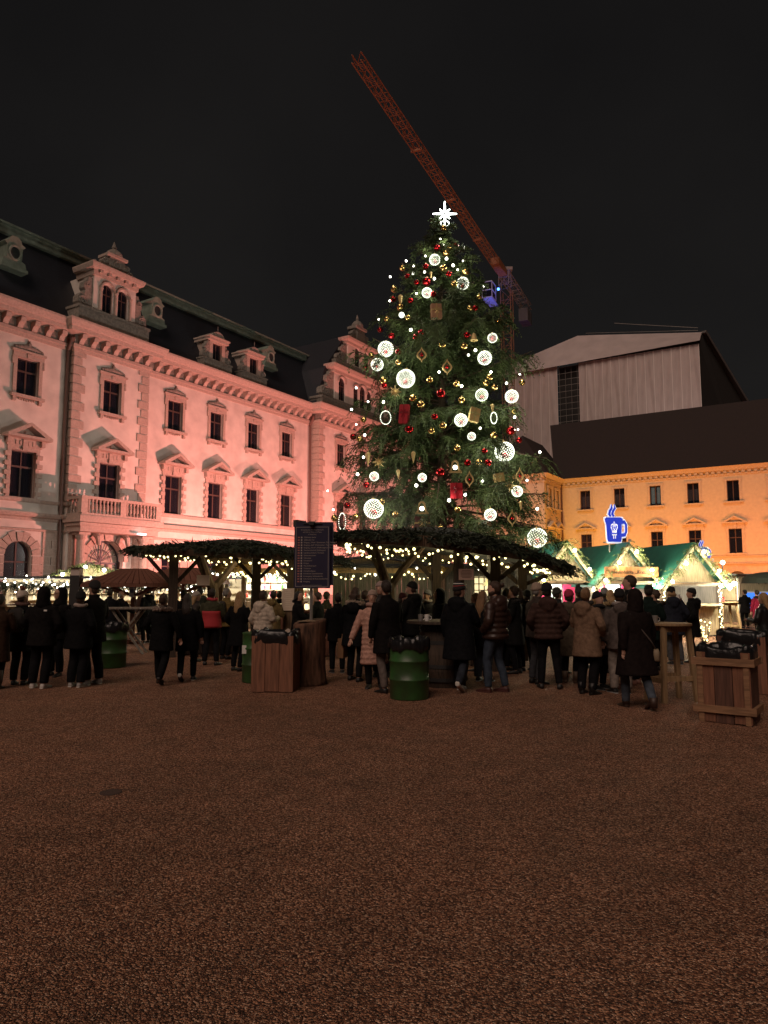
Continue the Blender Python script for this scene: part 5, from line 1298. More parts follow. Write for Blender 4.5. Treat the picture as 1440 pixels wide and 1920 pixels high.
# carved sign board
def text_obj(txt, size, m, loc, rot, parent, name='lettering', extrude=.004, align='CENTER', shear=0, bold=0):
    cu = bpy.data.curves.new(name, 'FONT'); cu.body = txt; cu.size = size; cu.extrude = extrude; cu.align_x = align; cu.align_y = 'CENTER'; cu.shear = shear; cu.offset = bold; cu.resolution_u = 2
    o = bpy.data.objects.new(name, cu); COL.objects.link(o); dg = bpy.context.evaluated_depsgraph_get(); me = bpy.data.meshes.new_from_object(o.evaluated_get(dg)); bpy.data.objects.remove(o)
    me.materials.clear(); me.materials.append(m); o = bpy.data.objects.new(name, me); COL.objects.link(o); o.parent = parent; o.location = loc; o.rotation_euler = rot; return o
sz = zE2+.24
SB = thing('name_board', 'orange brown wooden board with carved lettering on the middle hut', 'sign', M2 @ Vector((0, -.50, sz)), HUT_RZ)
k = MB(); k.box((-.93, -.02, -.16), (.93, .02, .17)); k.build('board', WORANGE, SB)
text_obj('Glühweinhütte „Kreuzgang“', .165, mat('carved', (.02, .008, .004), .9), (0, -.024, 0), (R(90), 0, 0), SB, shear=.25)
# blue cup signs
def cup_sign(loc, s, rz, label):
    C_ = thing('cup_sign', label, 'sign', loc, rz); MB_ = mat('cup_blue', (.02, .045, .50), .4, emit=(.02, .05, .75), estr=.42); MW = mat('cup_white', (.85, .85, .9), .4, emit=(.8, .85, 1), estr=.55)
    def fin(k, name, m):
        k.v = [(x, y, (z/s*1.78 if z/s <= .62 else 1.104+(z/s-.62)*1.07)*s) for x, y, z in k.v]; return k.build(name, m, C_)
    def poly(pts, y0, y1, m, name): k = MB(); k.prism([(x*s, z*s) for x, z in pts], y0, y1); return fin(k, name, m)
    body = [(-.36, .62), (-.42, .58), (-.40, .50), (-.36, .44), (-.33, .06), (-.29, 0), (.29, 0), (.33, .06), (.36, .44), (.40, .50), (.42, .58), (.36, .62)]
    big = [((x*1.11), (z-.31)*1.13+.31) for x, z in body]
    poly(big, 0, .04, MW, 'outline'); poly(body, -.02, 0, MB_, 'cup')
    def band(c, w, y0, y1, m, name):
        k = MB()
        for i in range(len(c)-1):
            a = Vector((c[i][0], c[i][1])); b = Vector((c[i+1][0], c[i+1][1])); d0 = Vector((c[min(i+1, len(c)-1)][0]-c[max(i-1, 0)][0], c[min(i+1, len(c)-1)][1]-c[max(i-1, 0)][1])).normalized(); j = i+1
            d1 = Vector((c[min(j+1, len(c)-1)][0]-c[max(j-1, 0)][0], c[min(j+1, len(c)-1)][1]-c[max(j-1, 0)][1])).normalized()
            wa = w[i] if hasattr(w, '__len__') else w; wb = w[j] if hasattr(w, '__len__') else w
            n0 = Vector((-d0.y, d0.x))*wa; n1 = Vector((-d1.y, d1.x))*wb
            k.prism([tuple((a-n0)*s), tuple((b-n1)*s), tuple((b+n1)*s), tuple((a+n0)*s)], y0, y1)
        return fin(k, name, m)
    hd = [(.36, .50), (.50, .50), (.565, .44), (.56, .26), (.50, .18), (.34, .17)]
    band(hd, .085, -.003, .035, MW, 'handle_outline'); band(hd, .045, -.023, -.005, MB_, 'handle')
    for dx in (0, .15):
        st = [(-.14+dx, .66), (-.21+dx, .76), (-.17+dx, .90), (-.08+dx, 1.02), (-.10+dx, 1.18)]
        band(st, [.085, .095, .09, .085, .03], -.003+.0015*dx*10, .03, MW, 'steam_outline'); band(st, [.045, .055, .05, .045, .008], -.022, -.005, MB_, 'steam')
    k = MB(); y = -.034
    for q in [((-.10, .23), (.10, .23), (.11, .29), (-.11, .29)), ((-.11, .165), (.11, .165), (.11, .195), (-.11, .195)), ((-.06, .08), (-.025, .08), (-.025, .165), (-.06, .165)), ((.025, .08), (.06, .08), (.06, .165), (.025, .165)), ((-.012, .42), (.012, .42), (.012, .52), (-.012, .52)), ((-.035, .465), (.035, .465), (.035, .487), (-.035, .487))]:
        k.prism([(a*s, b*s) for a, b in q], y, y+.012)
    for sx in (-1, 1):
        cpt = [(sx*.02, .42), (sx*.08, .45), (sx*.14, .42), (sx*.145, .37), (sx*.10, .30)]
        k.tube([(a*s, y+.006, b*s) for a, b in cpt], .018*s, 5); k.tube([(0, y+.006, .30*s), (sx*.05*s, y+.006, .35*s), (sx*.02*s, y+.006, .41*s)], .012*s, 5); k.sphere((sx*.05*s, y+.004, .40*s), .02*s, 6, 4)
    fin(k, 'crown_emblem', MW)
    k = MB(); k.tube([(-.2*s, .05, -.35), (-.2*s, .05, .3*s)], .03, 6); k.tube([(.2*s, .05, -.35), (.2*s, .05, .3*s)], .03, 6); k.box((-.5*s, .03, -.04), (.75*s, .07, 0)); k.box((.7*s, 0, .0), (.8*s, .1, .1)); k.build('bracket', MSTEEL, C_)
    return C_
c_ = at(1152, 1016, 24.0); cup_sign((c_.x, 24.0, c_.z), .75, R(6), 'blue mug sign with white crown standing on the middle hut roof')
c_ = at(1318, 1052, 27.5); cup_sign((c_.x, 27.5, c_.z), .48, R(-25), 'smaller blue mug sign behind the hut with the grey front')
k = MB(); k.sphere((0, 0, 0), .07, 10, 8); q = M3 @ Vector((1.45, -.2, 1.72)); o = thing('wall_lamp', 'round white lamp on the outer side of the grey fronted hut', 'lamp', q); k.build('bulb', glow('hut_bulb', (1, .97, .86), 24.0), o); k = MB(); k.tube([(0, 0, 0), (-.2, .1, .05), (-.42, .16, .05)], .012, 5); k.build('arm', MBLACK, o)
lamp('wall_light', 'POINT', q + Vector((.1, -.25, 0)), 170, (1, .92, .66), size=.12)
# garland strings down the right hut's corners
def corner_string(a, b, n, label):
    pts = sag(a, b, 0, 8); fairy_lights(label, pts, along(pts, n, .025), .022, GL_Y)
for (hx, M_, lab) in ((.98, M3, 'warm light string down the right corner of the grey fronted hut'), (-1.0, M3, 'warm light string between the pink and the grey hut front')):
    corner_string(M_ @ Vector((hx, -.12, 1.9)), M_ @ Vector((hx, -.14, .2)), 34, lab)
g = ground(1322, 1228); fb = thing('lit_bush', 'small bare potted shrub wound with warm lights by the tall table', 'plant', g)
k = MB(); tips = []
for i in range(7):
    a = i*.9; q = Vector((.16*math.cos(a), .16*math.sin(a), random.uniform(.5, .95))); k.tube([(0, 0, .2), q*.6, q], [.012, .008, .004], 5); tips.append(q)
k.build('stems', MBARK, fb); k = MB(); k.lathe([(.12, 0), (.17, .24), (.15, .25), (.13, .2)], 12); k.build('pot', WDARK, fb)
pp = []
for q in tips: pp += [g+Vector((0, 0, .25)), g+q]
fairy_lights('warm light string wound round the potted shrub', pp, along(pp, 40, .03), .02, GL_Y)

# ---------------- back stall right of the huts, round parasol, screen
bs = thing('board_stall', 'low board stall with flat dark roof under the arch of the ochre wing', 'market stall', (at(1368, 1100, 33).x, 33.0, 0), R(-12))
for i in range(14): k = MB(); k.box((-1.15+i*.1, 0, 0), (-1.15+i*.1+.094, .03, 2.0)); k.build('board', WPALE, bs)
k = MB(); k.box((-1.4, -.6, 2.12), (1.2, 2, 2.2)); k.build('roof', MDARKROOF, bs)
for x in (.3, 1.1): k = MB(); k.box((x-.05, -.5, 0), (x+.05, -.4, 2.12)); k.build('post', WGREY, bs)
for i in range(7): k = MB(); k.box((.34+i*.11, .2+.03*math.sin(i*2), .05), (.34+i*.11+.105, .23+.03*math.sin(i*2), 2.1)); k.build('curtain', MWHITE, bs)
k = MB(); k.box((-1.1, -.5, .95), (1.1, -.3, 1.0)); k.build('shelf', WDARK, bs)
w_ = Vector((at(1368, 1100, 33).x, 33, 0))
for dx, dz, e in ((-.6, 2.0, 30), (.75, 1.8, 40)):
    k = MB(); k.sphere((0, 0, 0), .08, 8, 6); o = k.build('stall_bulb', glow('hut_bulb', (1, .97, .86), 24.0), bs, loc=(dx, -.7, dz)); lamp('stall_light', 'POINT', (w_.x+dx, 32.0, dz), e*4, (1, .92, .62), size=.1)
fir_garland(bs, [Vector((-1.4, -.62, 2.1)), Vector((1.2, -.62, 2.1))], .1, 30, .3)
pz = thing('round_parasol', 'dark round parasol over the glowing screen at the court edge', 'parasol', (at(1442, 1100, 27).x, 27.0, 0))
k = MB(); k.lathe([(.95, 1.75), (.9, 1.95), (.7, 2.08), (.3, 2.16), (.02, 2.18)], 20); k.build('canopy', mat('parasol_cloth', (.045, .06, .045), .8), pz); k = MB(); k.tube([(0, 0, 0), (0, 0, 2.1)], .03, 6); k.build('pole', MSTEEL, pz); k = MB(); k.lathe([(.3, 0), (.3, .08), (.05, .12)], 14); k.build('base', MBLACK, pz)
ks = thing('screen_stall', 'kiosk with glowing blue screen and fir trim', 'market stall', (at(1440, 1100, 30).x, 30.0, 0))
k = MB(); k.box((-.75, 0, 0), (.75, .8, .62)); k.build('counter', mat('olive_board', (.12, .12, .07), .8), ks); k = MB(); k.box((-.8, .7, 0), (.8, .8, 2.1)); k.build('back_wall', WPALE, ks); k = MB(); k.box((-.66, .64, .66), (.66, .695, 1.42)); k.build('screen_frame', MWHITE, ks)
k = MB(); k.box((-.6, .62, .72), (.6, .638, 1.36)); k.build('screen', mat('blue_screen', (.05, .1, .3), .3, emit=(.05, .24, 1.0), estr=1.1), ks)
k = MB(); k.sphere((-.05, .62, 1.06), .15, 10, 8, (1, .15, 1.1)); k.build('screen_figure', glow('screen_pale', (.6, .85, 1), 1.6), ks); k = MB(); k.box((-.85, -.1, 2.05), (.85, .9, 2.15)); k.build('roof', WDARK, ks); fir_garland(ks, [Vector((-.85, -.1, 2.0)), Vector((.85, -.1, 2.0))], .1, 40, .25)
lamp('screen_light', 'POINT', (at(1432, 1100, 30).x, 29.5, 1.85), 14, (1, .93, .75), size=.1)
_pt = [Vector((at(1395, 1100, 30).x+i*.16, 29.85, 1.98+.03*math.sin(i))) for i in range(12)]
fairy_lights('warm lights along the trim of the screen kiosk', _pt, _pt, .03, GL_Y)
_w = WNG_O
# lamp arm on the wing
la = at(1354, 1055, 38); o = thing('street_lamp', 'small white lamp on a pole in front of the ochre wing', 'lamp', (la.x, 38, 0)); k = MB(); k.tube([(0, 0, 0), (0, 0, la.z)], .04, 6); k.build('pole', MBLACK, o); k = MB(); k.sphere((0, -.05, la.z), .11, 10, 8); k.build('bulb', glow('hut_bulb', (1, .97, .86), 24.0), o); lamp('street_light', 'POINT', (la.x, 37.7, la.z), 40, (1, .95, .8), size=.1)

# ---------------- long garland stall on the left and its neighbours
X0, X1, YS = at(-60, 1100, 25).x, at(425, 1100, 25).x, 25.0
ls = thing('garland_stall', 'long open stall with bright interior under a lit fir garland', 'market stall', (X0, YS, 0), R(0)); Lx = X1-X0
zt = height_at(1082, YS); zb_ = height_at(1110, YS)
k = MB(); k.box((0, 0, zt-.05), (Lx, 2.8, zt+.03)); k.build('roof', MDARKROOF, ls)
k = MB(); k.box((0, 2.6, 0), (Lx, 2.66, zt-.06)); k.build('back_wall', MINNER, ls)
for i in range(8): k = MB(); x = i*Lx/7; k.box((x-.06, -.02, 0), (x+.06, .1, zt-.06)); k.build('post', WPALE, ls)
nb = int(Lx/.14)
for i in range(nb): k = MB(); x = i*Lx/nb; k.box((x, -.02 if True else 0, .04), (x+Lx/nb-.008, .0, .94)); k.build('front_board', WPALE, ls)
k = MB(); k.box((0, -.2, .96), (Lx, .35, 1.02)); k.build('shelf', WMID, ls)
for i in range(3): k = MB(); k.box((.2, 2.3, 1.1+i*.25), (Lx-.2, 2.58, 1.125+i*.25)); k.build('back_shelf', WPALE, ls)
cl = [(.7, .65, .5), (.3, .1, .05), (.15, .2, .1), (.6, .4, .15), (.75, .75, .75), (.1, .1, .15)]
for i in range(60):
    k = MB(); x = .3+i*(Lx-.6)/60; z = 1.125+.25*(i % 3); r = random.uniform(.03, .05); h = random.uniform(.1, .2); k.lathe([(r, 0), (r, h*.6), (r*.5, h*.75), (r*.4, h)], 7, (x, 2.42, z)); o = k.build('jar', mat('goods_%d' % (i % 6), cl[i % 6], .5)); jc = ('cream', 'brown', 'dark green', 'honey', 'white', 'navy')[i % 6]; tag(o, 'small %s jar on the back shelves of the garland stall' % jc, 'jar', jc + ' jars on the shelves of the garland stall'); o.location = (X0, YS, 0)
fir_garland(ls, [Vector((0, -.12, (zt+zb_)/2)), Vector((Lx, -.12, (zt+zb_)/2))], .17, 85, .30)
_pt = []
for i in range(12): _pt += [Vector((X0+Lx*i/12, YS-.34, zt-.03)), Vector((X0+Lx*(i+.5)/12, YS-.34, zb_+.08))]
fairy_lights('white light string zigzagging along the garland of the long stall', _pt, along(_pt, 130, .06), .030, GL_B)
for i in range(6): lamp('stall_light', 'POINT', (X0+Lx*(i+.5)/6, YS+1.2, zt-.2), 120, (1, .90, .70), size=.2)
# grey roofed hut behind with a lit gable
gz = thing('grey_roof_hut', 'grey roofed hut with lit straw yellow gable behind the garland stall', 'market hut', (at(168, 1057, 29).x, 29.0, 0), R(28)); zA = height_at(1055, 29); zE = height_at(1083, 29)
k = MB(); k.prism([(-1.5, 0), (1.5, 0), (1.5, zE), (0, zA-.08), (-1.5, zE)], -.02, .06); k.build('gable', MINNER, gz)
for sx in (-1, 1): k = MB(); k.add([(0, -.3, zA), (sx*1.9, -.3, zE-.12), (sx*1.9, 5, zE-.12), (0, 5, zA), (0, -.3, zA-.06), (sx*1.9, -.3, zE-.18), (sx*1.9, 5, zE-.18), (0, 5, zA-.06)], [(0,1,2,3), (7,6,5,4), (0,4,5,1), (1,5,6,2), (2,6,7,3)]); k.build('roof_slope', MDARKROOF, gz)
for sx in (-1, 1): k = MB(); k.box((sx*1.48-.04, .06, 0), (sx*1.48+.04, 4.9, zE-.1)); k.build('side_wall', WGREY, gz)
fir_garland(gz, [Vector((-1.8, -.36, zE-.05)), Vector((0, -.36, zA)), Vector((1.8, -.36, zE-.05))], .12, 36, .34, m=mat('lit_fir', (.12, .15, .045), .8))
Mg = Matrix.Translation(gz.location) @ Matrix.Rotation(R(28), 4, 'Z')
for t, in ((-.6,), (-.12,), (.3,), (.75,)):
    q = Mg @ Vector((t*1.7, -.55, zA-.16-(zA-zE)*abs(t))); k = MB(); k.sphere((t*1.7, -.5, zA-.12-(zA-zE)*abs(t)), .07, 8, 6); k.build('bulb', glow('hut_bulb', (1, .97, .86), 24.0), gz); lamp('hut_light', 'POINT', q, 36, (1, .86, .5), size=.1)
# brown slatted canopies
def slat_canopy(px, py, Y, w, d, label, rz=0):
    a = at(px, py, Y); S_ = thing('slatted_canopy', label, 'canopy', (a.x, Y, 0), rz); zA = a.z; zE = zA-.42
    k = MB(); k.box((-.06, -.06, 0), (.06, .06, zA-.03)); k.build('post', WRED, S_)
    tw = w*.32
    fr = [(-w/2, -d/2), (w/2, -d/2), (w/2, d/2), (-w/2, d/2)]; tp = [(-tw/2, -.05), (tw/2, -.05), (tw/2, .05), (-tw/2, .05)]
    for i in range(4):
        A_, B_ = fr[i], fr[(i+1) % 4]; C1, D1 = tp[i], tp[(i+1) % 4]; n = 12 if i % 2 == 0 else 9
        for j in range(n):
            s0, s1 = (j+.06)/n, (j+.94)/n; L = lambda p, q, t: (p[0]+(q[0]-p[0])*t, p[1]+(q[1]-p[1])*t)
            p0, p1, p2, p3 = L(A_, B_, s0), L(A_, B_, s1), L(C1, D1, s1), L(C1, D1, s0)
            k = MB(); k.add([(p0[0], p0[1], zE), (p1[0], p1[1], zE), (p2[0], p2[1], zA), (p3[0], p3[1], zA), (p0[0], p0[1], zE+.03), (p1[0], p1[1], zE+.03), (p2[0], p2[1], zA+.03), (p3[0], p3[1], zA+.03)], [(3,2,1,0), (4,5,6,7), (0,1,5,4), (1,2,6,5), (2,3,7,6), (3,0,4,7)]); k.build('roof_slat', WRED, S_)
        k = MB(); k.beam((A_[0], A_[1], zE-.04), (B_[0], B_[1], zE-.04), .05, .08); k.build('edge_beam', WRED, S_)
        k = MB(); k.beam((0, 0, zA-.75), (A_[0]*.8, A_[1]*.8, zE-.02), .06, .06); k.build('brace', WRED, S_)
    k = MB(); k.box((-.5, -.35, 1.0), (.5, .35, 1.05)); k.build('table_top', WRED, S_)
    k = MB(); k.box((-.3, -.06, 0), (.3, .06, .08)); k.box((-.06, -.3, .08), (.06, .3, .14)); k.build('foot', WRED, S_)
slat_canopy(252, 1068, 20.5, 2.3, 2.0, 'brown slatted canopy on one post beside the crossed leg table', R(6))
slat_canopy(345, 1066, 23.0, 2.6, 2.0, 'brown slatted canopy behind the pavilion beside the menu board', R(4))
n_ = at(247, 1108, 20.3); k = MB(); k.cbox((0, 0, 0), (.14, .02, .34)); o = k.build('menu_card', mat('menu_card', (.55, .62, .66), .5), loc=n_); tag(o, 'pale blue menu card hanging on the slatted canopy post', 'notice')
k = MB(); k.cbox((0, -.014, .11), (.1, .006, .03)); k.cbox((0, -.014, 0), (.11, .006, .1)); k.build('print', mat('card_print', (.12, .2, .3), .5), o)
# black lantern pillar with glass head
g = at(143, 1100, 19.5); lp = thing('heater_column', 'black patio heater column with glass head before the garland stall', 'heater', (g.x, 19.5, 0)); zt2 = height_at(1066, 19.5); zg = height_at(1079, 19.5)
k = MB(); k.box((-.13, -.13, 0), (.13, .13, zg)); k.build('column', MBLACK, lp); k = MB(); k.box((-.12, -.12, zg), (.12, .12, zt2)); k.build('glass_head', mat('frost_glass', (.6, .5, .45), .3), lp); k = MB(); k.box((-.16, -.16, zt2), (.16, .16, zt2+.025)); k.build('lid', MBLACK, lp)
# middle pavilion with yellow lit beams + bottle stall
def beam_pavilion(px, Y, w, d, zE, zA, label, rz):
    a = at(px, 1075, Y); B = thing('beam_pavilion', label, 'pavilion', (a.x, Y, 0), rz); WY = wood('honey_beam', (.36, .24, .08))
    for sx in (-1, 1):
        for sy in (-1, 1): k = MB(); k.box((sx*w/2-.07, sy*d/2-.07, 0), (sx*w/2+.07, sy*d/2+.07, zE)); k.build('post', WMID, B)
    for sy in (-1, 1): k = MB(); k.beam((-w/2-.2, sy*d/2, zE+.06), (w/2+.2, sy*d/2, zE+.06), .1, .14); k.build('beam', WY, B)
    for sx in (-1, 1):
        k = MB(); k.beam((sx*w/2, -d/2-.2, zE+.2), (sx*w/2, d/2+.2, zE+.2), .1, .12); k.build('beam', WY, B)
        for i in range(6): y = -d/2+i*d/5; k = MB(); k.beam((0, y, zA), (sx*(w/2+.3), y, zE+.1), .07, .1); k.build('rafter', WY, B)
        k = MB(); k.add([(0, -d/2-.3, zA+.08), (sx*(w/2+.4), -d/2-.3, zE+.12), (sx*(w/2+.4), d/2+.3, zE+.12), (0, d/2+.3, zA+.08), (0, -d/2-.3, zA+.12), (sx*(w/2+.4), -d/2-.3, zE+.16), (sx*(w/2+.4), d/2+.3, zE+.16), (0, d/2+.3, zA+.12)], [(3,2,1,0), (4,5,6,7), (0,1,5,4), (1,2,6,5), (2,3,7,6), (3,0,4,7)]); k.build('roof_slope', MDARKROOF, B)
    M = Matrix.Translation(B.location) @ Matrix.Rotation(rz, 4, 'Z')
    for sy in (-1, 1):
        pp = []
        for i in range(4): pp += [M @ v for v in sag((-w/2+i*w/4, sy*d/2-.1, zE), (-w/2+(i+1)*w/4, sy*d/2-.1, zE), .16, 5)]
        fairy_lights('warm lights sagging below the %s beam of the %s' % ('front' if sy < 0 else 'rear', label.split(' with ')[0]), pp, along(pp, 36, .03), .03, GL_Y)
    lamp('pavilion_lamp', 'POINT', M @ Vector((0, 0, zE-.15)), 30, (1, .84, .45), size=.2)
beam_pavilion(508, 24.0, 2.6, 2.4, 2.08, 2.66, 'honey coloured beam pavilion with bottles glowing behind it', R(-6))
beam_pavilion(690, 21.5, 4.2, 2.2, 2.02, 2.4, 'wide honey beam pavilion with lights beneath the spruce', R(3))
bt = thing('bottle_stall', 'bright drinks stall with rows of bottles behind the standing guests', 'market stall', (at(480, 1100, 28).x, 28.0, 0)); BW = 4.0
k = MB(); k.box((-BW/2, 1.5, 0), (BW/2, 1.56, 2.2)); k.build('back_wall', mat('bright_wall', (.8, .76, .62), .7), bt); k = MB(); k.box((-BW/2-.2, -.4, 2.2), (BW/2+.2, 1.7, 2.27)); k.build('roof', MDARKROOF, bt)
k = MB(); k.box((-BW/2, -.1, 0), (BW/2, .3, 1.05)); k.build('counter', WMID, bt)
for i in range(3): k = MB(); k.box((-BW/2+.1, 1.25, 1.15+.32*i), (BW/2-.1, 1.48, 1.18+.32*i)); k.build('back_shelf', WPALE, bt)
for i in range(48):
    x = -1.8+3.6*(i % 16)/15; z = 1.18+.32*(i//16); c = [(.4, .05, .03), (.55, .5, .3), (.1, .25, .08), (.75, .72, .6), (.5, .12, .2)][i % 5]
    k = MB(); k.lathe([(.045, 0), (.045, .15), (.018, .2), (.018, .27)], 7, (x, 1.36, z)); o = k.build('bottle', mat('bottle_%d' % (i % 5), c, .25)); o.location = bt.location; bc = ('red', 'straw coloured', 'green', 'cream', 'pink')[i % 5]; tag(o, '%s bottle on the glowing back shelves of the drinks stall' % bc, 'bottle', bc + ' bottles in the drinks stall')
for x in (-1.4, -.4, .6, 1.5): lamp('stall_light', 'POINT', (bt.location.x+x, 28.6, 2.0), 110, (1, .95, .8), size=.15)
k = [Vector((bt.location.x-BW/2+i*.2, 27.5, 2.12+.04*math.sin(i*1.7))) for i in range(21)]
fairy_lights('white bulbs along the roof edge of the drinks stall', k, k, .04, GL_B); fir_garland(bt, [Vector((-BW/2, -.42, 2.15)), Vector((BW/2, -.42, 2.15))], .12, 45, .3)
# dark timber stall behind the near pavilion
dk = thing('dark_timber_stall', 'dark timber stall with small lit window behind the near pavilion', 'market stall', (at(890, 1100, 20.5).x, 20.5, 0), R(-4))
for i in range(46): k = MB(); k.box((-4.1+i*.125, 0, 0), (-4.1+i*.125+.12, .03, 2.2)); k.build('board', wood('mossy_wood', (.13, .135, .10)), dk)
k = MB(); k.box((-4.3, -.3, 2.2), (1.8, 2, 2.27)); k.build('roof', MDARKROOF, dk)
k = MB(); k.box((-.02, -.03, 1.35), (.42, -.005, 1.9)); wf = k.build('window', glow('lit_window', (1, .82, .4), 1.1), dk); k = MB()
for x in (-.02, .12, .27, .4): k.box((x-.015, -.05, 1.35), (x+.015, -.031, 1.9))
for z in (1.35, 1.52, 1.7, 1.88): k.box((-.02, -.048, z-.012), (.42, -.032, z+.012))
k.build('glazing_bars', WDARK, wf)
_pt = [Vector((dk.location.x-4.0+i*.58, 20.0, 2.02+.12*math.sin(i*1.9))) for i in range(10)]; fairy_lights('sparse bulbs on the dark timber stall', _pt, _pt, .035, GL_B)
# ================================================================== props in the foreground
# menu board on a pole, set in a tree stump
g = ground(578, 1283); Yb = g.y
st = thing('tree_stump', 'thick upright tree stump that carries the menu board pole', 'stump', (g.x, Yb, 0)); N = 48
prof = []
rs = []
for z, r in ((0, .31), (.06, .285), (.3, .265), (.7, .262), (1.0, .268), (1.04, .262)):
    rs.append([(r*(1+.05*math.sin(3*t+1)+.03*math.sin(7*t+z*2)+.022*math.sin(19*t+5*z)+.014*math.sin(31*t-3*z))*math.cos(t), r*(1+.05*math.sin(3*t+1)+.03*math.sin(7*t+z*2)+.022*math.sin(19*t+5*z)+.014*math.sin(31*t-3*z))*math.sin(t), z + (.05*math.cos(t-.6) if z > .9 else 0)) for t in np.linspace(0, 2*math.pi, N, endpoint=False)])
MB().rings(rs).build('trunk', mat('stump_bark', (.15, .075, .045), .9, bump=1.0, scale=1.0, var=.75, stretch=(16, 16, 3), detail=8), st, smooth=True)
m = MB(); m.lathe([(.2, 1.045), (.05, 1.06), (.01, 1.06)], 16); m.build('cut_face', wood('cut_face', (.3, .2, .12)), st)
top, bot = height_at(980, Yb), height_at(1103, Yb); bx_ = at(586, 1040, Yb).x; wdt = 68/F_PX*Yb
SG = thing('menu_board', 'tall dark blue list board with pale lettering on a steel pole', 'sign', (bx_, Yb-.02, 1.0), R(-5))
m = MB(); m.tube([(-.02, .06, -.2), (-.02, .06, top-1.0)], .028, 8); m.build('pole', MSTEEL, SG)
z0, z1 = bot-1.0, top-1.0-.05
m = MB(); m.box((-wdt/2, -.03, z0), (wdt/2, .03, z1)); m.box((-wdt/2+.02, .03, z0+.05), (wdt/2+.045, .045, z1+.06)); m.build('panel', mat('board_blue', (.030, .028, .060), .35, var=.15, scale=2), SG)
MT = mat('board_print', (.42, .37, .34), .6); MTR = mat('board_red', (.40, .16, .13), .6)
b = MB(); i_ = .028
for a, c in (((-wdt/2+i_, z0+i_), (wdt/2-i_, z0+i_+.006)), ((-wdt/2+i_, z1-i_-.006), (wdt/2-i_, z1-i_)), ((-wdt/2+i_, z0+i_+.006), (-wdt/2+i_+.006, z1-i_-.006)), ((wdt/2-i_-.006, z0+i_+.006), (wdt/2-i_, z1-i_-.006))):
    b.box((a[0], -.034, a[1]), (c[0], -.0305, c[1]))
b.build('border_line', MT, SG)
H_ = z1-z0
for k_, (tx, sz_) in enumerate((('Romantischer Weihnachtsmarkt', .030), ('auf Schloss Thurn und Taxis', .028), ('zu Regensburg', .024))):
    text_obj(tx, sz_, MT, (0, -.033, z1-.078-k_*.038), (R(90), 0, 0), SG, extrude=.001)
rows = ['Glühwein weiss', 'Glühwein rot', 'Eingang „West“ (Emmeram, Tor, Parkpl.)', 'Eingang „Süd“ (Helenentor, Tor, Parkpl.)', 'Eingang „Nord“ (Waffnergasse, Tor, Park)', 'Handwerkerhof (Stallungen)', 'Landhausstüberl, Terrasse', 'Schlossmuseum', 'Schmiede', 'Schnitzerei', 'Krippe', 'Marstallmuseum', 'Toiletten', 'Christkindlpost', 'Fürstliche Schatzkammer', 'Kreuzgang, Schlossküche', 'Information & Kutschenfahrten', 'Ausgang']
pit = (H_-.20-.075)/len(rows)
for i, t_ in enumerate(rows):
    z = z1-.205-i*pit
    text_obj(t_, .033, MT, (-wdt/2+.165, -.033, z), (R(90), 0, 0), SG, extrude=.001, align='LEFT')
    m = MB(); m.box((-wdt/2+.06, -.034, z-.012), (-wdt/2+.095, -.0305, z+.010)); m.build('list_mark', MTR, SG)
    m = MB(); m.box((-wdt/2+.115, -.034, z-.014), (-wdt/2+.138, -.0305, z+.012)); m.build('list_mark', MT, SG)
text_obj('Wir wünschen eine frohe Weihnachtszeit', .02, MT, (0, -.033, z0+.05), (R(90), 0, 0), SG, extrude=.001)
m = MB(); m.box((-.16, -.05, z1+.02), (.16, .02, z1+.035)); m.box((-.045, -.12, z1+.0), (.04, .05, z1+.06)); m.tube([(.02, 0, z1+.05), (.06, 0, z1+.09)], .006, 4); m.build('lamp_bracket', MBLACK, SG)

def bin_bag(parent, w, d, z, m=None, rnd=False, drop=.12, seed=1):
    """plastic liner pulled over a bin rim: draped skirt with folds and a sunken mouth"""
    rr = random.Random(seed); n = 88; rs = []
    ph = [rr.uniform(0, 6.28) for _ in range(4)]
    def out(t, k, amp):
        c, s = math.cos(t), math.sin(t); e = 1.0 if rnd else .42
        x = w/2*k*math.copysign(abs(c)**e, c); y = d/2*k*math.copysign(abs(s)**e, s)
        f = 1 + amp*(math.sin(9*t+ph[0])*.4 + math.sin(16*t+ph[1])*.45 + math.sin(27*t+ph[2])*.5)
        return x*f, y*f
    for k, zz, amp in ((1.06, -drop, .035), (1.10, -drop*.6, .03), (1.09, -.02, .022), (1.08, .045, .03), (1.0, .075, .035), (.90, .045, .05), (.80, -.05, .06), (.60, -.17, .08), (.32, -.26, .12), (.08, -.30, .1)):
        rs.append([(*out(t, k, amp), z+zz+(.025*math.sin(5*t+ph[3])+.012*math.sin(13*t)) * (1 if zz < .06 else .8)) for t in np.linspace(0, 2*math.pi, n, endpoint=False)])
    o = MB().rings(rs, caps=False); o.f.append(tuple(range(len(o.v)-n, len(o.v)))); return o.build('bin_bag', m or MBAG, parent, smooth=True)
def drum(px, fy, label, r=.285, h=.80, bag=True, rz=0):
    g = ground(px, fy); D = thing('green_drum', label, 'bin', (g.x, g.y+r, 0), rz)
    m = MB(); m.lathe([(r*.97, 0), (r, .02), (r, h*.33), (r+.012, h*.345), (r+.012, h*.365), (r, h*.38), (r, h*.66), (r+.012, h*.675), (r+.012, h*.695), (r, h*.71), (r, h-.03), (r+.012, h-.01), (r-.012, h)], 40); m.build('drum', MGRNBAR, D, smooth=True)
    if bag: bin_bag(D, 2*r, 2*r, h, rnd=True, drop=.09, seed=int(px))
    return D
drum(769, 1315, 'green steel drum bin with black liner standing free before the pavilion')
drum(198, 1254, 'green steel drum bin behind the guests in black jackets', h=.82)
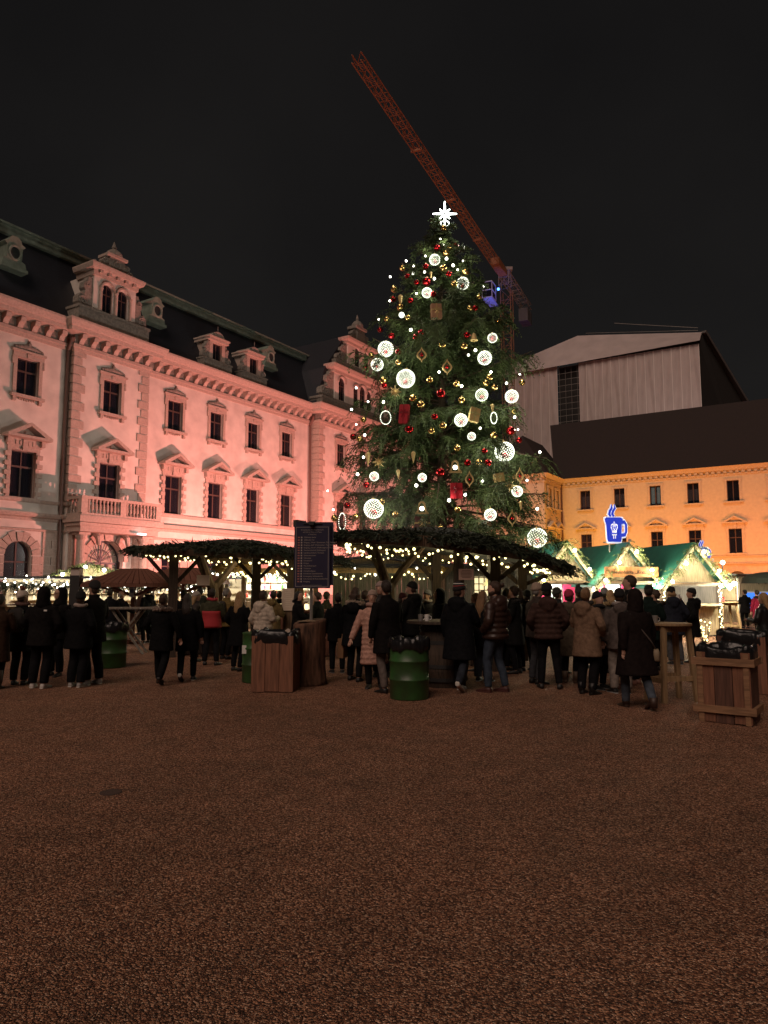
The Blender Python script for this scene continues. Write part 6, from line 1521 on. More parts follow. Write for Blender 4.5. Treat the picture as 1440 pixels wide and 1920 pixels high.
dr = drum(478, 1282, 'green drum bin with white sticker behind the plank bin box', bag=False, r=.27, h=.84)
m = MB(); m.cbox((-.19, -.205, .56), (.10, .012, .14), Matrix.Rotation(R(-35), 4, 'Z') if False else None); m.build('sticker', MWHITE, dr)

def plank_bin(px, fy, w, d, h, label, rz, m, m2, rails=False, seed=3):
    g = ground(px, fy); B = thing('plank_bin', label, 'bin', (g.x, g.y+d/2, 0), rz)
    n = max(3, round(w/.24)); nd = max(2, round(d/.24))
    for sy in (-1, 1):
        for i in range(n):
            k = MB(); x0 = -w/2+i*w/n; k.box((x0+.004, sy*(d/2)-.014, random.uniform(0, .015)), (x0+w/n-.004, sy*(d/2)+.014, h-random.uniform(0, .01))); k.build('plank', m if random.random() < .6 else WBIN, B)
    for sx in (-1, 1):
        for i in range(nd):
            k = MB(); y0 = -d/2+.016+i*(d-.032)/nd; k.box((sx*(w/2-.016)-.014, y0+.004, .005), (sx*(w/2-.016)+.014, y0+(d-.032)/nd-.004, h-.005)); k.build('plank', m if random.random() < .6 else WBIN, B)
    if rails:
        for z in (.12, h-.16):
            for sy in (-1, 1): k = MB(); k.box((-w/2-.05, sy*(d/2+.033)-.017, z), (w/2+.05, sy*(d/2+.033)+.017, z+.085)); k.build('rail', m2, B)
            for sx in (-1, 1): k = MB(); k.box((sx*(w/2+.02)-.02, -d/2-.015, z+.002), (sx*(w/2+.02)+.02, d/2+.015, z+.083)); k.build('rail', m2, B)
        for sx in (-1, 1):
            k = MB(); k.box((sx*(w/2-.045)-.03, -d/2-.032, 0), (sx*(w/2-.045)+.03, -d/2-.0155, h-.01)); k.build('corner_batten', m2, B)
    bin_bag(B, w, d, h, drop=.13, seed=seed)
    return B
WBIN = wood('bin_planks', (.24, .105, .06), .75, .4, (30, 30, 2.5)); WBIN2 = wood('bin_rail', (.31, .17, .09), .75, .35, (4, 30, 30)); WBIN3 = wood('bin_dark', (.13, .06, .04), .75, .4, (30, 30, 2.5))
plank_bin(512, 1298, .66, .56, .86, 'plank bin box with black liner beside the tree stump', R(-4), WBIN, WBIN)
plank_bin(1386, 1358, .60, .46, .84, 'railed plank bin box with black liner standing beside the tall round table', R(-37), WBIN3, WBIN2, True, seed=5)
plank_bin(1418, 1300, .68, .6, .86, 'plank bin box with black liner behind the railed bin', R(-34), WBIN3, WBIN3, seed=8)
m = MB(); m.tube([(.0, 0, 0), (0, 0, 0.09)], [.03, .035], 10); g = ground(531, 1298); o = m.build('paper_cup', MPAPER, loc=(g.x, g.y+.2, .90)); o.rotation_euler = (1.2, 0, .6); tag(o, 'crumpled paper cup on the liner of the bin beside the stump', 'cup')

def bar_table(px, fy, w, h, label, Y=None, rz=0, m=None, light=False):
    g = ground(px, fy); T = thing('tall_table', label, 'table', (g.x, g.y+.2, 0), rz); m = m or wood('table_pine', (.33, .215, .11), .7, .35)
    k = MB(); k.lathe([(w/2-.01, h-.04), (w/2, h-.03), (w/2, h-.006), (w/2-.01, h)], 28); k.build('table_top', m, T)
    f = w/2*.84; t = w/2*.62
    for sx in (-1, 1):
        for sy in (-1, 1):
            k = MB(); k.beam((sx*f, sy*f*.8, 0), (sx*t, sy*t*.8, h-.04), .07, .055); k.build('leg', m, T)
        k = MB(); a = f-(f-t)*.28; k.beam((sx*a, -a*.8, .30), (sx*a, a*.8, .30), .03, .07); k.build('stretcher', m, T)
    for sy in (-1, 1): k = MB(); a = f-(f-t)*.30; k.beam((-a, sy*a*.8, .33), (a, sy*a*.8, .33), .03, .07); k.build('stretcher', m, T)
    k = MB(); 
    for sy in (-1, 1): k.box((-t, sy*t*.8-.015, h-.12), (t, sy*t*.8+.015, h-.04))
    k.build('apron', m, T)
    return T, g
tb1, g1 = bar_table(1271, 1318, .62, 1.10, 'tall round pine table with splayed legs beside the railed bin', rz=R(12))
mug((g1.x-.2, g1.y+.2, 1.10), 'small glass mug on the round pine table', MSTEEL)
tb2, g2 = bar_table(1369, 1192, .80, 1.12, 'tall pine table on the bright ground beyond the huts', rz=R(5))
mug((g2.x-.25, g2.y+.15, 1.12), 'white mug on the pine table beyond the huts', MWHITE, 1.6); mug((g2.x-.08, g2.y+.3, 1.12), 'red mug on the pine table beyond the huts', mat('red_cup', (.5, .03, .03), .4), 1.6)
# crossed leg table on the left
g = ground(238, 1226); XT = thing('cross_leg_table', 'tall table on crossed grey plank legs under the slatted canopy', 'table', (g.x, g.y, 0), R(4)); mg = WGREY
k = MB(); k.box((-.62, -.3, 1.08), (.62, .3, 1.12)); k.build('table_top', mg, XT)
for sy in (-1, 1):
    k = MB(); k.beam((-.42, sy*.2, 0), (.36, sy*.2, 1.08), .035, .09, up=(0, 1, 0)); k.build('leg', mg, XT); k = MB(); k.beam((.42, sy*.2+.037, 0), (-.36, sy*.2+.037, 1.08), .035, .09, up=(0, 1, 0)); k.build('leg', mg, XT)
k = MB(); k.beam((0, -.2, .54), (0, .2, .54), .04, .06); k.build('stretcher', mg, XT)
# lit candle jars and cups on the counter behind the menu board
for px_, lab in ((528, 'amber'), (575, 'white')):
    a = at(px_, 1152, 16.9); k = MB(); k.lathe([(.035, 0), (.05, .05), (.048, .12), (.03, .14)], 10); o = k.build('candle_jar', glow('candle', (1, .78, .36), 2.2), loc=(a.x, 16.85, 1.08)); tag(o, lab + ' glowing candle jar on the counter behind the menu board', 'candle')
# ================================================================== people
QUEUE = []
def queue_remesh(name, mb, voxel, m, parent, smooth=4, extra=None):
    QUEUE.append((name, mb, voxel, m, parent, smooth, extra))
def flush_queue():
    tmp = []
    for name, mb, voxel, m, parent, smooth, extra in QUEUE:
        me = mb.mesh('tmp'); o = bpy.data.objects.new('tmp', me); COL.objects.link(o)
        r = o.modifiers.new('r', 'REMESH'); r.mode = 'VOXEL'; r.voxel_size = voxel
        s = o.modifiers.new('s', 'SMOOTH'); s.factor = .5; s.iterations = smooth
        tmp.append(o)
    dg = bpy.context.evaluated_depsgraph_get()
    for o, (name, mb, voxel, m, parent, smooth, extra) in zip(tmp, QUEUE):
        me = bpy.data.meshes.new_from_object(o.evaluated_get(dg)); me.name = name
        if extra is not None and extra.v:
            bm = bmesh.new(); bm.from_mesh(me); ex = extra.mesh('ex'); bm.from_mesh(ex); bm.to_mesh(me); bm.free(); bpy.data.meshes.remove(ex)
        me.materials.clear(); me.materials.append(m); me.shade_smooth()
        ob = bpy.data.objects.new(name, me); COL.objects.link(ob); ob.parent = parent
    for o in tmp: bpy.data.meshes.remove(o.data)
    QUEUE.clear()
SKIN = mat('skin', (.50, .29, .21), .55); HAIRS = {'black': (.012, .010, .009), 'brown': (.05, .026, .014), 'dark': (.024, .015, .01), 'blond': (.36, .22, .10), 'grey': (.25, .23, .21), 'light': (.22, .12, .055)}
def hair_m(c): return mat('hair_' + c, HAIRS[c], .55, bump=.8, scale=1.0, stretch=(90, 90, 12), var=.35)
ARMS = {'down': ((.275, -.01, 1.13), (.275, .07, .87)), 'pocket': ((.32, -.07, 1.13), (.24, .10, .98)), 'hold': ((.275, .03, 1.13), (.13, .31, 1.17)), 'drink': ((.27, .17, 1.22), (.10, .25, 1.47)), 'out': ((.30, .02, 1.14), (.40, .12, .90)), 'fwd': ((.26, .10, 1.14), (.20, .36, 1.06)), 'swing': ((.27, .10, 1.14), (.25, .25, .93)), 'back': ((.27, -.12, 1.14), (.26, -.10, .88)), 'link': ((.29, .0, 1.14), (.34, .08, .90))}
def rotz(v, a): c, s = math.cos(a), math.sin(a); return Vector((v[0]*c-v[1]*s, v[0]*s+v[1]*c, v[2]))
def hand(extra, body, wrist, fore, sx, curl):
    """palm into the remeshed body, five unequal bent fingers appended"""
    d = (Vector(wrist)-Vector(fore)).normalized(); w = Vector(wrist)
    side = d.cross(Vector((0, 0, 1))); side = side.normalized() if side.length > .1 else Vector((1, 0, 0))
    nrm = side.cross(d).normalized()
    p0 = w + d*.02; p1 = w + d*.085
    for k in (-.022, 0, .022): body.tube([p0 + side*k*.8, p1 + side*k], [.019, .017], 7)
    for i, (k, L) in enumerate(((-.030, .060), (-.011, .074), (.010, .080), (.030, .070))):
        a = p1 + side*k - d*.01; b = a + d*L*.55 - nrm*curl*L*.3; c = b + d*L*.4*(1-curl) - nrm*curl*L*.6
        extra.tube([a, b, c], [.0095, .0085, .0065], 6)
    t0 = p0 + side*(-.032*sx) + d*.015; t1 = t0 + side*(-.022*sx) + d*.03 - nrm*.01; t2 = t1 + d*.028 - nrm*curl*.025
    extra.tube([t0, t1, t2], [.012, .010, .007], 6)
def shoe_mb(x, y, z, yaw, L=.28, boot=0, pitch=0):
    m = MB(); rs = []
    for t, hw, h in ((-.30, .030, .05), (-.26, .038, .085), (-.05, .042, .095), (.2, .048, .065), (.45, .046, .048), (.62, .034, .036), (.68, .014, .02)):
        q = []
        for j in range(12):
            a = 2*math.pi*j/12; c, s = math.cos(a), math.sin(a)
            px = hw*math.copysign(abs(c)**.6, c); pz = max(0, .5+.5*math.copysign(abs(s)**.7, s))*h
            yy = t*L; zz = pz
            if pitch: zz, yy = pz*math.cos(pitch)+max(0, (.62*L-yy))*math.sin(pitch), yy*math.cos(pitch)
            v = rotz((px, yy, 0), yaw); q.append((v.x+x, v.y+y, z+zz))
        rs.append(q)
    m.rings(rs)
    if boot: m.tube([(x, y-.04, z+.05), (x, y-.035, z+boot)], [.052, .062], 10)
    return m
NPER = 0
def person(px, fy, hy, f, label, coat=(.012, .012, .013), hem=.78, pants=(.012, .012, .014), head='beanie', hat=(.01, .01, .01), hair='brown', hairlen=0, look=None, al=None, ar=None, stance='stand', puffer=0, shoes=(.012, .011, .010), sole=None, fur=None, hood=False, scarf=None, face=False, bulk=1.0, boot=0, glossy=False, extra=(), pants_w=1.0, group=None, pom=None, lean=0, skirt=0, coat2=None, mugc=None, hold_x=None):
    global NPER
    NPER += 1; rnd = random.Random(NPER*13+5)
    if look is None: look = rnd.uniform(-28, 28)
    al = al or rnd.choice(('pocket', 'hold', 'pocket', 'down')); ar = ar or rnd.choice(('pocket', 'hold', 'hold', 'fwd'))
    g = ground(px, fy); hgt = max(1.5, min(2.06, height_at(hy, g.y))); s = hgt/(1.775 if head in ('beanie', 'hoodup') else 1.76)
    P = thing('person', label, 'person', g, R(f)); P.scale = (s, s, s); P.rotation_euler = (rnd.uniform(-.035, .02), rnd.uniform(-.03, .03), R(f + rnd.uniform(-8, 8)))
    if group: P['group'] = group
    CM = mat('coat_%d' % NPER, tuple(c*(.6 if max(coat) < .03 else .9) for c in coat), .42 if glossy else .85, bump=.6 if not glossy else .3, scale=16, var=.3, spec=.45 if glossy else .12); PM = mat('trousers_%d' % NPER, tuple(c*(.6 if max(pants) < .03 else .9) for c in pants), .85, bump=.6, scale=14, var=.3, spec=.12)
    fl, fr, lift = {'stand': ((-.11, .02), (.11, -.02), 0), 'wide': ((-.15, .03), (.15, -.03), 0), 'walk': ((-.085, .24), (.085, -.22), .06), 'walk2': ((-.085, -.22), (.085, .24), .06), 'step': ((-.12, .12), (.12, -.06), 0), 'close': ((-.08, .0), (.085, .03), 0)}[stance]
    body = MB(); ex = MB()
    # --- legs
    tr = MB()
    hipz = .93
    for sx, (fx, fyy) in ((-1, fl), (1, fr)):
        back = fyy < -.15; az = .09 + (lift if back else 0)
        hip = (sx*.088, 0, hipz); knee = (sx*.098+fx*.1, fyy*.5+(.05 if not back else .07), .50); ank = (fx, fyy-.03, az)
        w = pants_w
        tr.tube([hip, ((hip[0]+knee[0])/2, (hip[1]+knee[1])/2+.01, .72), knee, ((knee[0]+ank[0])/2, (knee[1]+ank[1])/2-.02, .29), ank], [.105, .094, .072*w, .068*w, .060*w], 12)
        body.tube([hip, knee, ank, (ank[0], ank[1], az-.05)], [.07, .05, .038, .03], 8)
        yaw = -sx*.18 if stance in ('stand', 'wide') else 0
        SM = mat('shoe_%d' % NPER, shoes, .5, var=.2, scale=20)
        so = shoe_mb(fx, fyy, 0.0, yaw, boot=boot, pitch=.5 if back else 0).build('shoe', SM, P, smooth=True)
        if sole:
            q = shoe_mb(fx, fyy, -.0, yaw, L=.292, pitch=.5 if back else 0); zs = np.array(q.v); base = zs[:, 2].min(); q.v = [(x, y, z if back else base+.001+(z-base)*.28) for x, y, z in q.v]
            q.build('sole', mat('sole_%.2f' % sole[0], sole, .6), so)
    tr.loft([(.80, .15, .12, 0, -.005), (.90, .165, .135, 0, -.005), (1.0, .155, .12, 0, 0), (1.06, .14, .11, 0, 0)], 16)
    queue_remesh('trousers', tr, .019, PM, P, 3)
    # --- torso core, neck, head
    body.loft([(.85, .13, .10, 0, 0), (1.0, .12, .095, 0, 0), (1.25, .14, .10, 0, 0), (1.40, .13, .085, 0, 0), (1.46, .07, .065, 0, 0)], 12)
    body.tube([(0, -.005, 1.40), (0, .0, 1.48), (0, .012, 1.56)], [.062, .056, .056], 10)
    la = R(look)
    hd = MB()
    hd.loft([(1.528, .022, .022, 0, .062), (1.542, .045, .055, 0, .04), (1.565, .058, .078, 0, .026), (1.60, .067, .092, 0, .016), (1.64, .073, .098, 0, .010), (1.675, .075, .098, 0, .004), (1.71, .069, .088, 0, 0), (1.74, .05, .062, 0, -.002), (1.756, .02, .025, 0, -.004)], 16)
    hd.tube([(0, .098, 1.652), (0, .118, 1.625), (0, .112, 1.612)], [.008, .013, .010], 6)          # nose
    for sx in (-1, 1): hd.sphere((sx*.074, .0, 1.63), .022, 7, 5, (.4, .8, 1.3)); hd.sphere((sx*.03, .088, 1.668), .014, 6, 4, (1.4, .6, .6)); hd.sphere((sx*.036, .075, 1.605), .022, 6, 4)
    hd.sphere((0, .098, 1.585), .012, 6, 4, (1.7, .7, .8))
    hd.v = [tuple(rotz(v, la)) for v in hd.v]; body.add(hd.v, hd.f)
    # --- coat
    ct = MB(); B_ = bulk; secs = []
    zz = list(np.linspace(hem, 1.47, 34 if puffer else 14))
    for z in zz:
        hw = np.interp(z, [.30, .45, .78, .95, 1.08, 1.25, 1.36, 1.42, 1.47], [.27+skirt, .26+skirt, .225, .212, .198, .215, .212, .175, .085])
        hd_ = np.interp(z, [.30, .45, .78, .95, 1.08, 1.25, 1.36, 1.42, 1.47], [.22+skirt, .21+skirt, .18, .168, .15, .155, .145, .12, .085])
        k = B_ * (1 + (puffer*.13*(abs(math.sin(math.pi*(z-hem)/(.085))) - .6) if puffer else 0))
        secs.append((z, hw*k, hd_*k, 0, -.01*max(0, (z-1.1))*4 + lean*(z-.9)))
    ct.loft(secs, 22, 2.3)
    for sx, arm in ((-1, al), (1, ar)):
        e, w = ARMS[arm]; e = Vector((sx*e[0], e[1], e[2])); w = Vector((sx*w[0], w[1], w[2])); sh = Vector((sx*.165, -.01, 1.395))
        n = 22 if puffer else 9; pts = []; rad = []
        for i in range(n):
            t = i/(n-1)
            p = sh.lerp(e, t*2) if t < .5 else e.lerp(w, t*2-1)
            if .38 < t < .62: p = p.lerp((sh.lerp(e, .8)+e.lerp(w, .2))/2, .35)
            k = 1 + (puffer*.16*(abs(math.sin(math.pi*t*n/4)) - .6) if puffer else .03*math.sin(t*23+sx))
            pts.append(p); rad.append(np.interp(t, [0, .25, .5, .8, 1], [.088, .080, .068, .058, .050])*k*(.5+.5*B_))
        ct.tube(pts, rad, 12)
        body.tube([sh, e, w, w+(w-e).normalized()*.03], [.055, .042, .03, .028], 8)
        if arm != 'pocket': hand(ex, body, w, e, sx, .75 if arm in ('hold', 'drink', 'link') else .35)
    # collar
    if head != 'hoodup': ct.loft([(1.44, .10, .095, 0, -.005), (1.48, .092, .09, 0, -.005), (1.53, .088, .088, 0, -.005)], 16)
    if hood and not fur: ct.sphere((0, -.125, 1.43), .13, 14, 9, (1.25, .72, .85)); ct.sphere((0, -.16, 1.36), .09, 10, 7, (1.2, .6, 1))
    queue_remesh('coat', ct, .0165 if not puffer else .0145, CM, P, 3 if not puffer else 1)
    queue_remesh('body', body, .0125 if face else .016, SKIN, P, 2, ex)
    if coat2:            # contrasting lower panel
        z0, z1, c = coat2; k = MB(); k.loft([(z, np.interp(z, [.78, .95, 1.08, 1.25, 1.36], [.225, .212, .198, .215, .212])*B_*1.045+.004, np.interp(z, [.78, .95, 1.08, 1.25, 1.36], [.18, .168, .15, .155, .145])*B_*1.06+.004, 0, -.01*max(0, z-1.1)*4) for z in np.linspace(z0, z1, 8)], 22, 2.3); k.build('coat_panel', mat('panel_%d' % NPER, c, .8, bump=.3, scale=25), P, smooth=True)
    # --- headwear and hair
    def rz_build(mb, name, m, smooth=True):
        mb.v = [tuple(rotz(v, la)) for v in mb.v]; return mb.build(name, m, P, smooth=smooth)
    HM = hair_m(hair)
    if head == 'beanie':
        k = MB(); k.loft([(1.645, .084, .106, 0, -.004), (1.650, .092, .114, 0, -.004), (1.69, .094, .115, 0, -.006), (1.70, .088, .108, 0, -.008), (1.735, .080, .096, 0, -.012), (1.765, .058, .07, 0, -.016), (1.783, .025, .03, 0, -.018)], 18)
        k.v = [(x, y, z + (.22*min(0, y)*(1 if z < 1.72 else .2)) + max(0, y)*(.38 if z < 1.66 else .12 if z < 1.71 else 0)) for x, y, z in k.v]
        o = rz_build(k, 'hat', mat('hat_%d' % NPER, hat, .95, bump=.6, scale=1, stretch=(60, 60, 25), var=.2))
        if pom: q = MB(); [q.sphere((rnd.gauss(0, .018), -.02+rnd.gauss(0, .018), 1.80+rnd.gauss(0, .018)), .032, 7, 5) for _ in range(9)]; q.build('pompom', mat('pom_%d' % NPER, pom, .95, bump=.8, scale=80), o)
        k = MB(); k.loft([(1.555, .060, .05, 0, -.045), (1.60, .074, .07, 0, -.03), (1.655, .078, .08, 0, -.02)], 12)
        if hairlen == 0: rz_build(k, 'hair', HM)
    elif head == 'hoodup':
        k = MB(); k.loft([(1.40, .15, .135, 0, -.02), (1.47, .125, .12, 0, -.03), (1.56, .112, .115, 0, -.045), (1.65, .110, .118, 0, -.045), (1.72, .098, .11, 0, -.04), (1.765, .06, .075, 0, -.03), (1.785, .02, .03, 0, -.03)], 18); rz_build(k, 'hood', CM)
    if head == 'hair' or hairlen > 0:
        k = MB(); top = [(1.66, .083, .10, 0, -.022), (1.70, .080, .098, 0, -.014), (1.74, .062, .078, 0, -.010), (1.768, .026, .032, 0, -.012)]
        if head != 'hair': top = [(1.65, .082, .095, 0, -.025), (1.67, .078, .09, 0, -.025)]
        if hairlen == 0: low = [(1.565, .056, .048, 0, -.052), (1.61, .077, .075, 0, -.034)]
        else:
            zb = 1.62-hairlen; low = [(zb, .05, .025, 0, -.125), (zb+.05, .085+.02*hairlen, .045, 0, -.12), (1.48, .10, .062, 0, -.09), (1.56, .093, .068, 0, -.06), (1.62, .088, .085, 0, -.035)]
            low = [q for q in low if q[0] < 1.66]; low.sort()
        k.loft(low+top, 20)
        k.v = [(x*(1+.05*math.sin(17*z+9*x)), y+.006*math.sin(40*x+9*z), z) for x, y, z in k.v]
        o = rz_build(k, 'hair', HM)
    if head == 'bald':
        k = MB(); k.loft([(1.57, .060, .04, 0, -.06), (1.61, .0775, .055, 0, -.048), (1.65, .0785, .06, 0, -.042), (1.68, .066, .045, 0, -.055)], 14); rz_build(k, 'hair', HM)
    for e in extra:
        if e == 'bun': q = MB(); q.sphere((0, -.13, 1.70), .042, 9, 7); rz_build(q, 'hair_bun', HM)
        if e == 'tail': q = MB(); q.tube([(0, -.105, 1.69), (0, -.17, 1.67), (0, -.18, 1.55), (0, -.15, 1.45)], [.025, .036, .034, .012], 9); rz_build(q, 'ponytail', HM)
        if e == 'beard': q = MB(); q.loft([(1.515, .028, .03, 0, .055), (1.54, .056, .066, 0, .034), (1.58, .066, .088, 0, .018), (1.602, .069, .085, 0, .008)], 14); rz_build(q, 'beard', HM)
        if e == 'glasses': q = MB(); [q.tube([(sx*.034+.026*math.cos(t), .108, 1.655+.018*math.sin(t)) for t in np.linspace(0, 6.28, 9)], .004, 4) for sx in (-1, 1)]; q.tube([(-.07, .0, 1.66), (-.06, .1, 1.66), (.06, .1, 1.66), (.07, .0, 1.66)], .003, 4); rz_build(q, 'glasses', MBLACK)
        if e == 'backpack': q = MB(); q.loft([(.98, .13, .06, 0, -.22), (1.05, .16, .085, 0, -.235), (1.25, .155, .085, 0, -.23), (1.40, .12, .06, 0, -.2), (1.44, .05, .03, 0, -.18)], 16, 3); q.build('backpack', mat('backpack_%d' % NPER, (.025, .018, .015), .8, bump=.3, scale=20), P, smooth=True)
        if e == 'strap':
            q = MB(); q.tube([(-.12, .02, 1.45), (-.14, -.125, 1.40), (-.02, -.175, 1.20), (.14, -.19, 1.0), (.235, -.15, .88)], .013, 6); q.build('bag_strap', mat('strap', (.10, .08, .07), .7), P, smooth=True)
            q = MB(); q.loft([(.70, .10, .035, .27, -.10), (.72, .12, .05, .27, -.10), (.84, .125, .05, .27, -.10), (.88, .10, .035, .27, -.10)], 16, 4); q.v = [tuple(rotz((x-.27, y+.1, z), R(60))+Vector((.27, -.1, 0))) for x, y, z in q.v]; q.build('handbag', mat('bag_tan', (.26, .20, .13), .6, bump=.2, scale=20), P, smooth=True)
        if e == 'logo': q = MB(); q.cbox((.10, -.168, 1.36), (.055, .01, .028)); q.build('jacket_logo', MWHITE, P)
        if e == 'stripes': q = MB(); q.loft([(1.71, .089, .109, 0, -.011), (1.722, .087, .105, 0, -.012)], 18); q.v = [(x, y, z+.22*min(0, y)*.5) for x, y, z in q.v]; rz_build(q, 'hat_stripe', mat('hat_red', (.4, .06, .06), .9)); q = MB(); q.loft([(1.740, .0805, .0965, 0, -.0135), (1.752, .072, .087, 0, -.0145)], 18); rz_build(q, 'hat_stripe', MWHITE)
        if e == 'paperbag':
            q = MB(); w = ARMS[al][1]; q.box((-w[0]-.05, w[1]-.15, .42), (-w[0]+.07, w[1]+.17, .78)); q.tube([(-w[0], w[1]-.08, .78), (-w[0], w[1]-.04, .87), (-w[0], w[1]+.05, .87), (-w[0], w[1]+.09, .78)], .006, 5); q.build('paper_bag', mat('kraft', (.26, .14, .07), .8, bump=.3, scale=12), P)
        if e == 'cap': q = MB(); q.loft([(1.665, .088, .11, 0, 0), (1.70, .09, .112, 0, -.004), (1.745, .07, .085, 0, -.008), (1.77, .03, .036, 0, -.01)], 16); q.box((-.06, .08, 1.665), (.06, .17, 1.677)); rz_build(q, 'cap', mat('hat_%d' % NPER, hat, .9, bump=.3, scale=40))
    if fur:
        k = MB()
        k.tube([(.14*math.cos(math.pi+t)*1.05, -.035+.14*math.sin(math.pi+t)*.95, 1.455-.02*math.sin(math.pi+t)) for t in np.linspace(-.3, math.pi+.3, 12)], .036, 8)
        for i in range(420):
            t = rnd.uniform(-.1, 1.1)*math.pi; a = math.pi + t; c = Vector((.14*math.cos(a)*1.05, -.035+.14*math.sin(a)*.95, 1.455-.02*math.sin(a)))
            d = Vector((rnd.gauss(math.cos(a)*.5, .7), rnd.gauss(math.sin(a)*.5, .7), rnd.gauss(0, .8))).normalized(); k.tube([c+d*.028, c+d*rnd.uniform(.045, .07)], [.010, .001], 3)
        k.build('fur_collar', mat('fur_%d' % NPER, fur, .95, bump=.9, scale=70, var=.3), P, smooth=True)
        if hood: k = MB(); k.sphere((0, -.17, 1.38), .12, 12, 8, (1.2, .6, 1.0)); k.build('hood', CM, P, smooth=True)
    if scarf: k = MB(); k.tube([(.098*math.cos(t), .005+.09*math.sin(t), 1.505+.012*math.sin(2*t)) for t in np.linspace(0, 6.28, 17)], .036, 9); k.build('scarf', mat('scarf_%d' % NPER, scarf, .95, bump=.6, scale=40), P, smooth=True)
    if face:
        for sx in (-1, 1): k = MB(); k.sphere(tuple(rotz((sx*.031, .094, 1.651), la)), .0085, 6, 5, (1.3, 1, .8)); k.build('eye', mat('eye', (.03, .02, .02), .3), P)
        k = MB(); v = rotz((0, .109, 1.586), la); k.sphere(tuple(v), .009, 6, 4, (2.2, .5, .5)); k.build('lips', mat('lips', (.35, .10, .08), .5), P)
    if mugc:
        arm = 'R' if (ar in ('hold', 'drink')) else 'L'; w = ARMS[ar if arm == 'R' else al][1]; e = ARMS[ar if arm == 'R' else al][0]; sx = 1 if arm == 'R' else -1
        w = Vector((sx*w[0], w[1], w[2])); e = Vector((sx*e[0], e[1], e[2])); c = w + (w-e).normalized()*.10
        wc = P.location + rotz(c*s, R(f)); mug((wc.x, wc.y, wc.z-.05), 'mug held by the ' + mugc, MWHITE, 1.0)
    return P
K = (.010, .010, .011); NV = (.016, .018, .026); BR = (.035, .022, .017); JN = (.045, .060, .085); LJ = (.085, .10, .125)
# left crowd
person(-14, 1292, 1120, 10, 'person in a brown coat at the edge beside the bobble hat', (.05, .028, .018), .5, head='hair', hair='dark', boot=.35, shoes=(.05, .03, .02))
person(36, 1284, 1106, -8, 'person in a cream hat with brown bobble and black coat', K, .62, head='beanie', hat=(.60, .50, .42), pom=(.20, .075, .045), hair='brown', extra=('backpack',), scarf=(.12, .06, .05), pants_w=1.1)
person(72, 1290, 1100, 6, 'person with hood up and white logo, black puffer and white shoes', (.016, .014, .014), .74, head='hoodup', extra=('logo',), shoes=(.55, .5, .46), sole=(.6, .56, .5), pants_w=1.25, al='pocket', ar='pocket', bulk=1.12)
person(101, 1268, 1101, 168, 'hooded person in black with glasses facing the court', (.014, .013, .013), .74, head='hoodup', face=True, extra=('glasses',), hair='light', hairlen=.0, al='pocket', ar='pocket', pants_w=1.2)
person(143, 1288, 1108, -4, 'person in black beanie with pale collar and white soled shoes', K, .70, scarf=(.35, .28, .24), shoes=(.3, .28, .26), sole=(.62, .58, .52), pants_w=1.3, al='pocket', ar='pocket', bulk=1.15)
person(172, 1283, 1088, 62, 'tall person in knitted black beanie turned aside, next to the green drum', (.015, .013, .012), .72, hat=(.02, .018, .017), hair='brown', shoes=(.3, .28, .26), sole=(.62, .58, .52), pants_w=1.2, al='pocket', ar='hold', face=True)
person(203, 1214, 1104, 20, 'person in dark jacket at the garland stall, seen from behind', (.014, .015, .02), .75, head='hair', hair='dark')
person(225, 1212, 1117, -30, 'bald person in dark jacket before the garland stall', (.018, .017, .018), .75, head='bald', hair='grey')
person(272, 1206, 1101, 70, 'person in long dark hooded coat past the crossed leg table', (.022, .025, .03), .5, head='hair', hair='black', hood=True, sole=(.5, .5, .5))
person(262, 1190, 1110, 150, 'small figure in brown hood at the slatted canopy table', (.05, .028, .02), .6, head='hoodup')
person(298, 1284, 1113, 4, 'walking person in black coat with pale sheepskin collar', K, .66, head='hair', hair='brown', fur=(.36, .28, .23), stance='walk', ar='link', al='pocket', pants_w=1.1)
person(350, 1278, 1115, -2, 'walking person with long dark hair in a black coat', (.010, .010, .011), .62, head='hair', hair='dark', hairlen=.30, stance='walk2', al='link', ar='down', sole=(.45, .42, .38))
person(364, 1240, 1108, -80, 'person with straight blond hair in a grey knit hat', (.06, .05, .045), .6, head='beanie', hat=(.35, .30, .26), hair='blond', hairlen=.32, face=True)
person(345, 1226, 1106, 20, 'person in black woolly hat behind the walking pair', (.02, .02, .022), .7, hat=(.02, .02, .02))
person(322, 1222, 1104, -40, 'person in striped woolly hat behind the walking pair', (.03, .03, .035), .7, hat=(.25, .2, .12), extra=('stripes',))
person(374, 1232, 1100, 40, 'person in olive hooded coat beside the red and olive jacket', (.055, .060, .045), .6, head='hair', hair='black', hood=True)
person(395, 1247, 1103, -4, 'person in olive and red outdoor jacket with red collar', (.060, .060, .035), .84, head='hair', hair='dark', scarf=(.42, .05, .06), stance='wide', coat2=(.86, 1.24, (.42, .028, .035)), al='hold', ar='hold')
person(423, 1236, 1103, -30, 'person with cropped grey hair in a mustard jacket', (.19, .13, .045), .8, head='hair', hair='grey', extra=('backpack',))
person(445, 1258, 1109, -25, 'person with long curly blond hair in a black coat', (.011, .011, .012), .56, head='hair', hair='blond', hairlen=.36, bulk=1.02)
person(492, 1264, 1107, -38, 'person in cream quilted jacket beside the plank bin', (.62, .52, .42), .78, head='hair', hair='brown', puffer=.5, hood=True, ar='hold', al='pocket', bulk=1.08)
person(508, 1238, 1107, -30, 'person in mustard parka behind the cream jacket', (.17, .12, .05), .7, head='hair', hair='dark', hood=True)
person(522, 1222, 1108, 0, 'dark figure before the bottle shelves', K, .7, head='hair', hair='dark')
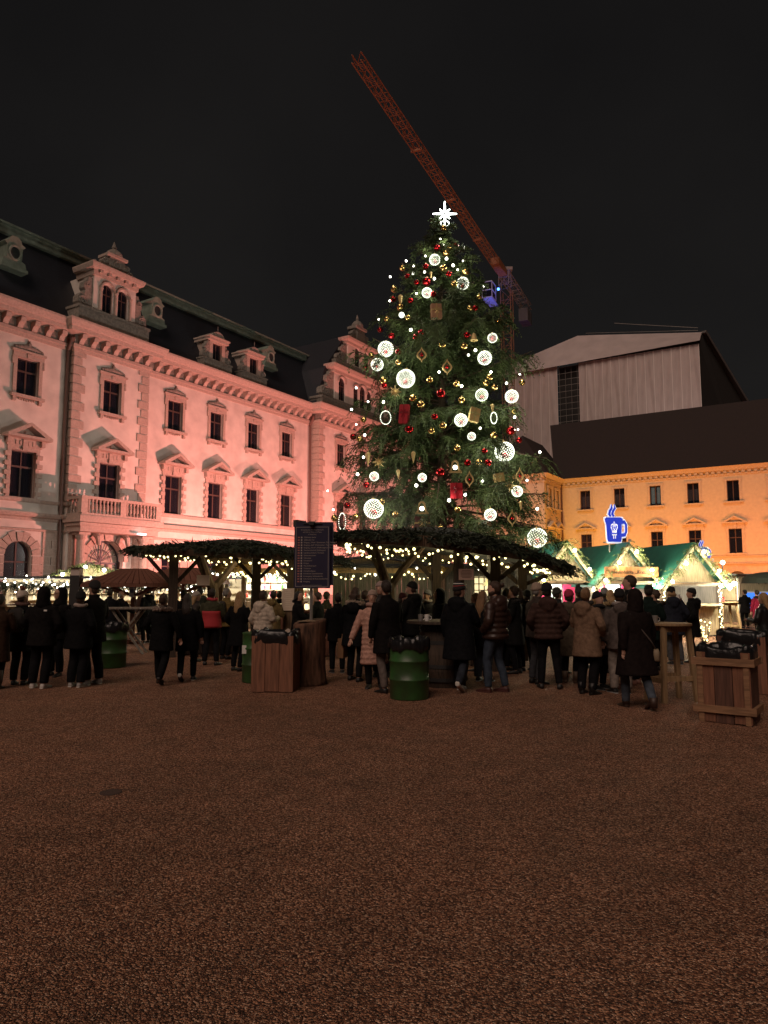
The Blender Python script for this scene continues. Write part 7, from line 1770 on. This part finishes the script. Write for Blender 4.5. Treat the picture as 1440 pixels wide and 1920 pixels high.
person(557, 1242, 1109, -80, 'person with curly dark hair in black at the counter', (.013, .013, .014), .7, head='hair', hair='black', hairlen=.14, al='fwd', ar='fwd', face=False)
person(594, 1240, 1112, 75, 'person in dark green coat at the counter behind the board pole', (.018, .022, .018), .7, head='hair', hair='brown', al='hold', ar='hold')
person(612, 1225, 1116, -60, 'person in olive jacket beside the counter of the pavilion', (.05, .05, .03), .7, head='beanie', hat=(.1, .09, .06))
# centre
person(664, 1277, 1101, -18, 'person in black parka with cream fur hood holding a paper bag', (.010, .011, .013), .66, head='hair', hair='brown', hairlen=.08, fur=(.55, .44, .34), hood=True, extra=('paperbag',), stance='step', bulk=1.12, al='down', ar='pocket')
person(632, 1262, 1122, 10, 'person in dark jacket half hidden by the parka', (.012, .012, .013), .7, head='hair', hair='dark', sole=(.3, .28, .26))
person(703, 1291, 1106, 172, 'person in long pale pink quilted coat and beige beanie, facing the court', (.56, .32, .25), .44, head='beanie', hat=(.36, .26, .21), hair='brown', face=True, puffer=.75, ar='out', al='down', boot=.36, shoes=(.02, .018, .017), scarf=(.38, .24, .20), look=-8, pants=(.02, .018, .018))
person(716, 1268, 1090, 185, 'person in grey pink knitted beanie behind the pink coat', (.05, .045, .045), .7, head='beanie', hat=(.33, .24, .22), hair='brown', face=True)
person(731, 1299, 1088, 28, 'tall person in plain black coat and grey trousers', (.014, .012, .012), .62, pants=(.16, .13, .115), head='hair', hair='dark', shoes=(.015, .014, .013), al='down', ar='hold', bulk=1.06)
person(772, 1262, 1090, 58, 'person in black beanie and black jacket at the barrel table', (.012, .012, .012), .72, hat=(.012, .012, .012), hair='brown', al='hold', ar='pocket', hood=True, face=True)
person(756, 1255, 1112, -120, 'person in dark red beret facing the black beanie', (.03, .02, .02), .7, head='beanie', hat=(.06, .012, .012), hair='dark', hairlen=.2, face=True)
person(862, 1297, 1091, -28, 'person in long black parka, striped beanie and pale sneakers', (.012, .013, .016), .52, pants=(.030, .036, .048), head='beanie', hat=(.02, .018, .018), look=-30, extra=('stripes', 'glasses'), stance='walk', shoes=(.45, .38, .34), sole=(.6, .55, .5), hood=True, bulk=1.15, ar='fwd', al='down', face=True)
person(932, 1298, 1090, 50, 'bearded person with hair bun in glossy brown puffer and jeans', (.050, .026, .020), .84, pants=JN, head='hair', hair='brown', extra=('bun', 'beard'), puffer=1.0, glossy=True, look=25, shoes=(.06, .018, .015), sole=(.10, .03, .025), al='pocket', ar='pocket', face=True, bulk=1.08, stance='step', hood=True)
person(906, 1278, 1108, -35, 'person with long straight blond hair in dark coat behind the barrel', (.012, .012, .014), .66, pants=LJ, head='hair', hair='light', hairlen=.42, ar='hold', al='pocket', pants_w=1.3, sole=(.5, .48, .44), mugc='person with long straight blond hair')
person(896, 1258, 1118, 60, 'person with tousled fair hair leaning at the pavilion post', (.05, .04, .035), .7, head='hair', hair='light', face=True)
person(968, 1263, 1099, 62, 'person with ponytail in black coat with fleece collar', (.012, .012, .012), .58, head='hair', hair='brown', extra=('tail',), fur=(.03, .028, .027), face=True, al='hold', ar='pocket')
person(1006, 1282, 1092, -62, 'person in beige beanie, brown jacket and worn jeans', (.055, .042, .036), .80, pants=(.06, .062, .07), head='beanie', hat=(.33, .25, .19), hair='grey', face=True, al='hold', ar='pocket', look=-10)
person(1032, 1291, 1092, -8, 'person in dark brown quilted jacket and plain black beanie', (.062, .034, .028), .82, head='beanie', hat=(.010, .010, .011), hair='dark', puffer=.8, bulk=1.10, stance='wide', al='pocket', ar='pocket', hood=True)
person(1052, 1262, 1101, -70, 'person in grey green beanie beyond the red hat', (.03, .03, .03), .7, hat=(.06, .06, .05), face=True)
person(1071, 1280, 1105, -25, 'person in red knitted beanie and olive brown coat', (.10, .078, .055), .50, head='beanie', hat=(.36, .03, .065), hair='brown', boot=.22, shoes=(.13, .085, .055), hood=True, ar='hold', al='pocket')
person(1091, 1252, 1100, -10, 'person in dark bobble hat at the pink hut front', (.03, .028, .028), .7, hat=(.04, .04, .04), pom=(.05, .05, .05))
person(1103, 1302, 1102, -42, 'person in tan hooded coat and black trousers', (.23, .145, .095), .62, head='hair', hair='light', hood=True, scarf=(.03, .025, .022), boot=.2, al='hold', ar='pocket', bulk=1.05, pants_w=1.15)
person(1126, 1292, 1109, -135, 'person in black beanie with long fair hair, looking to the huts', (.07, .06, .055), .62, head='beanie', hat=(.010, .010, .010), hair='blond', hairlen=.2, scarf=(.012, .012, .014), face=True, sole=(.5, .47, .43), al='pocket', ar='pocket')
person(1148, 1262, 1106, 10, 'person in blond fur trimmed hood before the huts', (.06, .055, .05), .7, head='hair', hair='blond', fur=(.45, .32, .17), hairlen=.12)
person(1137, 1250, 1102, -20, 'person in grey bobble hat before the pink panels', (.04, .04, .04), .7, hat=(.20, .20, .20))
person(1164, 1300, 1103, 8, 'person in black beanie, grey jacket and light grey trousers', (.12, .095, .085), .74, pants=(.27, .23, .20), head='beanie', hat=(.012, .012, .012), hood=True, sole=(.5, .46, .42), scarf=(.32, .28, .26), pants_w=1.2)
person(1188, 1284, 1079, 70, 'very tall person with cropped hair standing behind the walker', (.018, .017, .018), .7, head='hair', hair='brown', face=True, look=10, shoes=(.25, .12, .09))
person(1198, 1330, 1104, 6, 'walking person in long dark coat with tan crossbody bag and jeans', (.024, .016, .015), .50, pants=(.085, .105, .135), head='hoodup', stance='walk', extra=('strap',), boot=.2, shoes=(.05, .028, .02), bulk=1.22, al='back', ar='down', skirt=.01)
person(1216, 1268, 1097, -30, 'person in dark green jacket and black cap near the round table', (.012, .026, .022), .7, head='hair', hair='dark', extra=('cap',), sole=(.5, .46, .42))
person(1268, 1246, 1099, -15, 'person in navy jacket, black beanie and grey jeans at the grey hut', (.020, .024, .036), .66, pants=(.085, .085, .095), head='beanie', hat=(.010, .010, .010), hair='blond', hairlen=.1, hood=True, bulk=1.05, sole=(.25, .24, .23), al='hold', ar='pocket')
person(1258, 1232, 1110, 0, 'person in rust brown trousers behind the navy jacket', (.03, .025, .022), .7, pants=(.16, .075, .045), head='hair', hair='blond')
person(1300, 1242, 1102, 72, 'person in black coat and beanie drinking from a mug', (.011, .011, .012), .60, head='beanie', hat=(.012, .012, .012), hair='brown', al='pocket', ar='drink', face=True, hood=True, mugc='person in black coat and beanie')
person(1347, 1190, 1113, -20, 'person in cream jacket and dark trousers beyond the grey hut', (.52, .42, .34), .75, head='hair', hair='blond', sole=(.5, .5, .5))
person(1398, 1178, 1122, 10, 'dark figure standing at the white curtain', (.02, .018, .02), .7, head='hair', hair='dark')
person(1424, 1186, 1121, 10, 'person in long red coat with dark fur collar', (.26, .015, .045), .45, head='hair', hair='dark', fur=(.03, .022, .018), boot=.3)
person(686, 1250, 1107, -60, 'person in navy quilted jacket between the parka and the pink coat', NV, .76, head='hair', hair='brown', puffer=.6, face=True)
person(800, 1244, 1106, 150, 'person in grey scarf behind the round pavilion post', (.03, .03, .034), .7, head='beanie', hat=(.10, .10, .11), scarf=(.22, .2, .19), face=True, al='hold')
person(826, 1250, 1103, 100, 'person in black hood behind the long black parka', (.008, .008, .009), .7, head='hoodup', face=True)
person(948, 1256, 1103, -70, 'person in dark wool coat behind the glossy puffer', (.02, .018, .018), .6, head='hair', hair='dark', al='hold')
person(988, 1258, 1106, 20, 'person in black padded jacket behind the beige beanie', (.010, .010, .011), .75, head='beanie', hat=(.02, .02, .024), puffer=.6)
person(1176, 1268, 1107, 160, 'person in white bobble hat facing the walker', (.05, .045, .045), .66, head='beanie', hat=(.40, .36, .32), pom=(.45, .4, .36), hair='light', hairlen=.2, face=True, al='hold')
person(1236, 1256, 1106, 40, 'person in dark parka with fur trim behind the round table', (.014, .015, .014), .62, head='hair', hair='brown', fur=(.12, .09, .06), al='hold')
person(1442, 1262, 1118, 30, 'person with long fair hair in black leather jacket behind the plank bins', (.012, .012, .013), .72, head='hair', hair='blond', hairlen=.3, glossy=True, al='hold')
flush_queue()

# ================================================================== grill smoke drifting between the pavilion and the spruce
def smoke(loc, size, dens):
    m = bpy.data.materials.new('grill_smoke'); m.use_nodes = True; n = m.node_tree.nodes; l = m.node_tree.links; n.clear()
    o = n.new('ShaderNodeOutputMaterial'); v = n.new('ShaderNodeVolumePrincipled'); v.inputs['Color'].default_value = (.75, .78, .74, 1); v.inputs['Anisotropy'].default_value = .2
    c = n.new('ShaderNodeTexCoord'); nz = n.new('ShaderNodeTexNoise'); nz.inputs['Scale'].default_value = 1.3; nz.inputs['Detail'].default_value = 3; l.new(c.outputs['Object'], nz.inputs['Vector'])
    vl = n.new('ShaderNodeVectorMath'); vl.operation = 'LENGTH'; l.new(c.outputs['Object'], vl.inputs[0])
    mr = n.new('ShaderNodeMapRange'); mr.inputs['From Min'].default_value = 1.0; mr.inputs['From Max'].default_value = .2; mr.inputs['To Min'].default_value = 0; mr.inputs['To Max'].default_value = 1; l.new(vl.outputs['Value'], mr.inputs['Value'])
    m2 = n.new('ShaderNodeMapRange'); m2.inputs['From Min'].default_value = .38; m2.inputs['From Max'].default_value = .72; l.new(nz.outputs['Fac'], m2.inputs['Value'])
    a = n.new('ShaderNodeMath'); a.operation = 'MULTIPLY'; l.new(mr.outputs['Result'], a.inputs[0]); l.new(m2.outputs['Result'], a.inputs[1])
    b = n.new('ShaderNodeMath'); b.operation = 'MULTIPLY'; b.inputs[1].default_value = dens; l.new(a.outputs[0], b.inputs[0]); l.new(b.outputs[0], v.inputs['Density']); l.new(v.outputs['Volume'], o.inputs['Volume'])
    k = MB(); k.sphere((0, 0, 0), 1.0, 16, 10); s = k.build('smoke', m, loc=loc); s.scale = size; s['kind'] = 'stuff'; tag(s, 'thin grey grill smoke drifting up before the spruce', 'smoke')
smoke((-.3, 20.0, 2.9), (2.0, 1.2, 2.8), .22)
S.cycles.volume_step_rate = 2.0; S.cycles.volume_max_steps = 64; S.cycles.volume_bounces = 0
